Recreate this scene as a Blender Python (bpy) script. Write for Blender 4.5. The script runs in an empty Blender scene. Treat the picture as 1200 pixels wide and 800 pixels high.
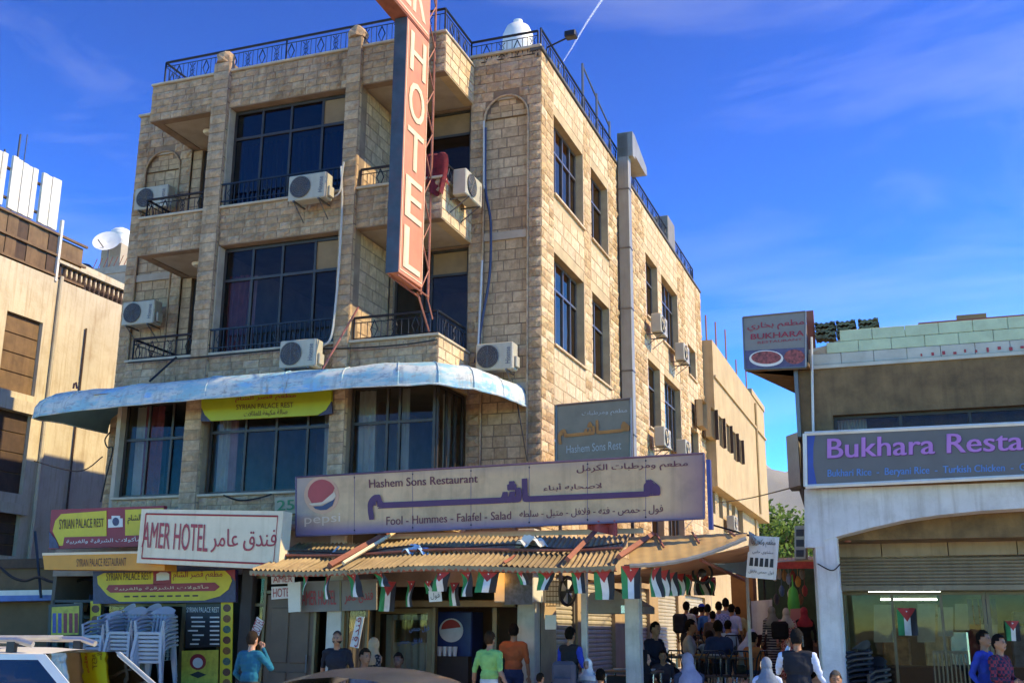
import bpy, bmesh, math, random, unicodedata
import numpy as np
from mathutils import Vector, Matrix, noise as mnoise
random.seed(7)
SC = bpy.context.scene
COL = SC.collection
R = math.radians
# ------------------------------------------------------------------ camera
FPX, PITCH, ROLL, CAMH = 1287.0, R(14.68), R(0.42), 1.7     # photo is 1200 px wide
_f = Vector((0, math.cos(PITCH), math.sin(PITCH)))
_r0 = Vector((1, 0, 0)); _u0 = _r0.cross(_f)
_r = _r0*math.cos(ROLL) + _u0*math.sin(ROLL)
_u = -_r0*math.sin(ROLL) + _u0*math.cos(ROLL)
cam = bpy.data.cameras.new('camera'); camo = bpy.data.objects.new('camera', cam); COL.objects.link(camo)
camo.matrix_world = Matrix(((_r.x, _u.x, -_f.x, 0), (_r.y, _u.y, -_f.y, 0), (_r.z, _u.z, -_f.z, CAMH), (0, 0, 0, 1)))
cam.sensor_width = 36; cam.lens = FPX/1200*36; cam.clip_start = .1; cam.clip_end = 20000
SC.camera = camo
# ------------------------------------------------------------------ sky, sun, exposure
SUN_AZ, SUN_EL = 98.0, 40.0
wd = bpy.data.worlds.new('World'); SC.world = wd; wd.use_nodes = True
wn = wd.node_tree; wn.nodes.clear()
def NN(nt, t, **kw):
    n = nt.nodes.new(t)
    for k, v in kw.items():
        if k in n.inputs.keys(): n.inputs[k].default_value = v
        else: setattr(n, k, v)
    return n
sky = NN(wn, 'ShaderNodeTexSky', sky_type='NISHITA', sun_disc=False, sun_elevation=R(SUN_EL), sun_rotation=R(SUN_AZ),
         altitude=2500, air_density=1.0, dust_density=0.35, ozone_density=3.2)
hs = NN(wn, 'ShaderNodeHueSaturation'); hs.inputs['Hue'].default_value = .511; hs.inputs['Saturation'].default_value = 1.85; hs.inputs['Value'].default_value = .86
gm = NN(wn, 'ShaderNodeGamma'); gm.inputs['Gamma'].default_value = 1.9
wn.links.new(sky.outputs[0], gm.inputs['Color']); wn.links.new(gm.outputs[0], hs.inputs['Color'])
tc = NN(wn, 'ShaderNodeTexCoord'); mp = NN(wn, 'ShaderNodeMapping')
mp.inputs['Scale'].default_value = (1.0, 1.6, 4.2); mp.inputs['Rotation'].default_value = (0.15, 0.3, 0.5)
wn.links.new(tc.outputs['Generated'], mp.inputs['Vector'])
nz = NN(wn, 'ShaderNodeTexNoise'); nz.inputs['Scale'].default_value = 1.7; nz.inputs['Detail'].default_value = 9; nz.inputs['Roughness'].default_value = .58; nz.inputs['Distortion'].default_value = .5
wn.links.new(mp.outputs[0], nz.inputs['Vector'])
cr = NN(wn, 'ShaderNodeValToRGB'); cr.color_ramp.elements[0].position = .5; cr.color_ramp.elements[1].position = .86
cr.color_ramp.elements[0].color = (0, 0, 0, 1); cr.color_ramp.elements[1].color = (.2, .2, .2, 1)
wn.links.new(nz.outputs['Fac'], cr.inputs[0])
mxw = NN(wn, 'ShaderNodeMixRGB'); mxw.inputs['Color2'].default_value = (10, 11, 13, 1)      # thin cirrus veil
wn.links.new(cr.outputs[0], mxw.inputs['Fac']); wn.links.new(hs.outputs[0], mxw.inputs['Color1'])
bg = NN(wn, 'ShaderNodeBackground'); bg.inputs['Strength'].default_value = 0.05
wo = NN(wn, 'ShaderNodeOutputWorld'); wn.links.new(mxw.outputs[0], bg.inputs['Color']); wn.links.new(bg.outputs[0], wo.inputs['Surface'])
sl = bpy.data.lights.new('sun', 'SUN'); sl.energy = 2.0; sl.angle = R(.5); sl.color = (1.0, .89, .72)
so = bpy.data.objects.new('sun', sl); COL.objects.link(so)
_sd = Vector((math.sin(R(SUN_AZ))*math.cos(R(SUN_EL)), math.cos(R(SUN_AZ))*math.cos(R(SUN_EL)), math.sin(R(SUN_EL))))
so.rotation_euler = _sd.to_track_quat('Z', 'Y').to_euler(); so.location = _sd*60
vs = SC.view_settings; vs.view_transform = 'Standard'; vs.look = 'None'; vs.gamma = 1; vs.use_curve_mapping = False; vs.exposure = 1.8; vs.use_white_balance = True; vs.white_balance_temperature = 9500; vs.white_balance_tint = 1
SC.render.engine = 'CYCLES'
SC.cycles.max_bounces = 6; SC.cycles.diffuse_bounces = 3; SC.cycles.glossy_bounces = 3; SC.cycles.transparent_max_bounces = 12
SC.cycles.use_denoising = True
# ------------------------------------------------------------------ street frame: x along the hotel front (right), y back, z up
YAW = R(19.9)
_cd = _r*((634-600)/FPX) - _u*((300-400)/FPX) + _f
CO = Vector((_cd.x, _cd.y, 0))*(20.0/math.hypot(_cd.x, _cd.y))
FX = Vector((math.cos(YAW), -math.sin(YAW), 0)); FY = Vector((math.sin(YAW), math.cos(YAW), 0)); FZ = Vector((0, 0, 1))
def W(p): return CO + FX*p[0] + FY*p[1] + FZ*p[2]
CAMW = Vector((0, 0, CAMH))
def _ray(px, py): return _r*((px-600)/FPX) - _u*((py-400)/FPX) + _f
def _fr(w): q = w-CO; return Vector((q.dot(FX), q.dot(FY), q.z))
def fp(px, py, y):           # photo pixel -> street-frame point on the plane at depth y
    d = _ray(px, py); t = (CO+FY*y-CAMW).dot(FY)/d.dot(FY); return _fr(CAMW+d*t)
def sp(px, py, x):           # ... on the plane x = const
    d = _ray(px, py); t = (CO+FX*x-CAMW).dot(FX)/d.dot(FX); return _fr(CAMW+d*t)
def topx(p):
    q = W(p)-CAMW; z = q.dot(_f)
    return 600+FPX*q.dot(_r)/z, 400-FPX*q.dot(_u)/z, z
# ------------------------------------------------------------------ materials
def srgb(h):
    h = h.lstrip('#'); c = [int(h[i:i+2], 16)/255 for i in (0, 2, 4)]
    return tuple(x/12.92 if x <= .04045 else ((x+.055)/1.055)**2.4 for x in c)
MATS = {}
def mat(name, col, rough=.65, metal=0., var=.18, vsc=2.5, bump=0., bsc=30., dirt=0., dcol='#4a3c2c', streak=0., spec=.5, rnd=0., emit=0.):
    if name in MATS: return MATS[name]
    m = bpy.data.materials.new(name); m.use_nodes = True; nt = m.node_tree; b = nt.nodes['Principled BSDF']
    c = srgb(col) if isinstance(col, str) else col
    b.inputs['Roughness'].default_value = rough; b.inputs['Metallic'].default_value = metal
    b.inputs['Specular IOR Level'].default_value = spec
    t = NN(nt, 'ShaderNodeTexCoord'); L = nt.links.new
    n1 = NN(nt, 'ShaderNodeTexNoise'); n1.inputs['Scale'].default_value = vsc; n1.inputs['Detail'].default_value = 6; n1.inputs['Roughness'].default_value = .62
    L(t.outputs['Object'], n1.inputs['Vector'])
    mr = NN(nt, 'ShaderNodeMapRange'); mr.inputs[1].default_value = .3; mr.inputs[2].default_value = .7; mr.inputs[3].default_value = 1-var; mr.inputs[4].default_value = 1+var
    L(n1.outputs['Fac'], mr.inputs[0])
    vm = NN(nt, 'ShaderNodeVectorMath', operation='SCALE'); vm.inputs[0].default_value = c; L(mr.outputs[0], vm.inputs['Scale'])
    out = vm.outputs[0]
    if rnd:
        oi = NN(nt, 'ShaderNodeObjectInfo'); m2 = NN(nt, 'ShaderNodeMapRange'); m2.inputs[3].default_value = 1-rnd; m2.inputs[4].default_value = 1+rnd
        L(oi.outputs['Random'], m2.inputs[0]); v2 = NN(nt, 'ShaderNodeVectorMath', operation='SCALE'); L(out, v2.inputs[0]); L(m2.outputs[0], v2.inputs['Scale']); out = v2.outputs[0]
    for amt, scl, w in ((dirt, (1.3, 1.3, 1.3), (.48, .75)), (streak, (5, 5, .32), (.5, .72))):
        if not amt: continue
        mpn = NN(nt, 'ShaderNodeMapping'); mpn.inputs['Scale'].default_value = scl; L(t.outputs['Object'], mpn.inputs['Vector'])
        n2 = NN(nt, 'ShaderNodeTexNoise'); n2.inputs['Scale'].default_value = 1.6; n2.inputs['Detail'].default_value = 8; n2.inputs['Roughness'].default_value = .65
        L(mpn.outputs[0], n2.inputs['Vector'])
        r2 = NN(nt, 'ShaderNodeMapRange'); r2.inputs[1].default_value = w[0]; r2.inputs[2].default_value = w[1]; r2.inputs[4].default_value = amt; r2.inputs[3].default_value = 0; L(n2.outputs['Fac'], r2.inputs[0])
        mx = NN(nt, 'ShaderNodeMixRGB'); L(r2.outputs[0], mx.inputs['Fac']); L(out, mx.inputs['Color1']); mx.inputs['Color2'].default_value = (*srgb(dcol), 1); out = mx.outputs[0]
    L(out, b.inputs['Base Color'])
    if bump:
        n3 = NN(nt, 'ShaderNodeTexNoise'); n3.inputs['Scale'].default_value = bsc; n3.inputs['Detail'].default_value = 5; L(t.outputs['Object'], n3.inputs['Vector'])
        bp = NN(nt, 'ShaderNodeBump'); bp.inputs['Strength'].default_value = bump; bp.inputs['Distance'].default_value = .02; L(n3.outputs['Fac'], bp.inputs['Height']); L(bp.outputs[0], b.inputs['Normal'])
    if emit:
        b.inputs['Emission Color'].default_value = (*c, 1); b.inputs['Emission Strength'].default_value = emit
    MATS[name] = m; return m
def stone_mat(name, cols, bump, dirt=.5, dcol='#3a2c1e'):
    m = bpy.data.materials.new(name); m.use_nodes = True; nt = m.node_tree; b = nt.nodes['Principled BSDF']; L = nt.links.new
    b.inputs['Roughness'].default_value = .85; b.inputs['Specular IOR Level'].default_value = .25
    g = NN(nt, 'ShaderNodeNewGeometry'); oi = NN(nt, 'ShaderNodeObjectInfo'); ad = NN(nt, 'ShaderNodeMath', operation='ADD'); fr = NN(nt, 'ShaderNodeMath', operation='FRACT')
    L(g.outputs['Random Per Island'], ad.inputs[0]); L(oi.outputs['Random'], ad.inputs[1]); L(ad.outputs[0], fr.inputs[0])
    rp = NN(nt, 'ShaderNodeValToRGB'); e = rp.color_ramp.elements
    while len(e) < len(cols): e.new(.5)
    for i, c in enumerate(cols): e[i].position = i/(len(cols)-1); e[i].color = (*srgb(c), 1)
    L(fr.outputs[0], rp.inputs[0])
    t = NN(nt, 'ShaderNodeNewGeometry')
    n1 = NN(nt, 'ShaderNodeTexNoise'); n1.inputs['Scale'].default_value = 9; n1.inputs['Detail'].default_value = 8; n1.inputs['Roughness'].default_value = .7; L(t.outputs['Position'], n1.inputs['Vector'])
    mr = NN(nt, 'ShaderNodeMapRange'); mr.inputs[1].default_value = .3; mr.inputs[2].default_value = .7; mr.inputs[3].default_value = .68; mr.inputs[4].default_value = 1.28; L(n1.outputs['Fac'], mr.inputs[0])
    v = NN(nt, 'ShaderNodeVectorMath', operation='SCALE'); L(rp.outputs[0], v.inputs[0]); L(mr.outputs[0], v.inputs['Scale'])
    mpn = NN(nt, 'ShaderNodeMapping'); mpn.inputs['Scale'].default_value = (2.6, 2.6, .3); L(t.outputs['Position'], mpn.inputs['Vector'])
    n2 = NN(nt, 'ShaderNodeTexNoise'); n2.inputs['Scale'].default_value = 1.2; n2.inputs['Detail'].default_value = 9; n2.inputs['Roughness'].default_value = .68; L(mpn.outputs[0], n2.inputs['Vector'])
    r2 = NN(nt, 'ShaderNodeMapRange'); r2.inputs[1].default_value = .5; r2.inputs[2].default_value = .78; r2.inputs[4].default_value = dirt; L(n2.outputs['Fac'], r2.inputs[0])
    mx = NN(nt, 'ShaderNodeMixRGB'); L(r2.outputs[0], mx.inputs['Fac']); L(v.outputs[0], mx.inputs['Color1']); mx.inputs['Color2'].default_value = (*srgb(dcol), 1); L(mx.outputs[0], b.inputs['Base Color'])
    n3 = NN(nt, 'ShaderNodeTexNoise'); n3.inputs['Scale'].default_value = 22; n3.inputs['Detail'].default_value = 6; n3.inputs['Roughness'].default_value = .65; L(t.outputs['Position'], n3.inputs['Vector'])
    bp = NN(nt, 'ShaderNodeBump'); bp.inputs['Strength'].default_value = bump; bp.inputs['Distance'].default_value = .03; L(n3.outputs['Fac'], bp.inputs['Height']); L(bp.outputs[0], b.inputs['Normal'])
    MATS[name] = m; return m
def glass_mat(name, tint, refl=.12, rough=.02, warm=(.85, .8, .72, 1)):
    m = bpy.data.materials.new(name); m.use_nodes = True; nt = m.node_tree; nt.nodes.clear(); L = nt.links.new
    tr = NN(nt, 'ShaderNodeBsdfTransparent'); tr.inputs['Color'].default_value = (*srgb(tint), 1)
    gl = NN(nt, 'ShaderNodeBsdfGlossy'); gl.inputs['Roughness'].default_value = rough; gl.inputs['Color'].default_value = warm
    fz = NN(nt, 'ShaderNodeFresnel'); fz.inputs['IOR'].default_value = 1.35
    t = NN(nt, 'ShaderNodeTexCoord'); n = NN(nt, 'ShaderNodeTexNoise'); n.inputs['Scale'].default_value = 1.1; L(t.outputs['Object'], n.inputs['Vector'])
    bp = NN(nt, 'ShaderNodeBump'); bp.inputs['Strength'].default_value = .06; bp.inputs['Distance'].default_value = .05; L(n.outputs['Fac'], bp.inputs['Height']); L(bp.outputs[0], gl.inputs['Normal'])
    ma = NN(nt, 'ShaderNodeMath', operation='ADD'); ma.use_clamp = True; ma.inputs[1].default_value = refl; L(fz.outputs[0], ma.inputs[0])
    mx = NN(nt, 'ShaderNodeMixShader'); L(ma.outputs[0], mx.inputs[0]); L(tr.outputs[0], mx.inputs[1]); L(gl.outputs[0], mx.inputs[2])
    o = NN(nt, 'ShaderNodeOutputMaterial'); L(mx.outputs[0], o.inputs['Surface']); MATS[name] = m; return m
M = MATS
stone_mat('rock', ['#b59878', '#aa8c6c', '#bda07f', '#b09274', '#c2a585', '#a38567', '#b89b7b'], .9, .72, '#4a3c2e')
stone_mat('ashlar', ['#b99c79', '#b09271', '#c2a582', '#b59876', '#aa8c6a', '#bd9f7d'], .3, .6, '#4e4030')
stone_mat('sunrock', ['#c9a97f', '#b8966a', '#d6b891', '#ab895f', '#dcc19a'], 1.0, .35, '#6b5030')  # sun stones and mortar: lighter copies for sun-facing walls, sunlight put into the colour
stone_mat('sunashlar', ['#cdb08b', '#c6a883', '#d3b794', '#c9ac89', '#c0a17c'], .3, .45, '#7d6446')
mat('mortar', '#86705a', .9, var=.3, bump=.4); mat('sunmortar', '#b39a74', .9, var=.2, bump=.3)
mat('plaster', '#a89a86', .85, var=.12, bump=.2, dirt=.35, dcol='#6d5f4c'); mat('sill', '#b5a58c', .7, var=.2, dirt=.3)
mat('inner', '#b5a496', .9); mat('innerdark', '#3a3430', .9); mat('ceil', '#8f897e', .9)
mat('frame', '#3b3531', .45, .3, dirt=.3, dcol='#6b6257'); mat('alu', '#6d6a66', .4, .6); mat('iron', '#22262e', .45, .5); mat('blackp', '#141416', .4)
mat('panelwood', '#8a6a44', .7, dirt=.3); mat('curtain_red', '#a8585a', .9, var=.3); mat('curtain_pink', '#dcb4b4', .9, var=.2); mat('curtain_white', '#dcd6c8', .9, var=.15)
glass_mat('glass_blue', '#4a5478', .05); glass_mat('glass_grey', '#cfd1ce', .03, warm=(.5, .42, .38, 1)); glass_mat('glass_shop', '#b9c0bc', .0); glass_mat('glass_dark', '#b4b6b8', .04, warm=(.6, .46, .38, 1)); glass_mat('glass_side', '#5a6068', .14, warm=(1., .7, .48, 1))
mat('white', '#cfcabd', .5, var=.1, dirt=.25, dcol='#8a8070'); mat('acwhite', '#aaa390', .5, var=.08, dirt=.35, dcol='#8d7f68', streak=.3)
mat('acgrille', '#35363a', .6); mat('cable_w', '#b8b4aa', .5); mat('cable_b', '#2a3350', .5); mat('cable_k', '#1c1b1b', .6)
# ------------------------------------------------------------------ mesh building
class MB:
    def __init__(s): s.v = []; s.f = []
    def quad(s, *p): n = len(s.v); s.v += [tuple(q) for q in p]; s.f.append(tuple(range(n, n+len(p)))); return s
    def box(s, x0, x1, y0, y1, z0, z1, b=0.):
        if x0 > x1: x0, x1 = x1, x0
        if y0 > y1: y0, y1 = y1, y0
        if z0 > z1: z0, z1 = z1, z0
        b = min(b, (x1-x0)*.45, (y1-y0)*.45, (z1-z0)*.45)
        n = len(s.v)
        if b <= 0:
            s.v += [(x, y, z) for z in (z0, z1) for y in (y0, y1) for x in (x0, x1)]
            s.f += [tuple(n+i for i in q) for q in ((0, 2, 3, 1), (4, 5, 7, 6), (0, 1, 5, 4), (2, 6, 7, 3), (0, 4, 6, 2), (1, 3, 7, 5))]
            return s
        idx = {}
        for kx in (0, 1):
            for ky in (0, 1):
                for kz in (0, 1):
                    X, Y, Z = (x0, x1)[kx], (y0, y1)[ky], (z0, z1)[kz]; dx, dy, dz = (b, -b)[kx], (b, -b)[ky], (b, -b)[kz]
                    for a, q in (('x', (X, Y+dy, Z+dz)), ('y', (X+dx, Y, Z+dz)), ('z', (X+dx, Y+dy, Z))):
                        idx[kx, ky, kz, a] = len(s.v); s.v.append(q)
        I = lambda *k: idx[k]
        for k in (0, 1):
            q = [I(k, 0, 0, 'x'), I(k, 1, 0, 'x'), I(k, 1, 1, 'x'), I(k, 0, 1, 'x')]; s.f.append(tuple(q if k else q[::-1]))
            q = [I(0, k, 0, 'y'), I(0, k, 1, 'y'), I(1, k, 1, 'y'), I(1, k, 0, 'y')]; s.f.append(tuple(q if k else q[::-1]))
            q = [I(0, 0, k, 'z'), I(1, 0, k, 'z'), I(1, 1, k, 'z'), I(0, 1, k, 'z')]; s.f.append(tuple(q if k else q[::-1]))
        for a in (0, 1):
            for c in (0, 1):
                s.f.append((I(a, c, 0, 'x'), I(a, c, 1, 'x'), I(a, c, 1, 'y'), I(a, c, 0, 'y')))
                s.f.append((I(a, 0, c, 'x'), I(a, 1, c, 'x'), I(a, 1, c, 'z'), I(a, 0, c, 'z')))
                s.f.append((I(0, a, c, 'y'), I(1, a, c, 'y'), I(1, a, c, 'z'), I(0, a, c, 'z')))
                for d in (0, 1): s.f.append((I(a, c, d, 'x'), I(a, c, d, 'y'), I(a, c, d, 'z')))
        return s
    def hexa(s, p):          # 8 corners: bottom 4 (ccw) + top 4
        n = len(s.v); s.v += [tuple(q) for q in p]
        s.f += [tuple(n+i for i in q) for q in ((3, 2, 1, 0), (4, 5, 6, 7), (0, 1, 5, 4), (1, 2, 6, 5), (2, 3, 7, 6), (3, 0, 4, 7))]; return s
    def slab(s, quad, t):    # quad of 4 points thickened along vector t
        t = Vector(t); q = [Vector(p) for p in quad]; return s.hexa(q+[p+t for p in q])
    def pbox(s, P, a0, a1, b0, b1, d0, d1):
        return s.hexa([P(a0, b0, d0), P(a1, b0, d0), P(a1, b0, d1), P(a0, b0, d1), P(a0, b1, d0), P(a1, b1, d0), P(a1, b1, d1), P(a0, b1, d1)])
    def tube(s, pts, r, seg=8, cap=True):
        pts = [Vector(p) for p in pts]; rs = r if isinstance(r, (list, tuple)) else [r]*len(pts); n0 = len(s.v); up = None
        for i, p in enumerate(pts):
            t = (pts[min(i+1, len(pts)-1)]-pts[max(i-1, 0)])
            t = t.normalized() if t.length > 1e-9 else Vector((0, 0, 1))
            if up is None: up = Vector((0, 0, 1)) if abs(t.z) < .9 else Vector((1, 0, 0))
            a = t.cross(up); a = a.normalized() if a.length > 1e-6 else t.orthogonal().normalized(); up = a.cross(t).normalized()
            for k in range(seg):
                w = 2*math.pi*k/seg; q = p+(a*math.cos(w)+up*math.sin(w))*rs[i]; s.v.append(tuple(q))
        for i in range(len(pts)-1):
            for k in range(seg):
                j = (k+1) % seg; s.f.append((n0+i*seg+k, n0+i*seg+j, n0+(i+1)*seg+j, n0+(i+1)*seg+k))
        if cap: s.f.append(tuple(n0+k for k in range(seg))[::-1]); s.f.append(tuple(n0+(len(pts)-1)*seg+k for k in range(seg)))
        return s
    def lathe(s, prof, c=(0, 0, 0), seg=20, axis='z'):
        n0 = len(s.v)
        for r, z in prof:
            for k in range(seg):
                w = 2*math.pi*k/seg; x, y = r*math.cos(w), r*math.sin(w)
                p = (x, y, z) if axis == 'z' else ((x, z, y) if axis == 'y' else (z, x, y))
                s.v.append((p[0]+c[0], p[1]+c[1], p[2]+c[2]))
        for i in range(len(prof)-1):
            for k in range(seg):
                j = (k+1) % seg; s.f.append((n0+i*seg+k, n0+i*seg+j, n0+(i+1)*seg+j, n0+(i+1)*seg+k))
        for i in (0, len(prof)-1):
            if prof[i][0] > 1e-4: s.f.append(tuple(n0+i*seg+k for k in range(seg)))
        return s
    def sheet(s, fn, nu, nv):
        n0 = len(s.v)
        for j in range(nv+1):
            for i in range(nu+1): s.v.append(tuple(fn(i/nu, j/nv)))
        for j in range(nv):
            for i in range(nu): a = n0+j*(nu+1)+i; s.f.append((a, a+1, a+nu+2, a+nu+1))
        return s
    def extrude(s, poly, P, d0, d1):     # polygon (a,b) list on plane P from depth d0 to d1
        n = len(s.v); k = len(poly)
        s.v += [tuple(P(a, b, d0)) for a, b in poly]+[tuple(P(a, b, d1)) for a, b in poly]
        s.f.append(tuple(range(n, n+k))[::-1]); s.f.append(tuple(range(n+k, n+2*k)))
        for i in range(k): j = (i+1) % k; s.f.append((n+i, n+j, n+k+j, n+k+i))
        return s
    def add(s, o, m=None):
        n = len(s.v); s.v += [tuple(m @ Vector(v)) for v in o.v] if m else o.v; s.f += [tuple(i+n for i in f) for f in o.f]; return s
def PF(y): return lambda a, b, d: (a, y-d, b)          # a front-facing wall plane (faces -y)
def PS(x): return lambda a, b, d: (x+d, a, b)          # a wall plane that faces +x
ORG = {}
def _mesh(name, mb, org, m, smooth):
    me = bpy.data.meshes.new(name); o = Vector(org)
    me.from_pydata([(v[0]-o.x, v[1]-o.y, v[2]-o.z) for v in mb.v], [], mb.f)
    if smooth:
        me.polygons.foreach_set('use_smooth', [True]*len(me.polygons)); me.set_sharp_from_angle(angle=R(38))
    if m is not None: me.materials.append(M[m] if isinstance(m, str) else m)
    me.update(); return me
def _props(o, label, cat, group, kind):
    if label: o['label'] = label
    if cat: o['category'] = cat
    if group: o['group'] = group
    if kind: o['kind'] = kind
def _place(o, org, rot):
    o.location = W(org); o.rotation_euler = (0, 0, -YAW+rot)
def thing(name, label, cat, org=(0, 0, 0), group=None, rot=0., kind=None, local=False):
    o = bpy.data.objects.new(name, None); o.empty_display_size = .2; COL.objects.link(o); _place(o, org, rot); _props(o, label, cat, group, kind)
    ORG[o] = Vector((0, 0, 0)) if local else Vector(org); return o
def part(name, mb, m, parent, smooth=False, label=None, kind=None):
    org = ORG[parent]; o = bpy.data.objects.new(name, _mesh(name, mb, org, m, smooth)); COL.objects.link(o); o.parent = parent; ORG[o] = org
    _props(o, label, None, None, kind); return o
def solo(name, label, cat, mb, m, org=None, group=None, smooth=False, kind=None, local=False, rot=0.):
    if org is None:
        a = np.array(mb.v); org = ((a[:, 0].min()+a[:, 0].max())/2, (a[:, 1].min()+a[:, 1].max())/2, a[:, 2].min())
    o = bpy.data.objects.new(name, _mesh(name, mb, (0, 0, 0) if local else org, m, smooth)); COL.objects.link(o); _place(o, org, rot)
    ORG[o] = Vector((0, 0, 0)) if local else Vector(org); _props(o, label, cat, group, kind); return o
def kids(o): return [c for c in COL.objects if c.parent is o]
def copy_tree(o, tree=None, parent=None):
    c = o.copy(); COL.objects.link(c); c.parent = parent; ORG[c] = ORG[o]
    for ch in (tree or {}).get(o, []): copy_tree(ch, tree, c)
    return c
def tree_of(root):
    t = {}
    for o in COL.objects:
        if o.parent: t.setdefault(o.parent, []).append(o)
    return t
# ------------------------------------------------------------------ lettering (Latin and shaped Arabic)
FORMS = {}
for _cp in range(0xFE70, 0xFF00):
    _d = unicodedata.decomposition(chr(_cp)).split()
    if len(_d) == 2: FORMS.setdefault(int(_d[1], 16), {})[_d[0]] = _cp
    elif len(_d) == 3: FORMS.setdefault((int(_d[1], 16), int(_d[2], 16)), {})[_d[0]] = _cp
def arab(s):
    t = []; i = 0
    while i < len(s):
        if i+1 < len(s) and s[i] == 'ل' and (ord(s[i]), ord(s[i+1])) in FORMS: t.append((ord(s[i]), ord(s[i+1]))); i += 2
        else: t.append(ord(s[i])); i += 1
    dual = lambda c: c == 0x640 or (c in FORMS and '<initial>' in FORMS[c])
    fin = lambda c: c == 0x640 or (c in FORMS and '<final>' in FORMS[c])
    out = []
    for i, c in enumerate(t):
        if c not in FORMS: out.append(chr(c)); continue
        p = i > 0 and dual(t[i-1]) and fin(c); n = i+1 < len(t) and fin(t[i+1]) and dual(c)
        k = '<medial>' if p and n else '<final>' if p else '<initial>' if n else '<isolated>'
        out.append(chr(FORMS[c].get(k, FORMS[c].get('<isolated>', 0x20))))
    return ''.join(reversed(out))
TEXTS = []
def text(s, fn, m, parent, bold=1, t=.004, name='lettering', shear=0.):
    """s fitted to the unit square; fn(a, b, d) maps it onto the sign face."""
    TEXTS.append((arab(s) if any(0x600 <= ord(c) < 0x700 for c in s) else s, fn, m, parent, bold, t, name, shear))
def quadmap(tl, tr, br, bl, n):
    tl, tr, br, bl, n = (Vector(p) for p in (tl, tr, br, bl, n))
    return lambda a, b, d: (bl*(1-a)+br*a)*(1-b)+(tl*(1-a)+tr*a)*b+n*d
def sub(fn, a0, a1, b0, b1, d=0.): return lambda a, b, dd: fn(a0+(a1-a0)*a, b0+(b1-b0)*b, d+dd)
def pixmap(fn, x0, x1, y0, y1): return sub(fn, x0, x1, y0, y1)
def do_texts():
    tmp = []
    for s, fn, m, parent, bold, t, name, shear in TEXTS:
        c = bpy.data.curves.new('tmp', 'FONT'); c.body = s; c.shear = shear; c.resolution_u = 3
        o = bpy.data.objects.new('tmp', c); COL.objects.link(o); tmp.append(o)
    dg = bpy.context.evaluated_depsgraph_get()
    for o, (s, fn, m, parent, bold, t, name, shear) in zip(tmp, TEXTS):
        me = bpy.data.meshes.new_from_object(o.evaluated_get(dg)); nv = len(me.vertices)
        if not nv: continue
        co = np.zeros(nv*3); me.vertices.foreach_get('co', co); co = co.reshape(-1, 3)
        isl = list(range(nv))
        def find(i):
            while isl[i] != i: isl[i] = isl[isl[i]]; i = isl[i]
            return i
        for e in me.edges:
            a, b = find(e.vertices[0]), find(e.vertices[1])
            if a != b: isl[a] = b
        roots = {}; lo, hi = co[:, :2].min(0), co[:, :2].max(0); sz = np.maximum(hi-lo, 1e-6)
        mb = MB(); faces = [tuple(p.vertices) for p in me.polygons]
        wm = (Vector(fn(1, .5, 0))-Vector(fn(0, .5, 0))).length
        offs = [(0, 0)] if bold == 1 else [((k-(bold-1)/2)*.024, 0) for k in range(bold)] if bold < 4 else [(dx*.012*bold, dy*.011*bold) for dx in (-1, 0, 1) for dy in (-1, 0, 1)]
        for k, (o1, o2) in enumerate(offs):
            off = o1*sz[1]/sz[0]
            n0 = len(mb.v)
            for i in range(nv):
                r = roots.setdefault(find(i), len(roots))
                a = (co[i, 0]-lo[0])/sz[0]; b = (co[i, 1]-lo[1])/sz[1]
                mb.v.append(tuple(fn(a+off, b+o2, t+(r % 7)*.0003+k*.0022)))
            mb.f += [tuple(n0+i for i in f) for f in faces]
        part(name, mb, m, parent); bpy.data.meshes.remove(me)
    for o in tmp:
        c = o.data; bpy.data.objects.remove(o); bpy.data.curves.remove(c)
# ------------------------------------------------------------------ masonry
STONES = []
def stones(P, a0, a1, b0, b1, holes=(), ch=.19, l=(.28, .42), style='rock', proud=.03, arch=None, base=None):
    """courses of single stones over a wall area; holes are (a0,a1,b0,b1); arch=(ca, cb, r) is a round-headed hole."""
    nb = max(1, round((b1-b0)/ch)); h = (b1-b0)/nb; rng = random.Random(int(abs(a0*131+b0*17+a1*7)*100))
    for j in range(nb):
        z0, z1 = b0+j*h, b0+(j+1)*h; spans = [(a0, a1)]; hl = [(q[0], q[1]) for q in holes if q[2] < z1-.02 and q[3] > z0+.02]
        if arch and arch[1] < z1 and z0 < arch[1]+arch[2]:
            zz = max(z0, arch[1])-arch[1]; c = math.sqrt(max(0, arch[2]**2-zz**2)); hl.append((arch[0]-c, arch[0]+c))
        for q0, q1 in hl:
            ns = []
            for s0, s1 in spans:
                if q1 <= s0 or q0 >= s1: ns.append((s0, s1)); continue
                if q0 > s0: ns.append((s0, q0))
                if q1 < s1: ns.append((q1, s1))
            spans = ns
        for s0, s1 in spans:
            if s1-s0 < .04: continue
            a = s0; first = True
            while a < s1-1e-4:
                w = rng.uniform(*l)*(rng.uniform(.45, .8) if first and j % 2 else 1); first = False
                if s1-a-w < l[0]*.5: w = s1-a
                if s1-a-w < 0: w = s1-a
                STONES.append((P, a, a+w, z0, z1, style, proud*(rng.uniform(.75, 1.3) if 'rock' in style else 1), base)); a += w
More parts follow.
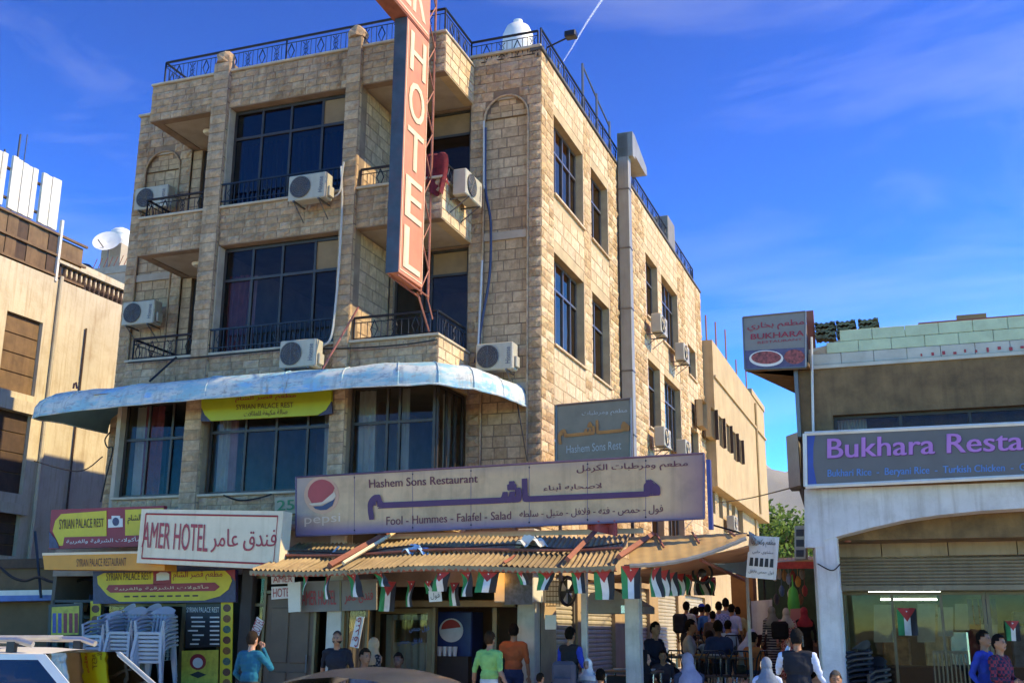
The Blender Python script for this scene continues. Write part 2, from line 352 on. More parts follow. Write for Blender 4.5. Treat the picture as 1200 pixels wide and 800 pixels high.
def _stone_unit(rng, rock):
    g = .5
    if rock:
        n = 3; m = 2; vs, fs = [], []
        for j in range(m+1):
            for i in range(n+1):
                e = i in (0, n) or j in (0, m)
                x, y = i/n, j/m; x += rng.uniform(-.06, .06) if 0 < i < n else (.022 if i == 0 else -.022); y += rng.uniform(-.08, .08) if 0 < j < m else (.035 if j == 0 else -.035)
                vs.append((x, y, rng.uniform(.15, .5) if e else rng.uniform(.8, 1.5)))
        for j in range(m):
            for i in range(n): a = j*(n+1)+i; fs.append((a, a+1, a+n+2, a+n+1))
        bd = list(range(n+1))+[j*(n+1)+n for j in range(1, m+1)]+[m*(n+1)+i for i in range(n-1, -1, -1)]+[j*(n+1) for j in range(m-1, 0, -1)]
        k0 = len(vs); vs += [(vs[i][0], vs[i][1], -.6) for i in bd]
        for q in range(len(bd)): r = (q+1) % len(bd); fs.append((bd[q], k0+q, k0+r, bd[r]))
        return vs, fs
    k = .02; ky = .03
    vs = [(k, ky, -.8), (1-k, ky, -1), (1-k, 1-ky, -1), (k, 1-ky, -1), (k*2, ky*2, g), (1-k*2, ky*2, g), (1-k*2, 1-ky*2, g), (k*2, 1-ky*2, g)]
    vs = [(x, y, z+rng.uniform(-.12, .12) if z > 0 else z) for x, y, z in vs]
    return vs, [(4, 5, 6, 7), (0, 1, 5, 4), (1, 2, 6, 5), (2, 3, 7, 6), (3, 0, 4, 7)]
def lay_stones(parent, limit=300):
    rng = random.Random(3); UN = {}
    for st in ('rock', 'ashlar', 'sunrock', 'sunashlar'):
        for k in range(8): UN[st, k] = _stone_unit(rng, 'rock' in st)
    area = []
    for i, (P, a0, a1, b0, b1, st, pr, _) in enumerate(STONES):
        q = [topx(P(a, b, 0)) for a, b in ((a0, b0), (a1, b0), (a1, b1), (a0, b1))]
        ar = abs(sum(q[k][0]*q[(k+1) % 4][1]-q[(k+1) % 4][0]*q[k][1] for k in range(4)))/2
        cx, cy = sum(p[0] for p in q)/4, sum(p[1] for p in q)/4
        area.append(ar if 0 < cx < 1200 and 0 < cy < 800 else 0)
    order = sorted(range(len(STONES)), key=lambda i: -area[i]); top = set(order[:limit]); org = ORG[parent]
    meshes = {}; rest = {}
    for i, (P, a0, a1, b0, b1, st, pr, base) in enumerate(STONES):
        k = rng.randrange(8); vs, fs = UN[st, k]
        o = Vector(P(a0, b0, 0)); A = Vector(P(a1, b0, 0))-o; B = Vector(P(a0, b1, 0))-o; N = (Vector(P(a0, b0, 1))-o)*pr
        if i in top:
            me = meshes.get((st, k))
            if me is None:
                me = bpy.data.meshes.new('stone'); me.from_pydata(vs, [], fs); me.materials.append(M[st]); meshes[st, k] = me
            ob = bpy.data.objects.new('stone', me); COL.objects.link(ob); ob.parent = parent; l = o-org
            ob.matrix_local = Matrix(((A.x, B.x, N.x, l.x), (A.y, B.y, N.y, l.y), (A.z, B.z, N.z, l.z), (0, 0, 0, 1)))
        else:
            mb = rest.setdefault(st, MB()); n = len(mb.v); mb.v += [tuple(o+A*x+B*y+N*z) for x, y, z in vs]; mb.f += [tuple(n+q for q in f) for f in fs]
    for st, mb in rest.items(): part('stone_facing', mb, st, parent, kind='stuff')
    STONES.clear()
def wallpanel(mb, P, a0, a1, b0, b1, holes=(), rev=.25, d=0.):
    A = sorted({a0, a1, *[min(max(h[i], a0), a1) for h in holes for i in (0, 1)]}); B = sorted({b0, b1, *[min(max(h[i], b0), b1) for h in holes for i in (2, 3)]})
    for i in range(len(A)-1):
        for j in range(len(B)-1):
            ca, cb = (A[i]+A[i+1])/2, (B[j]+B[j+1])/2
            if any(h[0] < ca < h[1] and h[2] < cb < h[3] for h in holes): continue
            mb.quad(P(A[i], B[j], d), P(A[i+1], B[j], d), P(A[i+1], B[j+1], d), P(A[i], B[j+1], d))
    for h in holes:
        q = [(h[0], h[2]), (h[1], h[2]), (h[1], h[3]), (h[0], h[3])]
        for k in range(4):
            p, r = q[k], q[(k+1) % 4]; mb.quad(P(*p, d), P(*r, d), P(*r, d-rev), P(*p, d-rev))
def window(parent, P, a0, a1, b0, b1, cols, transoms=(), d=-.12, glass='glass_blue', fm='frame', fw=.05, skip=(), wood=(), name='window'):
    """one window: frame part, mullions in it, each pane a sub-part. cols are fractions, transoms are heights."""
    fr = MB(); th = .05
    fr.pbox(P, a0, a1, b0, b0+fw, d-th, d); fr.pbox(P, a0, a1, b1-fw, b1, d-th, d); fr.pbox(P, a0, a0+fw, b0+fw, b1-fw, d-th, d); fr.pbox(P, a1-fw, a1, b0+fw, b1-fw, d-th, d)
    xs = [a0+fw]+[a0+(a1-a0)*c for c in cols]+[a1-fw]; zs = [b0+fw]+list(transoms)+[b1-fw]
    for x in xs[1:-1]: fr.pbox(P, x-fw*.45, x+fw*.45, b0+fw, b1-fw, d-th*.9, d+.006)
    for z in zs[1:-1]: fr.pbox(P, a0+fw, a1-fw, z-fw*.5, z+fw*.5, d-th*.95, d+.01)
    w = part(name, fr, fm, parent)
    for j in range(len(zs)-1):
        for i in range(len(xs)-1):
            if (i, j) in skip: continue
            mb = MB(); g = d-th*.5+random.uniform(-.004, .004); tl = random.uniform(-.004, .004)
            if (i, j) in wood: mb.pbox(P, xs[i]+.01, xs[i+1]-.01, zs[j]+.01, zs[j+1]-.01, g-.01, g+.012); part('board', mb, 'panelwood', w)
            else: mb.quad(P(xs[i], zs[j], g), P(xs[i+1], zs[j], g+tl), P(xs[i+1], zs[j+1], g+tl), P(xs[i], zs[j+1], g)); part('pane', mb, glass, w)
    return w
def curtain(mb, P, a0, a1, b0, b1, d, waves=6, amp=.04, taper=0.):
    return mb.sheet(lambda u, v: P(a0+(a1-a0)*u*(1-taper*(1-v)), b0+(b1-b0)*v, d+amp*math.sin(u*waves*6.28+v*1.5)), waves*6, 6)
# ================================================================== ground
mat('paleroad', '#a89f90', .9, var=.25, vsc=1.2, bump=.5, bsc=60); mat('paving', '#c4b8a2', .85, var=.22, vsc=1.5, bump=.3, dirt=.4); mat('kerb', '#a39b8d', .8, dirt=.4)  # road, paving and earth made extra pale to bounce light onto the hotel front
mat('earth', '#b5a488', .95, var=.25, vsc=.05, bump=.3, bsc=2); mat('steptread', '#b09c80', .8, var=.2, dirt=.4); mat('stepriser', '#7d6d58', .85, dirt=.4)
solo('ground', None, None, MB().sheet(lambda u, v: (-9000+18000*u, -9000+18000*v, -.22), 24, 24), 'earth', (0, 0, -.22), kind='structure')
solo('road', None, None, MB().sheet(lambda u, v: (-80+160*u, -22+16*v, -.13), 40, 6), 'paleroad', (0, -14, -.13), kind='structure')
solo('pavement', None, None, MB().box(-80, 80, -5.8, .6, -.2, 0), 'paving', (0, -3, 0), kind='structure')
solo('kerb', None, None, MB().box(-80, 80, -6.0, -5.8, -.2, .015, .02), 'kerb', (0, -5.9, 0), kind='structure')
solo('side_street', None, None, MB().box(-17.4, -9.8, .6, 60, -.2, -.005), 'paleroad', (-13, 30, 0), kind='structure')
tr = MB()
tr.box(.02, 4.95, .6, 3.2, -.2, .48)
solo('terrace', None, None, tr, 'paving', (2.5, 2, 0), kind='structure')
solo('upper_terrace', None, None, MB().box(.02, 4.95, 3.2, 60, -.2, .74), 'paving', (2.5, 20, 0), kind='structure')
for k in range(3):
    solo('step', None, None, MB().box(2.6, 4.94, .6-.28*(3-k), .6-.28*(2-k), -.19, .12*(k+1), .015), 'steptread', (3.8, 0, .12*k), kind='structure')
for k in range(2):
    solo('step', None, None, MB().box(2.4, 4.94, 3.2-.3*(2-k), 3.2-.3*(1-k), .4, .48+.085*(k+1), .012), 'steptread', (3.8, 2.6, .48), kind='structure')
# ================================================================== hotel
HB = thing('hotel_building', 'four storey stone hotel with balconies, blue tinted windows and roof railing', 'building', (-4.9, 0, 0))
FY0 = -1.5; XL, XR = -8.25, -1.45; P1 = (-6.66, -6.28); P2 = (-3.53, -3.22); ZF = 13.08
PF1, PF0, PSR = PF(FY0), PF(0.), PS(0.)
# --- structural core: slabs and partitions
for z, n in ((3.45, 'floor_slab'), (6.02, 'floor_slab'), (9.07, 'floor_slab'), (12.07, 'roof_slab')):
    mb = MB(); mb.box(XL+.03, XR-.03, -1.28, 0, z, z+.16); mb.box(-9.72, -.03, .003, 17.4, z, z+.16); part(n, mb, 'plaster', HB)
mb = MB(); mb.box(-9.6, -.3, 3.0, 3.1, 3.6, 12.06); mb.box(-6.5, -6.42, -1.2, 3, 3.6, 12.06); mb.box(-3.46, -3.36, .02, 3, 3.6, 12.06); part('partition', mb, 'inner', HB)
mb = MB(); mb.box(-4.2, -4.1, 3.1, 17.3, 3.6, 12.06); mb.box(-4.1, -.3, 8.3, 8.4, 3.6, 12.06); part('partition', mb, 'inner', HB)
# --- arched corner walls, y = 0
for (xa, xb, nxl, nxr) in ((-1.5, 0., -1.2, -.27), (-9.75, -8.25, -9.47, -8.53)):
    mb = MB(); ca, rr = (nxl+nxr)/2, (nxr-nxl)/2; zs = 12.14-rr
    wallpanel(mb, PF0, xa, xb, 3.3, zs, [(nxl, nxr, 3.9, zs)], .06); wallpanel(mb, PF0, xa, xb, zs+rr, ZF, [], .06)
    N = 14; arc = [(ca+rr*math.cos(math.pi*k/N), zs+rr*math.sin(math.pi*k/N)) for k in range(N+1)]
    for k in range(N):
        p, q = arc[k], arc[k+1]; ez = zs+rr
        mb.quad(PF0(*p, 0), PF0(p[0], ez, 0), PF0(q[0], ez, 0), PF0(*q, 0)); mb.quad(PF0(*p, 0), PF0(*q, 0), PF0(*q, -.07), PF0(*p, -.07))
    if xb > nxr: mb.quad(PF0(nxr, zs, 0), PF0(xb, zs, 0), PF0(xb, ez, 0), PF0(nxr, ez, 0))
    mb.quad(PF0(xa, zs, 0), PF0(nxl, zs, 0), PF0(nxl, ez, 0), PF0(xa, ez, 0))
    mb.quad(PF0(nxl-.1, 3.8, -.06), PF0(nxr+.1, 3.8, -.06), PF0(nxr+.1, 12.2, -.06), PF0(nxl-.1, 12.2, -.06))
    part('wall', mb, 'mortar', HB)
    stones(PF0, xa, xb, 3.4, ZF, [(nxl-.02, nxr+.02, 3.9, zs)], .2, (.26, .42), 'rock', .035, (ca, zs, rr+.02))
    stones(PF(.06), nxl, nxr, 3.9, zs, [], .215, (.22, .36), 'ashlar', .014)
    for j in range(3):
        z0, z1 = zs+j*.14, zs+(j+1)*.14; c = math.sqrt(max(0, rr*rr-(z1-zs)**2))-.01
        if c > .1: stones(PF(.06), ca-c, ca+c, z0, z1, [], .14, (.2, .3), 'ashlar', .014)
    ring = MB().tube([(nxl, -.02, 3.9)]+[(a, -.02, b) for a, b in reversed(arc)]+[(nxr, -.02, 3.9)], .022, 6); part('arch_moulding', ring, 'rock', HB, True)
    part('coping', MB().box(xa-.03, xb+.02, -.08, .25, ZF, ZF+.06, .012), 'sill', HB)
# --- stone bands of the front: roof parapet, balcony parapets, spandrel
BANDS = ((12.05, 12.86, .165), (9.05, 9.83, .155), (6.0, 6.79, .155), (3.4, 4.06, .16))
for z0, z1, ch in BANDS:
    for xa, xb in ((XL, P1[0]), (P1[1], P2[0]), (P2[1], XR)):
        part('parapet', MB().box(xa, xb, FY0, FY0+.2, z0, z1), 'mortar', HB)
        stones(PF1, xa, xb, z0+.015, z1, [], ch, (.2, .36), 'rock', .03)
        part('sill', MB().box(xa-.004, xb+(.04 if xb == XR else .004), FY0-.07, FY0+.23, z1, z1+.05, .01), 'sill', HB)
    # right-hand return of the balcony
    part('parapet', MB().box(XR-.2, XR-.002, FY0+.203, -.003, z0+.002, z1-.002), 'sunmortar', HB)
    stones(PS(XR), FY0, -.02, z0+.015, z1, [], ch*1.25, (.3, .5), 'sunashlar', .02)
    part('sill', MB().box(XR-.23, XR+.045, FY0+.236, -.07, z1+.001, z1+.049, .01), 'sill', HB)
    part('parapet', MB().box(XL, XL+.2, FY0+.203, -.003, z0+.002, z1-.002), 'mortar', HB)
# --- pilasters
for k, (xa, xb) in enumerate((P1, P2)):
    part('pilaster', MB().box(xa, xb, FY0-.09, FY0+.25, 3.3, 13.1, .01), 'mortar', HB)
    stones(PF(FY0-.09), xa, xb, 3.35, 13.08, [], .2, (.5, .6), 'rock', .03)
    stones(PS(xb), FY0-.08, FY0+.0, 3.35, 13.08, [], .3, (.1, .2), 'ashlar', .012)
    cap = MB().tube([((xa+xb)/2, FY0+.02, 13.1), ((xa+xb)/2, FY0+.02, 13.19), ((xa+xb)/2, FY0+.02, 13.3), ((xa+xb)/2, FY0+.02, 13.36)], [.19, .2, .17, .08], 9); cap.v = [tuple(c+.05*mnoise.noise(Vector(v)*9+Vector((i, k, 0))) for i, c in enumerate(v)) for v in cap.v]; part('pilaster_cap', cap, 'rock', HB)
# --- the flank wall of the window bay beside the right balcony
for z0, z1 in ((6.1, 9.05), (9.2, 12.05)):
    part('wall', MB().box(P2[1]-.25, P2[1]-.012, FY0+.26, .003, z0, z1), 'mortar', HB)
    stones(PS(P2[1]-.012), FY0+.1, .0, z0, z1, [], .245, (.3, .46), 'ashlar', .014)
    part('wall', MB().box(P1[0]+.012, P1[0]+.2, FY0+.26, .003, z0, z1), 'mortar', HB)
# --- balcony back walls with glazed doors
def back_wall(xa, xb, door, z0, z1, cols, wood, tz):
    mb = MB(); h = [(door[0], door[1], z0+.3, z1-.02)]; wallpanel(mb, PF(.05), xa, xb, z0, z1, h, .15); part('wall', mb, 'mortar', HB)
    stones(PF(.05), xa, xb, z0+.15, z1, h, .22, (.25, .4), 'ashlar', .014)
    window(HB, PF(.05), door[0], door[1], z0+.3, z1-.02, cols, (tz,), -.08, 'glass_dark', wood=wood, name='balcony_door')
back_wall(P2[1], -1.5, (-3.15, -1.53), 9.2, 12.05, (.3, .45), ((2, 1),), 11.5); back_wall(P2[1], -1.5, (-3.15, -1.53), 6.15, 9.05, (.38, .5), ((2, 1),), 8.5)
back_wall(XL, P1[0], (-8.0, -6.85), 9.2, 12.05, (.12, .62), ((1, 1),), 11.45); back_wall(XL, P1[0], (-8.0, -6.85), 6.15, 9.05, (.25, .62), ((1, 1), (2, 1)), 8.4)
for zz in (9.07, 12.07):
    part('ceiling_lamp', MB().lathe([(.0, -.07), (.12, -.06), (.15, -.02), (.15, 0)], (-7.3, -.7, zz-.02), 14), 'white', HB, True)
# --- window bay, 2nd and 3rd floor
for z0, z1, tz, gl in ((9.9, 12.03, 11.42, 'glass_blue'), (6.86, 9.02, 8.36, 'glass_dark')):
    window(HB, PF(FY0+.1), P1[1]+.03, P2[0]-.03, z0, z1, (.25, .5, .77), (tz,), -.1, gl, wood=((3, 1),), fw=.055)
    mb = MB(); mb.box(P1[1], P1[1]+.03, FY0, FY0+.3, z0-.02, z1+.02); part('jamb', mb, 'sill', HB)
    # low iron rail across the window
    rl = MB(); zt = z0+.42
    rl.box(P1[1]-.03, P2[0]+.03, FY0-.06, FY0-.03, zt, zt+.035); rl.box(P1[1]-.03, P2[0]+.03, FY0-.06, FY0-.03, z0+.06, z0+.08)
    n = 26
    for k in range(n+1):
        x = P1[1]+(P2[0]-P1[1])*k/n; rl.box(x-.008, x+.008, FY0-.055, FY0-.035, z0-.03, zt)
        if k % 4 == 2: rl.tube([(x, FY0-.045, z0+.14), (x+.06, FY0-.045, z0+.24), (x, FY0-.045, z0+.34), (x-.06, FY0-.045, z0+.24), (x, FY0-.045, z0+.14)], .008, 5)
    part('window_rail', rl, 'iron', HB)
mb = curtain(MB(), PF(FY0+.35), P1[1]+.1, P1[1]+.62, 6.95, 8.5, 0, 4, .035, .25); part('curtain', mb, 'curtain_red', HB, True)
mb = curtain(MB(), PF(FY0+.4), P1[1]+.45, P1[1]+.72, 6.95, 8.5, 0, 3, .03, .1); part('curtain', mb, 'curtain_pink', HB, True)
mb = curtain(MB(), PF(FY0+.5), P1[1]+.1, P2[0]-.1, 10.0, 11.4, 0, 22, .03); part('curtain', mb, mat('curtain_navy', '#3a4670', .9), HB, True)
# --- first floor glazing under the canopy
window(HB, PF(FY0+.1), XL+.02, P1[0]-.02, 4.12, 5.98, (.36, .72), (5.25,), -.05, 'glass_grey')
window(HB, PF(FY0+.1), P1[1]+.04, P2[0]-.04, 4.12, 5.98, (.3, .55, .8), (5.3,), -.05, 'glass_grey')
window(HB, PF(FY0+.1), P2[1]+.02, XR-.03, 4.12, 5.98, (.42, .56), (5.3,), -.05, 'glass_grey')
window(HB, PS(XR-.05), FY0+.12, -.04, 4.12, 5.98, (.4, .7), (), -.02, 'glass_grey')
for xa, xb, m_ in ((XL+.15, XL+.42, 'curtain_white'), (XL+.36, XL+.8, 'curtain_red'), (P1[1]+.12, P1[1]+.4, 'curtain_white'), (P1[1]+.38, P1[1]+.55, 'curtain_pink'), (P2[0]-.32, P2[0]-.1, 'curtain_white'), (P2[1]+.08, P2[1]+.42, 'curtain_white'), (P2[1]+.95, P2[1]+1.1, 'curtain_white')):
    part('curtain', curtain(MB(), PF(FY0+.35), xa, xb, 4.13, 5.95, 0, 3, .03), m_, HB, True)
part('curtain', curtain(MB(), PS(XR-.3), -.5, -.2, 4.13, 5.95, 0, 3, .03), 'curtain_white', HB, True)
part('wall', MB().box(XL-.08, XL+.015, FY0, 0, 3.3, 6.0), 'plaster', HB)
# --- side wall, x = 0
SW = [(.82, 2.95, 10.25, 12.0), (3.6, 5.08, 10.25, 12.0), (.82, 2.95, 7.1, 9.0), (3.6, 5.08, 7.1, 9.0), (.82, 2.95, 4.1, 5.9), (3.6, 5.08, 4.1, 5.9),
      (9.07, 10.55, 9.95, 11.75), (11.1, 13.4, 9.75, 11.75), (9.07, 10.55, 6.9, 8.75), (11.1, 13.4, 6.7, 8.75), (14.9, 16.2, 9.6, 10.6), (14.9, 16.2, 6.6, 7.9), (9.07, 10.55, 4., 5.6), (11.1, 13.4, 4., 5.6)]
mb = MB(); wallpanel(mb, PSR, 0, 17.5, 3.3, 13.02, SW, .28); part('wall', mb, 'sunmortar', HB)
ROUGH = [(.0, .78), (3.02, 3.52), (5.15, 5.95), (7.2, 8.95), (13.5, 14.6), (16.5, 17.5)]
for i, (a0, a1) in enumerate(ROUGH):
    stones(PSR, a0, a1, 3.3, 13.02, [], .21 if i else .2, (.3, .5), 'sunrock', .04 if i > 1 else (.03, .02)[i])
edges = [(.78, 3.02), (3.52, 5.15), (5.95, 7.2), (8.95, 13.5), (14.6, 16.5)]
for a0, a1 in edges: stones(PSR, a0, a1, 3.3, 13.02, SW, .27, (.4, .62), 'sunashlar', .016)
for (a0, a1, b0, b1) in SW:
    t = b1-.62 if b1-b0 > 1.5 else b0+.5
    if a1-a0 > 1.9: window(HB, PSR, a0, a1, b0, b1, (.27, .52, .77), (t,), -.16, 'glass_side', 'alu')
    else: window(HB, PSR, a0, a1, b0, b1, (.5,), (t,), -.16, 'glass_side', 'alu')
    part('sill', MB().box(-.02, .06, a0-.04, a1+.04, b0-.055, b0-.002, .008), 'sunashlar', HB)
part('coping', MB().box(-.22, .05, -.06, 17.52, 13.02, 13.1, .012), mat('coping', '#4c4a48', .8, dirt=.5), HB)
part('wall', MB().box(-9.75, -9.7, 0, 17.5, 3.3, 13.0), 'mortar', HB); part('wall', MB().box(-9.7, -.02, 17.42, 17.5, 3.3, 13.0), 'mortar', HB)
part('roof', MB().box(-9.6, -.25, .3, 17.3, 12.3, 12.42), 'plaster', HB)
# --- iron roof railing
def railing(pts, zb, h, post=1.5, step=.115, name='roof_railing'):
    rl = MB()
    for (x0, y0), (x1, y1) in zip(pts[:-1], pts[1:]):
        L = math.hypot(x1-x0, y1-y0); n = max(2, round(L/step)); ux, uy = (x1-x0)/L, (y1-y0)/L
        rl.tube([(x0, y0, zb+h), (x1, y1, zb+h)], .026, 6); rl.tube([(x0, y0, zb+h-.1), (x1, y1, zb+h-.1)], .01, 5); rl.tube([(x0, y0, zb+.06), (x1, y1, zb+.06)], .012, 5)
        for k in range(n+1):
            t = k/n; x, y = x0+(x1-x0)*t, y0+(y1-y0)*t; pz = k % max(1, round(post/step)) == 0
            if pz or k == n: rl.tube([(x, y, zb), (x, y, zb+h)], .02, 5)
            elif k % 6 == 3:
                rl.tube([(x+ux*a, y+uy*a, zb+h*.48+b) for a, b in ((0, .17), (.075, 0), (0, -.17), (-.075, 0), (0, .17))], .012, 5)
            elif k % 6 == 0:
                for sgn in (-1, 1): rl.tube([(x+ux*a*sgn, y+uy*a*sgn, zb+h*.48+b) for a, b in ((.07, .16), (.02, .1), (.05, .02), (.0, 0), (.05, -.02), (.02, -.1), (.07, -.16))], .01, 4)
                rl.tube([(x, y, zb+.06), (x, y, zb+h-.1)], .008, 4)
            else: rl.tube([(x, y, zb+.06), (x, y, zb+h-.1)], .008, 4)
    part(name, rl, 'iron', HB)
railing([(XL+.2, -.1), (XL+.2, FY0+.1), (XR-.06, FY0+.1), (XR-.06, -.02), (-.06, -.02)], 12.9, .56)
railing([(-.04, .1), (-.04, 16.5)], 13.08, .5, step=.2)
# --- balcony railings
railing([(P2[1]+.03, FY0+.06), (XR-.06, FY0+.06), (XR-.06, -.1)], 9.87, .4, step=.14, name='balcony_railing')
railing([(P2[1]+.03, FY0+.06), (XR-.06, FY0+.06), (XR-.06, -.1)], 6.83, .46, step=.14, name='balcony_railing')
railing([(XL+.1, -.1), (XL+.1, FY0+.06), (P1[0]-.03, FY0+.06)], 9.87, .42, step=.14, name='balcony_railing')
railing([(XL+.1, -.1), (XL+.1, FY0+.06), (P1[0]-.03, FY0+.06)], 6.83, .46, step=.14, name='balcony_railing')
lay_stones(HB, 300)
# ================================================================== things on the hotel
def ac_unit(org, rot, label, w=.84, h=.52, dp=.28):
    t = thing('air_conditioner', label, 'air conditioner', org, 'outdoor air conditioning units on the hotel', rot, local=True)
    part('casing', MB().box(-w/2, w/2, -dp/2, dp/2, 0, h, .02), 'acwhite', t)
    cx = -w*.17; r = h*.4; g = MB()
    g.lathe([(0, .0), (r, 0.), (r+.012, -.012), (r+.012, -.02)], (cx, -dp/2-.003, h/2), 24, 'y'); part('fan_recess', g, 'acgrille', t)
    g = MB()
    for k in range(5): rr = r*(k+1)/5; g.tube([(cx+rr*math.cos(a*.2618), -dp/2-.024, h/2+rr*math.sin(a*.2618)) for a in range(25)], .004, 4, False)
    for k in range(12): a = k*math.pi/6; g.tube([(cx, -dp/2-.026, h/2), (cx+r*math.cos(a), -dp/2-.026, h/2+r*math.sin(a))], .004, 4)
    part('fan_grille', g, 'alu', t)
    text('Hisense', lambda a, b, d: (w*.34+.07-b*.1, -dp/2-.004-d, h*.2+a*h*.6), mat('aclabel', '#39465e', .5), t, 1)
    for s in (-1, 1):
        b = MB(); b.box(s*w*.33-.015, s*w*.33+.015, -dp/2-.02, dp/2+.14, -.03, -.002); b.tube([(s*w*.33, -dp/2+.02, -.03), (s*w*.33, dp/2+.12, -.3)], .012, 5); part('bracket', b, 'alu', t)
    part('side_cover', MB().box(w/2+.002, w/2+.05, -dp*.2, dp*.4, h*.1, h*.5, .01), 'acwhite', t)
    return t
def acf(px0, px1, pyb, y, label):
    a, b = fp(px0, pyb, y), fp(px1, pyb, y); ac_unit(((a.x+b.x)/2, y, a.z), 0, label, w=(b.x-a.x)*.84)
acf(337, 389, 240, -1.86, 'white air conditioner below the third floor window of the hotel front')
acf(327, 377, 434, -1.86, 'white air conditioner just above the blue canopy, below second floor window')
acf(143, 187, 384, -.3, 'white air conditioner on left arched wall beside second floor balcony')
acf(157, 203, 250, -.3, 'air conditioner behind the rail of the top left balcony')
acf(556, 608, 437, -.3, 'white air conditioner on right arched wall above the canopy end')
a = fp(548, 240, -.9); ac_unit((-1.2, -.85, a.z+.08), R(90), 'white air conditioner bracketed to the side of the top right balcony', w=.82)
for px, py, l in ((772, 393, 'upper of the two air conditioners nearest the downpipe on sunlit wall'), (799, 425, 'air conditioner below second upper window of the sunlit side wall'), (776, 525, 'air conditioner beside lower window of the sunlit side wall, right of grey sign'), (801, 538, 'small air conditioner just above the top edge of the long restaurant board')):
    p = sp(px, py, .3); ac_unit((.32, p.y, p.z), R(90), l, w=.8)
# cables and hoses on the facade
def cable(label, pts, r, m, seg=5):
    P_ = [Vector(p) for p in pts]; out = []
    for i in range(len(P_)-1):
        a, b, c, d = P_[max(i-1, 0)], P_[i], P_[i+1], P_[min(i+2, len(P_)-1)]
        for k in range(6):
            t = k/6; out.append(.5*((2*b)+(c-a)*t+(2*a-5*b+4*c-d)*t*t+(3*b-a-3*c+d)*t**3))
    out.append(P_[-1]); return solo('cable', label, 'cable', MB().tube(out, r, seg), m, smooth=True)
def fpl(y, *pp): return [fp(a, b, y) for a, b in pp]
cable('thick dark blue cable hanging down the right arched wall', fpl(-.08, (569, 150), (569, 220), (575, 260), (574, 320), (566, 370), (561, 400), (557, 425)), .028, 'cable_b')
cable('pale drain hose along arch niche edge, top floor', fpl(-.1, (567, 142), (567, 215), (568, 218)), .02, 'cable_w')
cable('pale pipe beside the blue cable above the right air conditioner', fpl(-.1, (565, 305), (562, 370), (560, 408)), .025, 'cable_w')
cable('blue white cable down pilaster beside middle windows', fpl(-1.66, (400, 195), (401, 240), (398, 300), (394, 350), (388, 395), (376, 406)), .022, 'cable_w')
cable('thin dark cable drooping along balcony parapet of second floor', fpl(-1.62, (150, 425), (250, 417), (330, 410), (410, 408), (470, 404), (512, 398)), .016, 'cable_k')
cable('dark cable looping under the canopy at right end', fpl(-.12, (606, 470), (612, 505), (618, 540)), .014, 'cable_k')
cable('pale hose looping out of upper middle air conditioner', fpl(-1.7, (388, 232), (398, 225), (401, 205), (403, 190)), .018, 'cable_w')
cable('black cable hanging below first floor windows over the signs', fpl(-1.62, (262, 580), (280, 586), (300, 584), (318, 579)), .016, 'cable_k')
cable('cable curling from canopy end down the left corner', fpl(-.2, (129, 506), (123, 515), (126, 524), (132, 526), (124, 560), (118, 588)), .016, 'cable_k')
solo('prop_pole', 'thin dark pole leaning from left balcony down to canopy', 'pole', MB().tube([fp(207, 418, -1.75), fp(175, 447, -2.0)], .022, 6), 'iron')
solo('prop_pole', 'red and white pole leaning beside the middle pilaster above canopy', 'pole', MB().tube([fp(420, 360, -1.75), fp(378, 432, -2.1)], .022, 6), mat('redpole', '#9a5a4c', .6, var=.4, vsc=6))
# blankets over the top right balcony rail
bl = thing('red_blanket', 'dark red patterned blanket draped over the top right balcony rail', 'blanket', (-1.6, -1.45, 9.9))
mat('blanket', '#6e1f24', .95, var=.5, vsc=9, bump=.4, bsc=14)
for k, (x0, x1, zl) in enumerate(((-1.98, -1.68, 9.72), (-1.68, -1.38, 9.5))):
    def fn(u, v, x0=x0, x1=x1, zl=zl, k=k):
        s = v*2-1; z = 10.34-abs(s)**1.3*(10.34-zl)*(1 if s > 0 else .7); y = -1.46-.11*s-.05*math.sin(u*9+k)*abs(s)
        return (x0+(x1-x0)*u+.05*math.sin(v*7+u*3), y, z+.03*math.sin(u*8+k*2))
    part('fold', MB().sheet(fn, 12, 14), 'blanket', bl, True)
lp = MB(); 
for k in range(9): a = random.uniform(0, 6.28); lp.lathe([(0, -.07), (.08, -.04), (.1, 0), (.07, .05), (0, .07)], (-1.75+.13*math.cos(a*3)+k*.05-.2, -1.38+.06*math.sin(a), 10.33+.03*math.sin(k)), 8)
part('heap', lp, 'blanket', bl, True)
# metal downpipe / duct with hood on the side wall
dc = thing('air_duct', 'square sheet metal duct with hood running up the sunlit side wall', 'duct', (.3, 6.4, 3))
mat('ductmetal', '#8f8c80', .5, .25, var=.15, vsc=1.2, streak=.4, dcol='#6b5a40', dirt=.2)
for k in range(6):
    z0 = 4.6+k*1.55; part('duct_section', MB().box(.05, .33, 5.95, 6.2, z0, min(z0+1.545, 13.85), .012), 'ductmetal', dc); part('flange', MB().box(.04, .345, 5.935, 6.215, z0-.03, z0, .004), 'alu', dc)
hd = MB(); hd.extrude([(5.95, 13.86), (6.2, 13.86), (7.5, 13.5), (7.55, 13.3), (7.3, 13.25), (6.22, 13.3), (6.22, 13.2), (5.95, 13.2)], PS(.05), 0, .4); part('hood', hd, 'ductmetal', dc)
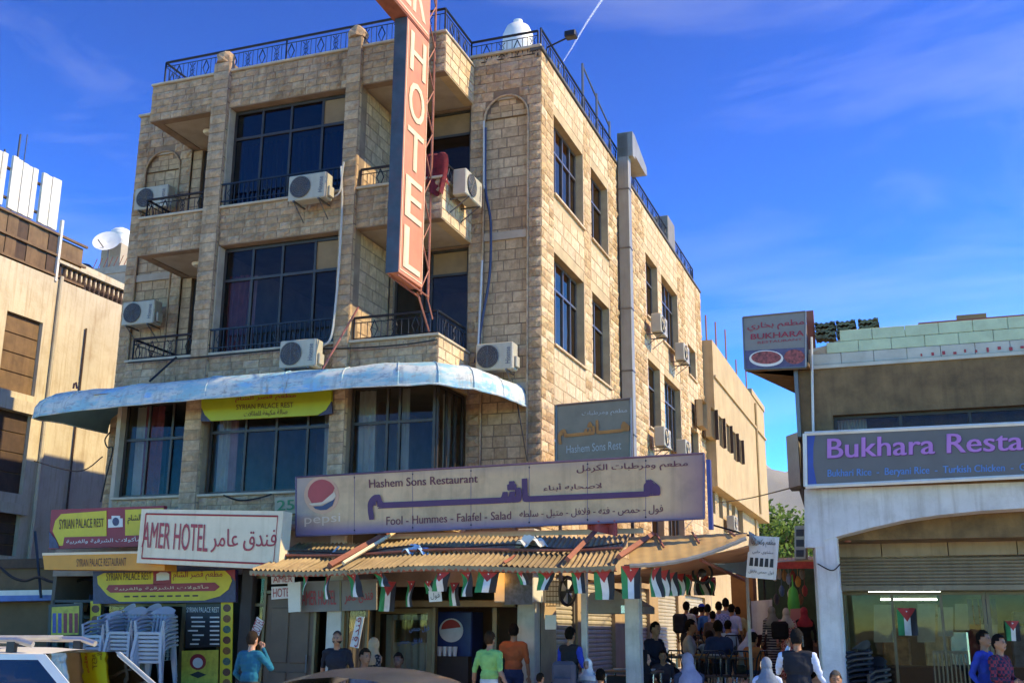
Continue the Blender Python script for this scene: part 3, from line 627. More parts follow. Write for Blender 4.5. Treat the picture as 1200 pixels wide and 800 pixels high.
# rooftop things
mat('tankwhite', '#d8d6d0', .45, var=.06, dirt=.15)
def tank(org, r, h, label):
    t = thing('water_tank', label, 'water tank', org, 'rooftop water tanks', local=True)
    part('barrel', MB().lathe([(r*.96, 0), (r, .03), (r, h*.3), (r*1.02, h*.32), (r*1.02, h*.36), (r, h*.38), (r, h*.66), (r*1.02, h*.68), (r*1.02, h*.72), (r, h*.74), (r, h*.86), (r*.75, h*.97), (r*.3, h*1.03)], seg=24), 'tankwhite', t, True)
    part('lid', MB().lathe([(r*.3, h*1.03), (r*.3, h*1.07), (0, h*1.08)], seg=16), 'tankwhite', t, True)
def roofstand(x, y, top): solo('tank_stand', 'steel stand carrying a rooftop water tank', 'stand', MB().box(x-.5, x+.5, y-.5, y+.5, 12.425, top), 'plaster')
q = fp(607, 40, 1.6); tank((q.x, 1.6, 12.9), .34, q.z+.2-12.9, 'white water tank behind the railing at the hotel roof corner'); solo('tank_stand', 'block stand under the corner water tank', 'stand', MB().box(q.x-.3, q.x+.3, 1.3, 1.9, 12.425, 12.9), 'plaster')
q = sp(703, 148, -1.2); tank((-1.2, q.y, 12.9), .45, 1.35, 'white water tank half hidden by the side roof edge'); solo('tank_stand', 'block stand under the side water tank', 'stand', MB().box(-1.6, -.8, q.y-.4, q.y+.4, 12.425, 12.9), 'plaster')
for x, y, w, h in ((-7.6, 9.2, .9, 1.9), (-8.7, 6.2, .5, 3.0)): solo('roof_shed', 'small plastered shed on the hotel roof, %s one' % ('taller' if h > 2 else 'lower'), 'shed', MB().box(x-w, x+w, y-w, y+w, 12.425, 12.42+h, .02), 'plaster')
q = fp(641, 56, .4); q2 = fp(668, 43, .4)
fl = thing('flood_lamp', 'black flood lamp on an arm at the hotel roof corner', 'lamp', (q.x, .4, 13.1)); part('arm', MB().tube([(-.05, .4, 13.1), q, q2], .018, 6), 'iron', fl); part('lamp_head', MB().box(q2.x-.1, q2.x+.14, .3, .5, q2.z-.04, q2.z+.1, .02), 'blackp', fl)
hp = MB()
for yy in (3.2, 4.4, 5.6): hp.tube([(-.05, yy, 13.1), (-.05, yy, 14.4-.15*(yy-3.2))], .03, 6)
hp.tube([(-.05, 3.2, 14.35), (-.05, 4.4, 14.1), (-.05, 5.6, 13.9)], .022, 6); solo('pipe_frame', 'grey pipe frame standing above the side roof edge', 'frame', hp, 'alu')
q = sp(786, 285, -.1); solo('roof_box', 'weathered metal cabinet at the far end of the hotel roof edge', 'cabinet', MB().box(-.5, .02, q.y-.9, q.y+.1, 13.11, 14.0, .02), mat('roofbox', '#7a7466', .6, dirt=.4))
solo('antenna', 'thin aerial rod above the front roof railing', 'antenna', MB().tube([(-2.9, -.8, 12.3), (-2.9, -.8, 14.4)], .012, 5), 'cable_w')
# contrail
q0, q1 = W(fp(655, 80, 6000)), W(fp(708, -5, 6600)); ct = MB().tube([q0+(q1-q0)*(k/8)+Vector((3*math.sin(k), 0, 0)) for k in range(9)], [2, 3, 4, 5, 6, 7, 7, 8, 8], 8)
tm = bpy.data.materials.new('contrail'); tm.use_nodes = True; nt = tm.node_tree; nt.nodes['Principled BSDF'].inputs['Base Color'].default_value = (.9, .92, .95, 1); nt.nodes['Principled BSDF'].inputs['Alpha'].default_value = .14; M['contrail'] = tm
o = bpy.data.objects.new('contrail', _mesh('contrail', ct, (0, 0, 0), 'contrail', True)); COL.objects.link(o); _props(o, 'thin white contrail slanting across the blue sky', 'contrail', None, None)
def gp(px, py, z):
    d = _ray(px, py); t = (z-CAMH)/d.z; return _fr(CAMW+d*t)
def lerp(a, b, t): return Vector(a)*(1-t)+Vector(b)*t
def pq(pts, y): return [fp(a, b, y) for a, b in pts]
def ptext(s, pts, y, m, parent, bold=1, t=.006, shear=0.): text(s, quadmap(*pq(pts, y), (0, -1, 0)), m, parent, bold, t, shear=shear)
def ppanel(mb, pts, y, t0, t1):      # photo quad (tl,tr,br,bl) on plane y, from depth t0 to t1 in front of it
    q = [Vector(p) for p in pq(pts, y)]; f = Vector((0, -1, 0)); q = [q[3], q[2], q[1], q[0]]
    return mb.hexa([p+f*t0 for p in q]+[p+f*t1 for p in q])
def ppoly(mb, pts, y, t0, t1):
    q = [fp(a, b, y) for a, b in pts]; n = len(mb.v); k = len(q)
    mb.v += [(p.x, p.y-t0, p.z) for p in q]+[(p.x, p.y-t1, p.z) for p in q]
    mb.f.append(tuple(range(n+k, n+2*k)))
    for i in range(k): j = (i+1) % k; mb.f.append((n+i, n+j, n+k+j, n+k+i))
    return mb
def circ(cx, cy, rx, ry=None, n=28, a0=0, a1=360): return [(cx+rx*math.cos(R(a0+(a1-a0)*k/n)), cy+(ry or rx)*math.sin(R(a0+(a1-a0)*k/n))) for k in range(n)]
# ================================================================== blue canopy
mcan = mat('canopy_blue', '#84b0b8', .8, .0, var=.12, vsc=1.5, dirt=.0); nt = mcan.node_tree; bs = nt.nodes['Principled BSDF']
lk = bs.inputs['Base Color'].links[0].from_socket; tcn = NN(nt, 'ShaderNodeTexCoord')
for scl, w0, w1, c, am in (((.9, .9, 3.5), .44, .54, '#c4c3ba', .9), ((3, 3, 9), .56, .6, '#8d9296', .8), ((.35, 1, 1), .56, .62, '#58a4d4', .7), ((5, 5, .5), .52, .62, '#8f9694', .6), ((2.2, 2.2, .5), .62, .7, '#7a5c3a', .7)):
    mpn = NN(nt, 'ShaderNodeMapping'); mpn.inputs['Scale'].default_value = scl; mpn.inputs['Location'].default_value = (w0*7, am*3, w1*5); nt.links.new(tcn.outputs['Object'], mpn.inputs['Vector'])
    n2 = NN(nt, 'ShaderNodeTexNoise'); n2.inputs['Scale'].default_value = 1.5; n2.inputs['Detail'].default_value = 9; n2.inputs['Roughness'].default_value = .7; nt.links.new(mpn.outputs[0], n2.inputs['Vector'])
    r2 = NN(nt, 'ShaderNodeMapRange'); r2.inputs[1].default_value = w0; r2.inputs[2].default_value = w1; r2.inputs[4].default_value = am; nt.links.new(n2.outputs['Fac'], r2.inputs[0])
    mx = NN(nt, 'ShaderNodeMixRGB'); nt.links.new(r2.outputs[0], mx.inputs['Fac']); nt.links.new(lk, mx.inputs['Color1']); mx.inputs['Color2'].default_value = (*srgb(c), 1); lk = mx.outputs[0]
nt.links.new(lk, bs.inputs['Base Color'])
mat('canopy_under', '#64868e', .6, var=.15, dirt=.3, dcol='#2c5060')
CN = thing('blue_canopy', 'long curved blue metal canopy with peeling paint above first floor windows', 'canopy', (-4.9, -1.5, 5.7))
ZC = 5.72
sta = [(Vector((-9.85, .05, 0)), Vector((-8.4, .05, 0)))]
for pxx, pyy, I in ((75, 496, (-8.4, -.5)), (48, 492, (-8.35, -1.0)), (38, 489, (-8.3, -1.5)), (46, 486, (-8.2, -1.5)), (75, 483, (-7.8, -1.5)), (140, 475, (-7.0, -1.5)), (240, 466, (-5.5, -1.5)), (330, 460, (-4.2, -1.5)), (400, 455, (-3., -1.5)), (466, 450, (-2.2, -1.5)), (514, 450, (-1.7, -1.5)), (556, 454.5, (-1.45, -1.2)), (590, 466, (-1.3, -.5))):
    g = gp(pxx, pyy, ZC); sta.append((Vector((g.x, g.y, 0)), Vector((*I, 0))))
sta.append((Vector((-.26, .03, 0)), Vector((-1.2, .03, 0))))
st2 = []
for i in range(len(sta)-1):
    for j in range(4): t = j/4; st2.append((sta[i][0].lerp(sta[i+1][0], t), sta[i][1].lerp(sta[i+1][1], t)))
SEAMS = [4*i for i in range(1, len(sta)-1)]; st2.append(sta[-1]); sta = st2
prof = [(1.0, 0), (1.0, .08), (.985, .2), (.93, .32), (.82, .41), (.62, .47), (.3, .5), (0, .52)]
def can_at(i, o, z, off=0.):
    L_, I_ = sta[i]; dn = mnoise.noise(Vector((L_.x*1.7, L_.y*1.7+z*2, .3)))*.035*(1 if o > .3 else 0)+.012*mnoise.noise(Vector((L_.x*6, L_.y*6, z*6))); p = I_+(L_-I_)*(o-off+dn*.6); return (p.x, p.y, ZC+z+dn*.7)
mb = MB(); n0 = 0
for i in range(len(sta)):
    for o_, z_ in prof: mb.v.append(can_at(i, o_, z_))
k = len(prof)
for i in range(len(sta)-1):
    for j in range(k-1): a = i*k+j; mb.f.append((a, a+1, a+k+1, a+k))
part('canopy_skin', mb, 'canopy_blue', CN, True)
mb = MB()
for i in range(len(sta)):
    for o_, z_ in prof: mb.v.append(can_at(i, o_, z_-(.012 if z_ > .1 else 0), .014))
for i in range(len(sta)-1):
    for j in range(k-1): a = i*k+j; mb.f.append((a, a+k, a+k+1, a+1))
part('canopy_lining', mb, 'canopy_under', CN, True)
for i in SEAMS: part('seam', MB().tube([can_at(i, o_+.004, z_+.004) for o_, z_ in prof], .01, 5), 'canopy_blue', CN, True)
part('lip', MB().tube([can_at(i, 1., 0) for i in range(len(sta))], .02, 6), 'canopy_blue', CN, True)
part('ceiling_panel', MB().quad(*[(a, b, 6.0) for a, b in ((-8.3, -2.3), (-1.9, -2.3), (-1.5, -1.45), (-8.3, -1.45))]), 'plaster', CN)
solo('iron_hook', 'small red iron hook on top of the canopy left end', 'hook', MB().tube([fp(86, 455, -2.2), fp(87, 449, -2.2), fp(89, 448, -2.2), fp(90, 455, -2.2)], .02, 5), mat('redhook', '#6a2f2c', .6))
# ================================================================== projecting HOTEL sign
mat('signpink', '#c67a58', .6, var=.14, vsc=2, dirt=.3, dcol='#8a5a4c', streak=.2); mat('cream', '#dcc09a', .6, var=.1, dirt=.2); mat('signedge', '#3c464e', .55, .2, var=.35, vsc=3, dirt=.5, dcol='#6a3036'); mat('rustframe', '#9a5a44', .7, var=.3, vsc=6)
HS = thing('hotel_sign', 'tall faded pink HOTEL sign with cream letters fixed to a lattice mast', 'sign', (-1.7, -2.4, 7.5))
xs, yf, yb, zb, zt = -1.6, -2.89, -1.9, 7.58, 12.45
part('sign_box', MB().box(xs-.24, xs-.003, yf+.003, yb, zb, zt, .01), 'signpink', HS); part('front_edge', MB().box(xs-.245, xs, yf-.01, yf, zb, zt), 'signedge', HS)
b = MB(); 
for q in ((yf+.03, yf+.05, zb+.06, zt-.03), (yb-.06, yb-.04, zb+.06, zt-.03)): b.box(xs, xs+.006, *q)
b.box(xs, xs+.006, yf+.05, yb-.06, zb+.06, zb+.08); part('border', b, 'cream', HS)
lh = (zt-zb-.15)/5
for k, ch in enumerate('HOTEL'):
    z1 = zt-.12-k*lh
    text(ch, lambda a, b, d, z1=z1: (xs+.006+d, yf+.17+a*.64, z1-.05-(1-b)*(lh-.17)), 'cream', HS, 3)
tr_ = MB(); yt = -1.55
for yy in (yb+.03, yt): tr_.tube([(xs-.05, yy, zb-.1), (xs-.05, yy, 13.9)], .022, 6)
z = zb; k = 0
while z < 13.6: tr_.tube([(xs-.05, (yb+.03, yt)[k % 2], z), (xs-.05, (yt, yb+.03)[k % 2], z+.45)], .015, 5); z += .45; k += 1
part('lattice_mast', tr_, 'rustframe', HS)
b = MB()
for xx in (xs-.2, xs-.04): b.tube([(xx, yf+.05, zb-.03), (xx, yt, zb-.06)], .018, 5)
part('bracket', b, 'rustframe', HS)
for p_, q_, r_ in (((xs-.1, yb, zb-.06), (xs-.05, yt+.1, 6.9), .02), ((xs-.05, yt, zb-.1), (xs+.05, yt+.02, 7.1), .015), ((xs-.1, yt, 12.3), (xs-.1, -1.3, 12.3), .02), ((xs-.1, yt, 9.6), (xs-.1, -1.35, 9.6), .02)): part('brace', MB().tube([p_, q_], r_, 5), 'rustframe', HS)
AS = thing('overhead_sign', 'projecting pink sign box cut by the top picture edge above HOTEL sign', 'sign', (-1.7, -3, 12.5))
part('sign_box', MB().box(xs-.33, xs-.003, -5.0, -1.92, 12.47, 13.7, .01), 'rustframe', AS); part('face', MB().box(xs-.003, xs+.01, -4.98, -1.94, 12.5, 13.68), 'signpink', AS)
b = MB(); b.box(xs+.011, xs+.016, -4.9, -2.0, 12.56, 12.59); part('border', b, 'cream', AS); text('AMER', lambda a, b, d: (xs+.011+d, -4.8+a*2.65, 12.7+b*.85), 'cream', AS, 3)
# ================================================================== long restaurant board
def grad_mat(name, base, c2, edge='z', lo=0., hi=.35, side=None):
    m = mat(name, base, .5, var=.16, vsc=1.3, dirt=.55, dcol='#8a6a44', streak=.35); nt = m.node_tree; b = nt.nodes['Principled BSDF']; lk = b.inputs['Base Color'].links[0].from_socket
    tcn = NN(nt, 'ShaderNodeTexCoord'); sx = NN(nt, 'ShaderNodeSeparateXYZ'); nt.links.new(tcn.outputs['Generated'], sx.inputs[0])
    for ax, l, h, c, am in ((2, lo, hi, c2, .9),)+((side or ())):
        r2 = NN(nt, 'ShaderNodeMapRange'); r2.inputs[1].default_value = l; r2.inputs[2].default_value = h; r2.inputs[3].default_value = am; r2.inputs[4].default_value = 0; r2.interpolation_type = 'SMOOTHSTEP'
        nt.links.new(sx.outputs[ax], r2.inputs[0]); mx = NN(nt, 'ShaderNodeMixRGB'); nt.links.new(r2.outputs[0], mx.inputs['Fac']); nt.links.new(lk, mx.inputs['Color1']); mx.inputs['Color2'].default_value = (*srgb(c), 1); lk = mx.outputs[0]
    nt.links.new(lk, b.inputs['Base Color']); return m
grad_mat('boardprint', '#cf9f72', '#6a4c78', lo=.02, hi=.26, side=((0, 0., .1, '#8a7880', .5), (0, 1.02, .9, '#7a4a60', .8), (2, 1.0, .8, '#8a7070', .4)))
mat('violet', '#55284c', .55, var=.1); mat('maroon', '#6a2830', .55, var=.15); mat('pepsicream', '#d9b696', .5); mat('pepsired', '#b23a34', .5, var=.15, vsc=3); mat('pepsiglow', '#cf9470', .5, var=.12); mat('pepsiblue', '#333a55', .5)
HY = -2.0
HBd = thing('restaurant_board', 'long tan and purple restaurant billboard with cola logo above tin awning', 'sign', (0, HY, 3.3))
Q = ((347, 559), (825, 531), (825, 607), (347, 628))
part('panel', ppanel(MB(), Q, HY, -.12, 0), 'boardprint', HBd)
q = pq(Q, HY); fr = MB()
for i, j in ((0, 1), (1, 2), (2, 3), (3, 0)): fr.tube([q[i]+Vector((0, -.0, 0)), q[j]+Vector((0, -.0, 0))], .018, 5)
part('frame', fr, mat('boardframe', '#6b5566', .5, .3), HBd)
for k in range(1, 7):
    t_ = k/7; a_ = [lerp(Q[0]+(0,), Q[1]+(0,), t_), lerp(Q[3]+(0,), Q[2]+(0,), t_)]; part('panel_seam', MB().tube([fp(a_[0].x, a_[0].y, HY-.002), fp(a_[1].x, a_[1].y, HY-.002)], .004, 4), 'boardframe', HBd)
    for p_ in (.06, .94): c_ = a_[0].lerp(a_[1], p_); part('bolt', MB().lathe([(0, -.006), (.012, -.004), (.014, 0)], tuple(fp(c_.x, c_.y, HY-.004)), 8, 'y'), 'iron', HBd)
ptext('Hashem Sons Restaurant', ((432.5, 561.5), (560, 555.5), (560, 565), (433, 571.5)), HY, 'maroon', HBd, 3)
ptext('Fool - Hummes - Falafel - Salad', ((453, 605), (599, 598.5), (599, 608), (453, 615)), HY, 'maroon', HBd, 2)
ptext('ه'+'ـ'*15+'اش'+'ـ'*17+'م', ((433, 570), (772, 556), (772, 592), (433, 607)), HY, 'violet', HBd, 5)
ptext('مطعم ومرطبات الكرمل', ((676, 545), (806, 539), (806, 549), (676, 556)), HY, 'maroon', HBd, 2)
ptext('لاصحابه أبناء', ((637, 567), (705, 563.5), (705, 573), (637, 576)), HY, 'maroon', HBd, 2)
ptext('فول - حمص - فته - فلافل - متبل - سلطه', ((609, 598), (777, 591), (777, 602), (609, 608)), HY, 'maroon', HBd, 2)
lg = part('logo', ppoly(MB(), circ(377, 580, 20.5, 21.5), HY, 0, .006), 'pepsiglow', HBd)
part('logo_red', ppoly(MB(), circ(377.5, 579, 16.5, 17.5, 16, 172, 345)+[(388, 583), (378, 589), (366, 590)], HY, .006, .01), 'pepsired', lg)
part('logo_white', ppoly(MB(), [(362, 590), (378, 588), (392, 576), (394, 581), (390, 586), (376, 591.5), (366, 592)], HY, .01, .014), 'pepsicream', lg)
part('logo_blue', ppoly(MB(), [(367, 593), (378, 592.5), (390, 586), (393, 584), (390, 592), (383, 597), (376, 597.5), (370, 596)], HY, .01, .013), 'pepsiblue', lg)
ptext('pepsi', ((357, 604), (399, 601), (399, 614), (357, 617)), HY, 'pepsicream', HBd, 1)
solo('blue_post', 'blue upright at the right end of the long restaurant board', 'post', MB().box(q[1].x+.03, q[1].x+.09, HY-.02, HY+.1, 3.2, q[1].z-.1), mat('bluepost', '#3a4278', .6))
n25 = thing('number_plate', 'green house number half hidden behind the cream light box', 'number plate', tuple(fp(337, 600, -1.62))); part('plate', ppanel(MB(), ((322, 583), (347, 581), (347, 601), (322, 603)), -1.62, -.01, 0), 'shopplate' if 'shopplate' in M else mat('shopplate', '#a89a80', .7), n25); ptext('25', ((325, 586), (345, 585), (345, 597), (325, 598)), -1.62, mat('greenno', '#2f7a4a', .6), n25, 3)
# grey sign behind it
GY = -.95
GS = thing('wall_sign', 'weathered grey sign with orange Arabic lettering behind the long board', 'sign', (1.3, GY, 4.3)); mat('greysign', '#7d6f5a', .6, var=.12, dirt=.35); mat('orangepaint', '#b06f30', .6, var=.15); mat('palepaint', '#a8a69c', .6)
Q = ((652, 475), (739, 467), (739, 545), (652, 552)); part('panel', ppanel(MB(), Q, GY, -.06, 0), 'greysign', GS); q = pq(Q, GY); fr = MB()
for i, j in ((0, 1), (1, 2), (2, 3), (3, 0)): fr.tube([q[i], q[j]], .02, 5)
part('frame', fr, 'alu', GS); part('post', MB().box(q[1].x-.06, q[1].x-.01, GY+.065, GY+.12, 2.5, q[1].z), 'alu', GS); part('post', MB().box(q[0].x+.01, q[0].x+.06, GY+.065, GY+.12, 2.5, q[0].z), 'alu', GS)
ptext('ه'+'ـ'*5+'اش'+'ـ'*4+'م', ((655, 497), (737, 490), (737, 512), (655, 520)), GY, 'orangepaint', GS, 4); ptext('Hashem Sons Rest', ((664, 522), (728, 516), (728, 526), (664, 531)), GY, 'palepaint', GS, 1); ptext('مطعم ومرطبات', ((682, 482), (735, 478), (735, 485), (682, 489)), GY, 'palepaint', GS, 1)
# ================================================================== AMER HOTEL light box
AY = -2.6
AH = thing('light_box_sign', 'cream light box sign reading AMER HOTEL in red with red border', 'sign', (-5.2, AY, 2.7)); mat('boxcream', '#d8c3a2', .5, var=.08, dirt=.25, streak=.25, dcol='#a08868'); mat('signred', '#a3343a', .55, var=.12)
Q = ((166, 596), (332, 598.5), (326, 667), (160, 659)); part('box', ppanel(MB(), Q, AY, -.3, 0), 'boxcream', AH)
def inset(pts, k0, k1):
    f = lambda a, b: tuple((1-a)*((1-b)*pts[0][i]+b*pts[3][i])+a*((1-b)*pts[1][i]+b*pts[2][i]) for i in (0, 1)); return [f(k0, k1), f(1-k0, k1), f(1-k0, 1-k1), f(k0, 1-k1)]
i1 = pq(inset(Q, .035, .09), AY); part('border', MB().tube([p+Vector((0, -.004, 0)) for p in i1+[i1[0]]], .016, 4, False), 'signred', AH)
ptext('AMER HOTEL', ((169, 611), (244.5, 614), (243, 646.5), (166, 641)), AY, 'signred', AH, 3); ptext('فندق عامر', ((248, 619), (325, 620), (323, 646), (247, 647)), AY, 'signred', AH, 2)
part('hanger', MB().box(-6.2, -6.15, AY+.31, -1.62, 3.5, 3.55).box(-4.2, -4.15, AY+.31, -1.62, 3.4, 3.45), 'rustframe', AH)
# ================================================================== palace restaurant signs
mat('syryellow', '#c9b024', .55, var=.12, dirt=.2); mat('syrred', '#8f2029', .55, var=.15); mat('syrgreen', '#9aa01c', .5, var=.1); mat('darkblue', '#2e2a4a', .5, var=.4, vsc=14); mat('orangestrip', '#d08a2c', .6, var=.1, dirt=.2); mat('brownink', '#4a2018', .6)
SY = -1.95
S1 = thing('shop_sign', 'red and yellow palace restaurant sign left of the cream light box', 'sign', (-8.2, SY, 3.0))
part('panel', ppanel(MB(), ((60, 597), (192, 592), (192, 639), (57, 643)), SY, -.1, 0), 'syrred', S1)
part('yellow_field', ppoly(MB(), [(72, 602), (125, 598), (125, 637), (70, 639), (62, 622), (65, 610)], SY, 0, .008), 'syryellow', S1); part('yellow_field', ppoly(MB(), [(147, 597), (192, 595), (192, 634), (147, 637)], SY, 0, .008), 'syryellow', S1)
part('red_bar', ppoly(MB(), [(76, 629), (192, 626), (192, 638), (74, 640)], SY, .008, .013), 'syrred', S1); part('corner', ppoly(MB(), [(58, 622), (66, 632), (70, 642), (58, 642)], SY, .008, .013), 'darkblue', S1)
part('emblem', ppoly(MB(), [(127, 608), (131, 608), (131, 604), (141, 604), (141, 607), (144, 607), (144, 617), (127, 618)], SY, 0, .008), 'white', S1); part('emblem_disc', ppoly(MB(), circ(136, 611, 4, 5, 12), SY, .008, .012), 'darkblue', S1)
ptext('SYRIAN PALACE REST', ((70, 608), (122, 607), (122, 617), (70, 620)), SY, 'brownink', S1, 2, .014); ptext('مأكولات الشرقية والغربية', ((79, 631), (165, 628), (165, 635), (78, 637.5)), SY, 'white', S1, 1, .016); ptext('الشام', ((150, 603), (166, 602), (166, 613), (150, 614)), SY, 'brownink', S1, 2, .014)
S2 = thing('fascia_strip', 'orange strip sign reading palace restaurant under the red and yellow sign', 'sign', (-8.2, -2.3, 2.6))
part('strip', ppanel(MB(), ((50, 650), (193, 647), (193, 668), (52, 667)), -2.3, -.35, 0), 'orangestrip', S2); part('top_edge', ppanel(MB(), ((50, 647.5), (193, 645), (193, 647.5), (50, 650.5)), -2.3, -.35, .012), 'cream', S2); ptext('SYRIAN PALACE RESTAURANT', ((90, 654.5), (148, 653), (148, 662.5), (90, 663.5)), -2.3, 'brownink', S2, 1)
GY2 = -1.72
S3 = thing('green_sign', 'yellow green sign with clipped corners hanging under the blue canopy', 'sign', (-4.9, GY2, 5.2))
part('panel', ppoly(MB(), [(236, 463), (236, 477), (240, 486), (247, 493), (372, 486), (382, 480), (388, 470), (388, 455)], GY2, -.06, 0), 'syrgreen', S3)
ptext('مطعم قصر الشام', ((276, 464), (347, 460), (347, 468), (276, 472)), GY2, 'syrred', S3, 2); ptext('SYRIAN PALACE REST', ((277, 474), (344, 471), (344, 477), (277, 480)), GY2, 'brownink', S3, 2); ptext('صالة مكيفة للعائلات', ((286, 482), (337, 478.5), (337, 486), (286, 489.5)), GY2, 'brownink', S3, 2)
part('purple_corner', ppoly(MB(), [(388, 470), (389, 484), (372, 487), (382, 480)], GY2, -.05, -.005), 'darkblue', S3); part('purple_corner', ppoly(MB(), [(236, 478), (235, 493), (247, 493.5), (240, 486)], GY2, -.05, -.005), 'darkblue', S3)
LY = -1.5
S4 = thing('shopfront_sign', 'yellow and red rounded sign over the palace restaurant window', 'sign', (-6.8, LY, 2.1))
part('panel', ppanel(MB(), ((109, 669), (276, 667), (276, 705), (109, 707)), LY, -.08, 0), 'darkblue', S4)
part('yellow_field', ppoly(MB(), [(122, 671), (268, 668), (272, 680), (268, 690), (258, 698), (240, 703), (140, 704.5), (126, 697), (115, 684), (114, 675)], LY, 0, .008), 'syryellow', S4)
part('red_block', ppoly(MB(), [(180, 669), (201, 668.5), (201, 684), (180, 685)], LY, .008, .014), 'syrred', S4); part('red_bar', ppoly(MB(), [(128, 685), (252, 682), (258, 687), (252, 692), (130, 694), (125, 690)], LY, .008, .014), 'syrred', S4)
part('red_corner', ppoly(MB(), [(264, 668), (276, 667), (276, 680), (272, 676)], LY, .009, .015), 'syrred', S4)
ptext('SYRIAN PALACE REST', ((125, 671), (178, 670), (178, 678.5), (125, 680)), LY, 'brownink', S4, 2, .012); ptext('مطعم قصر الشام', ((203, 669), (261, 668), (261, 679), (203, 680)), LY, 'syrred', S4, 2, .012); ptext('مأكولات الشرقية والغربية', ((135, 687), (245, 684.5), (245, 690), (135, 692)), LY, 'cream', S4, 1, .018)
for k in range(9): part('small_print', ppanel(MB(), ((146+k*10, 697.6-k*.12), (152.5+k*10, 697.5-k*.12), (152.5+k*10, 699.4-k*.12), (146+k*10, 699.5-k*.12)), LY, .008, .012), 'brownink', S4)
part('emblem', ppoly(MB(), [(184, 672), (188, 670), (196, 670), (199, 672), (199, 679), (184, 680)], LY, .014, .018), 'white', S4)
# ================================================================== ground floor shopfronts
mat('shopwall', '#8d8070', .85, var=.2, dirt=.4); mat('bronze', '#6d5c40', .45, .4, dirt=.3); mat('doorwood', '#5c4836', .6, var=.2, vsc=4, dirt=.2); mat('whitepost', '#bdb4a4', .7, dirt=.35, streak=.3); mat('interior_wall', '#5e564c', .9)
gw = MB(); SH = -1.3
gw.box(-9.72, P2[1], SH+.05, SH+.2, 2.65, 3.5); gw.box(P2[1], -.02, -.12, .02, 2.45, 3.44); part('lintel_wall', gw, 'shopwall', HB)
gw = MB(); gw.box(-9.72, -.05, 2.2, 2.3, 0, 3.44); gw.box(-5.2, -5.1, -1.05, 2.2, 0, 3.44); gw.box(-3.36, -3.26, -1.05, 2.2, 0, 3.44); gw.box(-9.74, -9.66, -1.2, 2.2, 0, 3.44); part('shop_partition', gw, 'interior_wall', HB)
part('corner_pillar', MB().box(-.34, -.015, -.3, .02, 0, 3.44, .015), 'whitepost', HB)
part('shop_pillar', MB().box(P2[1]-.32, P2[1]-.02, -1.32, -1.02, 0, 3.4, .012), 'whitepost', HB)
part('shop_pillar', MB().box(-5.28, -5.04, -1.4, -1.1, 0, 3.4, .012), 'innerdark', HB)
def pw(px0, px1, py0, py1, y): a = fp(px0, py1, y); b = fp(px1, py0, y); return a.x, b.x, a.z, b.z
# palace restaurant window
window(HB, PF(SH), *pw(119, 216, 707, 700, SH)[:2], .35, 2.12, (.3, .62), (), -.02, 'glass_shop', 'bronze', name='shop_window')
window(HB, PF(SH), *pw(216, 259, 707, 700, SH)[:2], .35, 2.12, (), (), -.02, 'glass_shop', 'bronze', name='shop_window')
mat('menublack', '#1d1d1f', .5); mat('chalk', '#c8c8c0', .6); mat('poster', '#b7a63a', .6, var=.3, vsc=8)
mn = thing('menu_board', 'black menu board with white lines in the palace restaurant window', 'menu board', (-6, SH-.05, 1.3)); Q = ((218, 706), (259, 706), (258, 757), (217, 759)); part('panel', ppanel(MB(), Q, SH-.06, -.02, 0), 'menublack', mn); ptext('SYRIAN PALACE REST', ((219, 711), (257, 711), (257, 717), (219, 717)), SH-.06, 'chalk', mn, 2)
random.seed(5)
for k in range(7):
    y0 = 722+k*5.2; l = 220+random.uniform(0, 6); 
    for a, b in ((l, l+random.uniform(8, 16)), (246, 257)): part('menu_line', ppanel(MB(), ((a, y0), (b, y0), (b, y0+1.7), (a, y0+1.7)), SH-.06, 0, .003), 'chalk', mn)
ep = thing('emblem_poster', 'yellow poster with round portrait emblem below the menu board', 'poster', (-6, SH-.05, .5)); part('panel', ppanel(MB(), ((213, 762), (256, 761), (255, 812), (212, 813)), SH-.06, -.015, 0), 'poster', ep); part('emblem', ppoly(MB(), circ(232, 775, 9.5, 9.5, 18), SH-.06, 0, .004), 'syrred', ep); part('emblem_face', ppoly(MB(), circ(232, 776, 6, 6, 16), SH-.06, .004, .007), 'chalk', ep); part('emblem_mark', ppoly(MB(), [(222, 790), (232, 786), (242, 790), (232, 794)], SH-.06, 0, .004), 'menublack', ep)
for (xa, xb, ya, nm) in ((259, 273, 703, 'yellow strip of round food pictures right of the menu board'), (106, 118, 704, 'yellow strip of round food pictures at the left window edge')):
    st = thing('food_strip', nm, 'poster', (fp((xa+xb)/2, 750, SH-.08).x, SH-.08, .3)); part('panel', ppanel(MB(), ((xa, ya), (xb, ya), (xb-2, 830), (xa-2, 830)), SH-.08, -.015, 0), 'syryellow', st)
    for k in range(9): part('food_picture', ppoly(MB(), circ((xa+xb)/2-.2*k*.4, ya+9+k*12.5, 4.6, 4.6, 14), SH-.08, 0, .004), mat('food%d' % (k % 3), ('#5c3326', '#7a4b22', '#3e5a4e')[k % 3], .6, var=.5, vsc=40), st)
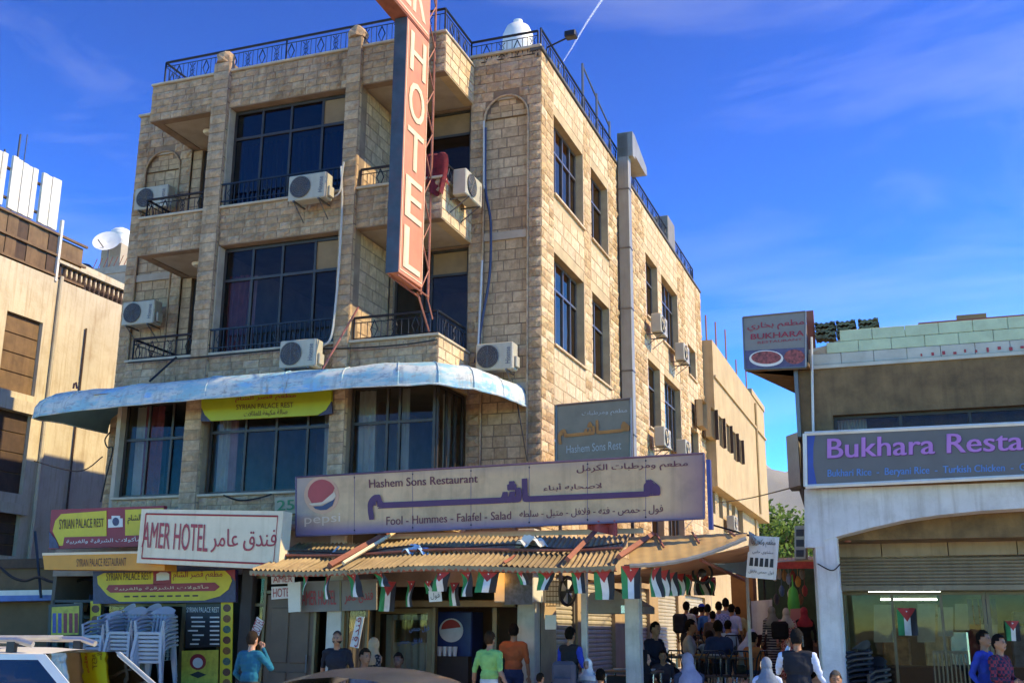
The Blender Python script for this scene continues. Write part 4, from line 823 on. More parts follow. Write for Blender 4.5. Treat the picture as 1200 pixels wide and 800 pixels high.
# hotel entrance
window(HB, PF(SH), *pw(287, 311, 700, 690, SH)[:2], .05, 2.62, (), (2.1,), -.02, 'glass_grey', 'bronze', name='entrance_window')
a, b = fp(311, 740, SH).x, fp(368, 740, SH).x
dr = part('entrance_door', MB().box(a, b, SH-.0, SH+.06, .02, 2.28, .006), 'doorwood', HB)
for q0, q1, q2, q3 in ((.12, .48, .15, .95), (.54, .9, .15, .95), (.12, .48, 1.1, 2.05), (.54, .9, 1.1, 2.05)): part('door_panel', MB().box(a+(b-a)*q0, a+(b-a)*q1, SH-.025, SH-.002, q2, q3, .01), 'doorwood', dr)
part('door_handle', MB().tube([(b-.1, SH-.05, .95), (b-.1, SH-.05, 1.25)], .015, 6), 'alu', dr)
c = fp(404, 740, SH).x; d_ = fp(430, 740, SH).x
part('door_frame', MB().box(b+.005, b+.05, SH-.04, SH+.08, 0, 2.3).box(c-.05, c, SH-.04, SH+.08, 0, 2.3).box(a-.05, a-.005, SH-.04, SH+.08, 0, 2.62).box(a-.05, c, SH-.03, SH+.08, 2.3, 2.35), 'bronze', HB)
window(HB, PF(SH), c, d_, .05, 2.28, (), (1.0,), -.02, 'glass_grey', 'bronze', name='entrance_window')
gr = MB()
for k in range(6): x = c+.05+(d_-c-.1)*k/5; gr.tube([(x, SH+.1, .1), (x, SH+.1, 2.2)], .008, 4)
part('window_grille', gr, 'alu', HB)
mat('greyboard', '#77706a', .6, var=.1, dirt=.3); mat('stickerwhite', '#d0c4bc', .5)
T = thing('entrance_sign', 'grey board lettered AMER HOTEL in faded red under the awning', 'sign', (-4.2, SH-.1, 2.3)); Q = ((350, 681), (441, 678), (441, 714), (350, 717)); part('panel', ppanel(MB(), Q, SH-.12, -.04, 0), 'greyboard', T); ptext('AMER HOTEL', ((354, 692), (394, 691), (394, 708), (354, 709)), SH-.12, 'signred', T, 3); ptext('فندق عامر', ((404, 691), (437, 690), (437, 706), (404, 708)), SH-.12, 'signred', T, 2); part('divider', ppanel(MB(), ((398, 680), (400, 680), (400, 715), (398, 715)), SH-.12, 0, .01), 'bronze', T)
solo('white_board', 'small blank white board beside the entrance sign', 'board', ppanel(MB(), ((337, 683), (352, 681), (352, 716), (338, 717)), SH-.3, -.03, 0), 'white')
for pts, s, tl in ((((318, 673), (345, 672), (345, 683), (318, 684)), 'AMER', 'white sticker lettered AMER on the entrance transom'), (((318, 687), (345, 686), (345, 700), (318, 702)), 'HOTEL', 'white sticker lettered HOTEL on the entrance transom')):
    st = thing('window_sticker', tl, 'sticker', (-4.9, SH-.06, 2.4)); part('backing', ppanel(MB(), pts, SH-.06, -.008, 0), 'stickerwhite', st); ptext(s, inset(pts, .08, .15), SH-.06, 'signred', st, 2, .004)
st = thing('window_sticker', 'tilted HOTEL sticker on the window left of entrance door', 'sticker', (-5, SH-.06, 1.6)); Q = ((305, 725), (309, 727), (299, 742), (295, 739)); Q = ((301, 722), (310, 728), (303, 745), (294, 740)); part('backing', ppanel(MB(), Q, SH-.06, -.008, 0), 'stickerwhite', st); text('HOTEL', quadmap(*pq(((294, 740), (301, 722), (310, 728), (303, 745)), SH-.06), (0, -1, 0)), 'signred', st, 2)
st = thing('window_sticker', 'tilted Arabic sticker on the window right of entrance door', 'sticker', (-3.6, SH-.06, 1.6)); Q = ((418, 722), (427, 722), (420, 759), (410, 757)); part('backing', ppanel(MB(), Q, SH-.06, -.008, 0), 'stickerwhite', st); text('فندق', quadmap(*pq(((411, 756), (418, 723), (426, 723), (419, 758)), SH-.06), (0, -1, 0)), 'signred', st, 2)
# felafel shop window, door, fridge
HYs = -.2
x0, x1, _, _ = pw(440, 506, 720, 712, HYs); window(HB, PF(HYs), x0, x1, .75, 2.06, (), (), -.02, 'glass_shop', 'bronze', fw=.09, name='shop_window')
part('shop_counter', MB().box(x0, x1, HYs-.05, HYs+.4, 0, .74, .01), 'shopwall', HB)
part('curtain', curtain(MB(), PF(HYs+.3), x0+.1, x1-.1, .8, 1.95, 0, 7, .03), 'curtain_white', HB, True)
mat('bluepaint', '#4a6fa8', .5); stw = thing('window_lettering', 'faint blue Arabic lettering on the felafel shop window', 'lettering', (-2.6, HYs-.03, 1.2)); part('film', ppanel(MB(), ((462, 726), (500, 726), (500, 752), (462, 752)), HYs+.025, -.001, 0), 'glass_shop', stw); ptext('فول حمص', ((480, 733), (503, 732), (503, 740), (480, 741)), HYs+.02, 'bluepaint', stw, 1); ptext('فلافل حمص', ((466, 748), (495, 747), (495, 755), (466, 756)), HYs+.02, 'bluepaint', stw, 1)
part('shop_header', MB().box(P2[1], -.36, HYs-.14, HYs+.1, 2.08, 2.2, .01), 'bronze', HB)
x0, x1, _, _ = pw(508, 583, 720, 712, HYs); part('door_frame', MB().box(x0, x0+.06, HYs-.04, HYs+.08, 0, 2.08).box(x1-.08, x1, HYs-.04, HYs+.08, 0, 2.08), 'bronze', HB)
mat('fridgeblue', '#1c2f66', .4, var=.3); mat('cupwhite', '#c9ccd0', .4)
fg = thing('drinks_fridge', 'blue cola fridge inside the felafel shop doorway', 'fridge', (fp(530, 760, .5).x, .5, 0)); fx = fp(530, 760, .5).x
part('body', MB().box(fx-.4, fx+.38, .5, 1.1, 0, 2.02, .02), 'fridgeblue', fg); part('logo', ppoly(MB(), circ(529, 738, 14, 14), .5, 0, .012), 'cupwhite', fg); part('logo_red', ppoly(MB(), circ(529, 737, 11.5, 11.5, 14, 180, 360), .5, .012, .018), 'pepsired', fg); part('glass_door', MB().box(fx-.36, fx+.34, .485, .499, .2, 1.2), 'glass_dark', fg)
for k in range(5): solo('paper_cup', 'stacked white paper cups on the shop counter, number %s from the left' % ('one', 'two', 'three', 'four', 'five')[k], 'cup', MB().lathe([(.035, 0), (.05, .16), (.045, .17)], (fx-.3+k*.1, .38, 1.22), 12), 'cupwhite', smooth=True)
solo('shop_shelf', 'dark counter shelf in the felafel shop doorway', 'shelf', MB().box(fx-.42, fx+.4, .3, .48, 0, 1.22), 'innerdark')
# light box with menu, lamp, fans, heater
LB = thing('menu_light_box', 'white menu light box with dark picture face above the felafel shop door', 'light box', (0, -.6, 2.2)); x0, x1, z0, z1 = pw(579, 625, 705, 664, -.75); part('box', MB().box(x0, x1, -.74, -.2, z0, z1, .015), 'white', LB); part('face', MB().box(x0+.2, x1-.02, -.755, -.741, z0+.05, z1-.04), mat('menuface', '#3a4258', .3, var=.6, vsc=14), LB); part('shelf', MB().box(x0-.2, x1+.15, -.8, -.2, z0-.05, z0-.003), 'bronze', LB)
mat('lampwarm', '#e0a050', .5, emit=30)
lm = thing('hanging_lamp', 'warm lit bulb lamp hanging under the tin awning', 'lamp', tuple(fp(566, 676, -1.2))); q = fp(566, 676, -1.2); part('bulb', MB().lathe([(0, -.07), (.05, -.05), (.07, 0), (.05, .05), (0, .07)], tuple(q), 12), 'lampwarm', lm, True); part('cord', MB().tube([q, q+Vector((0, 0, .3))], .008, 4), 'cable_k', lm)
q = fp(665, 692, -.2); fn_ = thing('wall_fan', 'round black wall fan beside the felafel shop pillar', 'fan', tuple(q)); part('rim', MB().tube([(q.x+.24*math.cos(k*.3142)*.6, q.y, q.z+.24*math.sin(k*.3142)) for k in range(21)], .03, 6, False), 'blackp', fn_, True)
bmb = MB()
for k in range(4): a = k*1.57; bmb.quad((q.x, q.y+.02, q.z), (q.x+.13*math.cos(a), q.y, q.z+.22*math.sin(a)), (q.x+.13*math.cos(a+.8), q.y+.03, q.z+.22*math.sin(a+.8)))
part('blade', bmb, 'blackp', fn_); part('mount', MB().box(q.x-.03, q.x+.03, q.y, .0, q.z-.03, q.z+.03), 'blackp', fn_)
x0, x1, z0, z1 = pw(640, 657, 706, 679, -.1); ac = thing('window_unit', 'boxed cooling unit with grille right of the shop pillar', 'air conditioner', ((x0+x1)/2, -.1, z0)); part('box', MB().box(x0-.04, x1+.1, -.1, .25, z0, z1, .01), 'white', ac)
g = MB()
for k in range(7): z = z0+.05+(z1-z0-.1)*k/6; g.box(x0, x1, -.115, -.102, z-.008, z+.008)
for k in range(5): x = x0+.02+(x1-x0-.04)*k/4; g.box(x-.006, x+.006, -.118, -.116, z0+.04, z1-.04)
part('grille', g, 'bronze', ac)
x0, x1, z0, z1 = pw(639, 652, 737, 720, -.4); solo('paper_sheet', 'white sheet hanging right of the felafel shop pillar', 'sheet', MB().box(x0, x1, -.42, -.4, z0, z1), 'white')
# right part: kiosk with hood, posts
mat('kioskblack', '#232120', .5, var=.2); mat('hoodgrey', '#8a857c', .5, .2, dirt=.3); mat('chrome', '#c8c4ba', .25, .8)
x0, x1, z0, z1 = pw(690, 748, 800, 718, .1); KK = thing('grill_kiosk', 'dark glass grill kiosk with grey extractor hood on alley corner', 'kiosk', ((x0+x1)/2, .1, 0)); part('body', MB().box(x0, x1, .35, 1.0, .0, z1, .02), 'kioskblack', KK); part('counter', MB().box(x0, x1, .05, .35, .0, .95, .01), 'kioskblack', KK)
part('glass', MB().quad((x0+.1, .06, .96), (x1-.35, .06, .96), (x1-.35, .06, z1-.1), (x0+.1, .06, z1-.1)), 'glass_shop', KK)
for xx in (x0+.08, x0+.5): part('chrome_post', MB().tube([(xx, .05, .6), (xx, .05, z1-.2)], .022, 8), 'chrome', KK, True)
hq = pq(((676, 690), (733, 690), (752, 712), (752, 718)), -.1); part('hood', MB().extrude([(fp(a, b, -.1).x, fp(a, b, -.1).z) for a, b in ((697, 718), (678, 718), (690, 694), (715, 688), (752, 710), (752, 718))][::-1], PF(.9), 0, .9), 'hoodgrey', KK)
solo('steel_trough', 'grey steel trough lip along the front of the kiosk hood', 'hood', ppanel(MB(), ((728, 709), (752, 709), (752, 718), (728, 718)), -.14, -.02, .02), 'chrome')
for pxx, l in ((685, 'thin white awning post left of the kiosk'), (742, 'thick white awning post right of the kiosk')):
    q = fp(pxx, 700, -.9); w_ = .05 if pxx < 700 else .12; solo('awning_post', l, 'post', MB().box(q.x-w_, q.x+w_, -.9-w_, -.9+w_, 0, 2.75, .01), 'whitepost')
# hotel ground floor along the alley with roller shutters
sw = [(.9, 2.3), (3.0, 5.2), (6.2, 8.6), (9.6, 12.2), (13.2, 16.4)]; mb = MB(); wallpanel(mb, PSR, .0, 17.5, 0, 3.3, [(a, b, .1, 2.7) for a, b in sw], .12, -.002); part('wall', mb, mat('alleywall', '#a88f6c', .85, var=.15, dirt=.3, bump=.2), HB)
mat('shutter', '#b5ab94', .5, .15, var=.1, dirt=.25, streak=.25)
def shutter(P, a0, a1, b0, b1, parent, pitch=.09, m='shutter', amp=.018, label=None):
    n = round((b1-b0)/pitch); mb = MB(); zz = []
    for k in range(n): z = b0+(b1-b0)*k/n; h = (b1-b0)/n; zz += [(z, 0), (z+h*.25, amp), (z+h*.7, amp), (z+h*.92, -amp*.4)]
    for (za, da), (zb_, db) in zip(zz[:-1], zz[1:]): mb.quad(P(a0, za, da), P(a1, za, da), P(a1, zb_, db), P(a0, zb_, db))
    return part('roller_shutter', mb, m, parent)
for a, b in sw: shutter(PS(-.1), a, b, .1, 2.7, HB)
# ================================================================== tin awning
mrib = mat('tin', '#96805e', .6, .2, var=.3, vsc=2.5, dirt=.6, dcol='#5f4530', rnd=.25); mat('redtube', '#8a4c38', .65, var=.25, vsc=5)
TA = thing('tin_awning', 'rusty corrugated tin awning over the felafel shop front', 'awning', (-1, -2.4, 2.6))
def awn(t, s):
    b_ = lerp((-4.01, -1.6, 3.13), (2.0, -1.6, 3.16), t); f_ = lerp((-3.95, -3.2, 2.6), (2.2, -3.2, 2.62), t); p = lerp(b_, f_, s); p.z -= .06*math.sin(math.pi*s)*.4+.03*math.sin(t*9); return p
NRIB = 72
rgt = random.Random(12); NSH = 7
for k, (s0, s1, dz) in enumerate(((0, .5, .035), (.46, 1, 0))):
    for q_ in range(NSH):
        t0, t1 = q_/NSH, (q_+1)/NSH+.006; ja, jb, jc = rgt.uniform(-.012, .02), rgt.uniform(-.02, .02), rgt.uniform(-.015, .02)
        part('tin_sheet', MB().sheet(lambda u, v: awn(t0+(t1-t0)*u, s0+(s1-s0)*v+jc)+Vector((0, 0, dz+ja+jb*u+.004*(q_ % 2)+.02*math.sin((t0+(t1-t0)*u)*NRIB*6.283)+.025*mnoise.noise(Vector((q_*3+u*2.2, v*1.5+k*5, 1))))), NRIB*6//NSH, 5), 'tin', TA, True)
part('purlin', MB().tube([awn(k/10, .5)+Vector((0, 0, .06)) for k in range(11)], .025, 6), 'redtube', TA); part('edge_beam', MB().tube([awn(k/10, 1.)+Vector((0, .02, -.05)) for k in range(11)], .03, 6), 'redtube', TA); part('back_beam', MB().tube([awn(k/10, 0.)+Vector((0, 0, -.04)) for k in range(11)], .03, 6), 'redtube', TA)
for t in (.02, .25, .5, .75, .98): part('rafter', MB().tube([awn(t, 0)+Vector((0, 0, -.06)), awn(t, 1)+Vector((0, 0, -.05))], .025, 5), 'redtube', TA)
part('fringe', MB().sheet(lambda u, v: awn(u, 1)+Vector((0, -.01, -.0-.06*v*(1+.5*math.sin(u*400)))), 160, 1), 'tin', TA)
for (p0, p1, r, l) in (((459, 624, -1.7), (386, 667, -3.1), .06, 'thick red strut crossing the tin awning left part'), ((462, 626, -1.75), (402, 664, -3.1), .035, 'pale strut beside the red strut on the tin awning'), ((697, 625, -1.75), (665, 660, -3.1), .05, 'red strut crossing the tin awning right of centre'), ((610, 650, -2.2), (590, 664, -3.1), .03, 'short red strut on the tin awning middle'), ((765, 628, -1.7), (725, 657, -3.1), .05, 'dark red strut at the joint of tin and tan awnings')):
    solo('awning_strut', l, 'strut', MB().tube([fp(*p0)+Vector((0, 0, .03)), fp(*p1)+Vector((0, 0, .06))], r, 4), 'cream' if 'pale' in l else 'redtube')
cable('black cable lying along the tin awning', [awn(t, .45)+Vector((0, -.02, .09+.03*math.sin(t*20))) for t in [k/14 for k in range(15)]], .014, 'cable_k')
for (a, b, l) in (((380, 657), (397, 640), 'white stick lying on the awning left end'), ((512, 640), (500, 640), 'x')):
    if l != 'x': solo('stick', l, 'stick', MB().tube([fp(*a, -2.4), fp(*b, -2.0)], .018, 5), 'white')
for (cx, cy, l, m_) in ((488, 651, 'blue and white plastic bag on the tin awning', 'bagblue'), (622, 641, 'white crumpled plastic bag on the tin awning', 'white')):
    mat('bagblue', '#8fb0cc', .4, var=.4, vsc=12); q = fp(cx, cy, -2.3); b_ = MB().sheet(lambda u, v: q+Vector(((u-.5)*.42+.06*math.sin(v*9), (v-.5)*.3, .1*math.sin(u*3.14)*math.sin(v*3.14)+.06*math.sin(u*11+v*7)+.05)), 10, 8); solo('plastic_bag', l, 'bag', b_, m_, smooth=True)
q = fp(700, 618, -1.9); mat('clothred', '#b0463c', .9, var=.3, vsc=8); solo('red_cloth', 'red cloth bundle hanging below the long board', 'cloth', MB().sheet(lambda u, v: q+Vector(((u-.3)*.5, -.05+.06*math.sin(u*12), -.25*v*(.5+u*.5)+.1)), 12, 6), 'clothred', smooth=True)
solo('ladder_tray', 'pale cable tray seen in the gap between board and awning', 'tray', MB().box(-2.4, 2.2, -1.4, -1.36, 3.22, 3.3), 'cable_w')
# tan alley canopy
mat('tanawn', '#b3925f', .75, var=.18, vsc=1.5, dirt=.35, dcol='#7a5430'); mat('underred', '#a5724e', .8, var=.2, dirt=.3); mat('tarp', '#6d7a7c', .7, var=.1)
AC_ = thing('alley_canopy', 'tan sheet canopy turning the corner over the alley terrace', 'canopy', (3, -2, 2.7))
BL, BR_, FL, FRr = fp(735, 629, -1.6), fp(876, 624, -1.6), fp(738, 661, -3.2), fp(874, 629, -2.6)
def tan(u, v):
    b_ = BL*(1-u)+BR_*u; u2 = u**1.0; f_ = FL*(1-u2)+FRr*u2; f_ += Vector((0, -.05, -.13))*math.sin(math.pi*u)*.8; p = b_*(1-v)+f_*v; return p+Vector((0, 0, .004*math.sin(u*60)))
part('canopy_sheet', MB().sheet(tan, 48, 6), 'tanawn', AC_, True); part('canopy_lip', MB().tube([tan(k/24, 1.)+Vector((0, -.01, -.02)) for k in range(25)], .035, 6), 'hoodgrey', AC_, True)
part('gable', MB().slab([BR_+Vector((.02, 0, .03)), BR_+Vector((.02, .5, .03)), BR_+Vector((.2, .9, -.12)), BR_+Vector((.12, 0., -.12))], (0, 0, -.05)), 'hoodgrey', AC_)
for k in range(3): part('rafter', MB().tube([tan(.25+.3*k, 0)+Vector((0, 0, .03)), tan(.3+.3*k, .55)+Vector((0, 0, .04))], .02, 5), 'redtube', AC_)
U0 = [Vector((fp(738, 661, -3.0).x, -2.8, 2.55)), Vector((FRr.x, -2.3, 2.92)), Vector((FRr.x-.3, -.2, 2.9)), Vector((1.4, 6.2, 2.62))]
part('under_sheet', MB().slab([U0[0], U0[1], U0[2], Vector((3.0, 2.4, 2.76)), U0[3], ][:4], (0, 0, -.015)), 'underred', AC_); part('under_sheet', MB().slab([U0[0], Vector((3.0, 2.4, 2.76)), Vector((1.2, 2.4, 2.6)), Vector((.6, 1.0, 2.56))], (0, 0, -.017)), 'underred', AC_)
for xx in (1.4, 2.4, 3.3): part('purlin', MB().tube([(xx, -2.4, 2.52+.06*xx), (xx, 2.4, 2.6)], .03, 5), 'redtube', AC_)
part('tarp', MB().quad(fp(820, 655, -1.2), fp(878, 638, .6), fp(876, 676, .6), fp(850, 668, -.4)), 'tarp', AC_)
for (px, py, yy, l) in ((876, 690, 1.0, 'thin post at the outer corner of the alley canopy'),): q = fp(px, py, yy); solo('awning_post', l, 'post', MB().tube([(q.x, yy, .48), (q.x, yy, 2.8)], .03, 6), 'whitepost')
q = fp(823, 671, -.5); fn_ = thing('ceiling_fan', 'black fan hanging under the alley canopy', 'fan', tuple(q)); part('rim', MB().tube([(q.x+.16*math.cos(k*.3142), q.y, q.z+.16*math.sin(k*.3142)) for k in range(21)], .022, 5, False), 'blackp', fn_); part('hub', MB().lathe([(0, -.05), (.07, -.03), (.07, .03), (0, .05)], tuple(q), 10, 'y'), 'blackp', fn_); part('drop_rod', MB().tube([q+Vector((0, 0, .14)), q+Vector((0, 0, .4))], .012, 5), 'blackp', fn_)
# ================================================================== flags
for n_, c_ in (('flaggreen', '#1f7a45'), ('flagwhite', '#cfcac0'), ('flagblack', '#2a2626'), ('flagred', '#a8322f')): mat(n_, c_, .8, var=.12, vsc=6, bump=.15, bsc=8)
def flag(px, py, w, h, y, label, skew=0., fold=1., rot=0., grp='small national flags strung under the awning'):
    s = 17.5/FPX; q = fp(px, py, y); ww, hh = w*s*.96, h*s*1.02
    f = thing('flag', label, 'flag', tuple(q), grp, rot, local=True); ph = random.uniform(0, 6)
    pos = lambda u, v: Vector(((u-.5)*ww*(1-.25*v*(1-fold))+skew*ww*v, .04*math.sin(u*5*fold+ph+v*2.5)+.02*math.sin(v*6+ph), -hh*v))
    for k, m_ in enumerate(('flaggreen', 'flagwhite', 'flagblack')): part('stripe', MB().sheet(lambda u, v, k=k: pos((k+u)/3, v), 5, 8), m_, f, True)
    part('triangle', MB().sheet(lambda u, v: pos(.5+(u-.5)*(1-v)*.98, v*.5)+Vector((0, -.006, 0)), 6, 6), 'flagred', f, True)
    c0 = pos(.5, .12); part('star', MB().extrude([(c0.x+.018*math.cos(a*.449*2+1.57)*(1 if a % 2 else .5), c0.z+.018*math.sin(a*.449*2+1.57)*(1 if a % 2 else .5)) for a in range(7)], PF(c0.y-.01), 0, .003), 'flagwhite', f)
    return f
ords = ['first', 'second', 'third', 'fourth', 'fifth', 'sixth', 'seventh', 'eighth', 'ninth', 'tenth', 'eleventh', 'twelfth', 'thirteenth', 'fourteenth', 'fifteenth', 'sixteenth', 'seventeenth']
FL_ = [(356, 671, 11, 24, -3.1, .2), (383, 671, 14, 27, -3.1, .25), (413, 671, 18, 24, -3.1, .4), (444, 670, 18, 16, -3.1, .5), (456, 681, 18, 32, -2.6, -.1), (480, 680, 16, 30, -2.6, .1), (504, 680, 12, 16, -2.6, 0), (518, 670, 19, 23, -3.1, -.15), (532, 682, 15, 24, -2.6, .1), (548, 670, 20, 26, -3.1, -.1), (573, 669, 24, 25, -3.1, -.15), (611, 667, 10, 15, -3.1, .3), (640, 667, 24, 24, -3.1, -.15), (676, 665, 15, 28, -3.1, .2), (708, 663, 23, 31, -3.1, 0), (739, 663, 22, 31, -3.1, 0)]
for k, (px, py, w, h, y, sk) in enumerate(FL_): flag(px, py, w, h*random.uniform(.9, 1.12), y, '%s small flag from the left hanging under the tin awning edge' % ords[k], sk*1.2, random.uniform(.5, 1.3) if w > 16 else .4, R(random.uniform(-30, 30)))
for k in range(8):
    flag(768+k*9.5, 661+k*2.1, 22, 34-k*1.3, -2.6+k*.75, '%s flag in the row receding under the alley canopy' % ords[k], .1, .8, R(70), 'flags in a row along the alley canopy')
solo('bunting_string', 'string carrying the small flags under awning edge', 'string', MB().tube([awn(k/20, 1.)+Vector((0, .08, -.06-.02*math.sin(k))) for k in range(21)], .006, 4), 'cable_k')
tg = thing('price_tag', 'small white Arabic price card hanging among the flags', 'card', tuple(fp(509, 690, -2.7))); Q = ((502, 692), (517, 691), (518, 704), (503, 705)); part('card', ppanel(MB(), Q, -2.7, -.006, 0), 'white', tg); ptext('فول', inset(Q, .15, .2), -2.7, 'menublack', tg, 1, .003)
# ================================================================== building across the side street (left)
LX = -17.5; PL_ = PS(LX)
mat('creamwall', '#c0b498', .85, var=.12, vsc=.6, bump=.3, bsc=12, streak=.6, dcol='#8f7048', dirt=.35); mat('woodpanel', '#705638', .75, var=.3, vsc=3, streak=.5, dcol='#4a3018'); mat('darkwood', '#4a3626', .8, var=.3, vsc=4, streak=.4, dcol='#2a1c12'); mat('whiteslat', '#d2cec2', .7, var=.1, dirt=.25, streak=.4, dcol='#9a8060')
LBd = thing('side_street_building', 'cream plastered building with wooden panels across the side street', 'building', (LX-3, 2, 0))
def sr(x0, y0, x1, y1, X=LX):      # photo box corners on the side wall -> (a0,a1,b0,b1)
    p, q = sp(x0, y0, X), sp(x1, y1, X); return p.y, q.y, q.z, p.z
yl = sp(-25, 400, LX).y; yr = 13.5; ztop = sp(100, 340, LX).z
pan = [sr(5, 368, 48, 455), sr(-14, 480, 33, 566), sr(-20, 600, 22, 640), sr(-30, 300, 8, 440)]
zt = sp(40, 303, LX).z
PAN = [(sp(4, 400, LX).y, sp(48, 400, LX).y, sp(4, 455, LX).z, sp(4, 362, LX).z), (sp(-14, 520, LX).y, sp(33, 520, LX).y, sp(0, 575, LX).z, sp(0, 478, LX).z), (sp(-20, 620, LX).y, sp(22, 620, LX).y, sp(0, 650, LX).z, sp(0, 598, LX).z)]
mb = MB(); wallpanel(mb, PL_, yl-6, yr, 0, ztop, PAN, .18); part('wall', mb, 'creamwall', LBd)
part('wall', MB().box(LX-12, LX-.19, yl-6, yl-5.9, 0, ztop), 'creamwall', LBd); part('wall', MB().box(LX-12, LX-.19, yr-.1, yr, 0, ztop), 'creamwall', LBd); part('roof', MB().box(LX-12, LX-.2, yl-5.9, yr-.1, ztop-.3, ztop-.05), 'creamwall', LBd)
for (a0, a1, b0, b1) in PAN:
    n = 4; w_ = part('wood_panel', MB().pbox(PL_, a0, a1, b0, b1, -.2, -.14), 'woodpanel', LBd)
    for k in range(n): z0 = b0+(b1-b0)*k/n; part('plank', MB().pbox(PL_, a0+.03, a1-.03, z0+.02, z0+(b1-b0)/n-.02, -.138, -.11), 'woodpanel' if b0 > 6 else 'darkwood', w_)
zl = sp(20, 468, LX).z; part('ledge', MB().pbox(PL_, yl-6, sp(40, 470, LX).y, zl-.35, zl, .0, .12), 'creamwall', LBd); part('ledge', MB().pbox(PL_, yl-6, sp(30, 590, LX).y, sp(20, 590, LX).z-.3, sp(20, 590, LX).z, .0, .12), 'creamwall', LBd)
# baluster parapet on the right part, wooden fence and white panels on the left
ya = sp(66, 320, LX).y; bz = ztop
for k in range(34): y = ya+(yr-ya)*k/34; part('baluster', MB().tube([(LX-.1, y, bz), (LX-.1, y, bz+.16), (LX-.1, y, bz+.3), (LX-.1, y, bz+.5)], [.05, .09, .05, .06], 6), 'darkwood', LBd)
part('parapet_cap', MB().box(LX-.25, LX+.05, ya, yr, bz+.5, bz+.6, .01), 'creamwall', LBd); part('penthouse_wall', MB().hexa([(LX-.9, ya, bz), (LX-.6, ya, bz), (LX-.6, ya+6, bz), (LX-.9, ya+6, bz), (LX-.9, ya, bz+1.1), (LX-.6, ya, bz+1.1), (LX-.6, ya+6, bz+.95), (LX-.9, ya+6, bz+.95)]), 'creamwall', LBd)
zf0 = sp(40, 308, LX).z; zf1 = sp(40, 262, LX).z; ny = 16; y0f = yl-4
for k in range(ny):
    a, b = y0f+(ya-y0f)*k/ny, y0f+(ya-y0f)*(k+1)/ny; part('fence_board', MB().box(LX-.12, LX-.06+.02*(k % 2), a, b-.015, bz-.1, zf1), 'woodpanel' if k % 3 else 'darkwood', LBd)
for z in (bz+.05, (bz+zf1)/2, zf1-.02): part('fence_rail', MB().box(LX-.06, LX+.02, y0f, ya+1.2, z, z+.07), 'woodpanel', LBd)
part('fence_post', MB().box(LX-.05, LX+.04, ya-.05, ya+.04, bz-.1, zf1+.5), 'whiteslat', LBd); part('fence_board', MB().box(LX-.12, LX-.08, ya+.05, ya+1.1, bz+.6, zf1-.05), 'woodpanel', LBd)
zp0, zp1 = zf1+.12, sp(40, 195, LX).z; ye = sp(72, 230, LX).y; ns = 22
for k in range(ns*2):
    if k in (4, 10, 17, 26): continue
    a = ye-(k+1)*.2; part('white_panel', MB().box(LX-.1, LX-.04+.025*(k % 2), a+.008, a+.195, zp0, zp1+random.uniform(-.03, .03)), 'whiteslat', LBd)
part('panel_rail', MB().box(LX-.2, LX-.11, ye-8.2, ye, zp0+.3, zp0+.36).box(LX-.2, LX-.11, ye-8.2, ye, zp1-.4, zp1-.34), 'darkwood', LBd)
for px in (4, 20, 28): q = sp(px, 190, LX-.5); solo('antenna', 'thin aerial above the white roof panels, %s' % {4: 'nearest the picture edge', 20: 'middle one', 28: 'thinnest one'}[px], 'antenna', MB().tube([(LX-.5, q.y, zp0), (LX-.5, q.y, q.z+{4: .4, 20: .9, 28: .9}[px])], .03 if px != 28 else .015, 5), 'iron')
part('drainpipe', MB().tube([(LX+.06, sp(62, 400, LX).y, 3), (LX+.06, sp(62, 400, LX).y, bz+.1)], .06, 7), 'creamwall', LBd, True); part('drainpipe', MB().tube([(LX+.05, sp(98, 400, LX).y, 2), (LX+.05, sp(98, 400, LX).y, bz-1.2)], .03, 6), 'darkwood', LBd, True)
# building behind with dish and tanks
BBY = 22.0
a, b = fp(70, 330, BBY), fp(165, 330, BBY); zt2 = fp(120, 322, BBY).z
BB = thing('rear_building', 'plain pinkish building behind the cream building with cluttered roof', 'building', (a.x+3, BBY, 0)); part('wall', MB().box(a.x-6, b.x, BBY, BBY+10, 0, zt2), mat('pinkplaster', '#b09a84', .85, var=.12, dirt=.2), BB); part('parapet', MB().box(a.x-6, b.x, BBY-.05, BBY+.2, zt2, zt2+.35), 'plaster', BB)
zr = zt2+.1
q = fp(126, 285, BBY+1); ds = thing('satellite_dish', 'white satellite dish on the roof behind the cream building', 'satellite dish', (q.x, BBY+1, zr)); 
dm = MB(); rot = Matrix.Rotation(R(22), 4, 'Z') @ Matrix.Rotation(R(62), 4, 'X'); dd = MB().lathe([(0, 0), (.25, .02), (.5, .08), (.68, .16), (.69, .17), (.5, .1), (0, .02)], seg=24); dm.add(dd, Matrix.Translation((q.x, BBY+1, q.z)) @ rot); part('dish', dm, 'tankwhite', ds, True); part('mast', MB().tube([(q.x, BBY+1.15, zr-.2), (q.x, BBY+1.15, q.z)], .05, 6), 'alu', ds); part('feed_arm', MB().tube([(q.x, BBY+.9, q.z-.4), (q.x+.1, BBY+.2, q.z-.1)], .03, 5), 'alu', ds)
q = fp(141, 283, BBY+2); tank((q.x, BBY+2, q.z-.35), .5, 1.0, 'white tank right of the satellite dish'); solo('tank_stand', 'pale block stand under the tank beside the dish', 'stand', MB().box(q.x-.6, q.x+.6, BBY+1.4, BBY+2.6, zt2-.05, q.z-.355), 'plaster')
q = fp(95, 303, BBY+.5); solo('black_tank', 'dark round water barrel left of the satellite dish', 'water tank', MB().lathe([(.42, 0), (.45, .05), (.45, .8), (.3, .95), (0, 1.)], (q.x, BBY+.8, zt2+.0), 20), 'blackp', smooth=True)
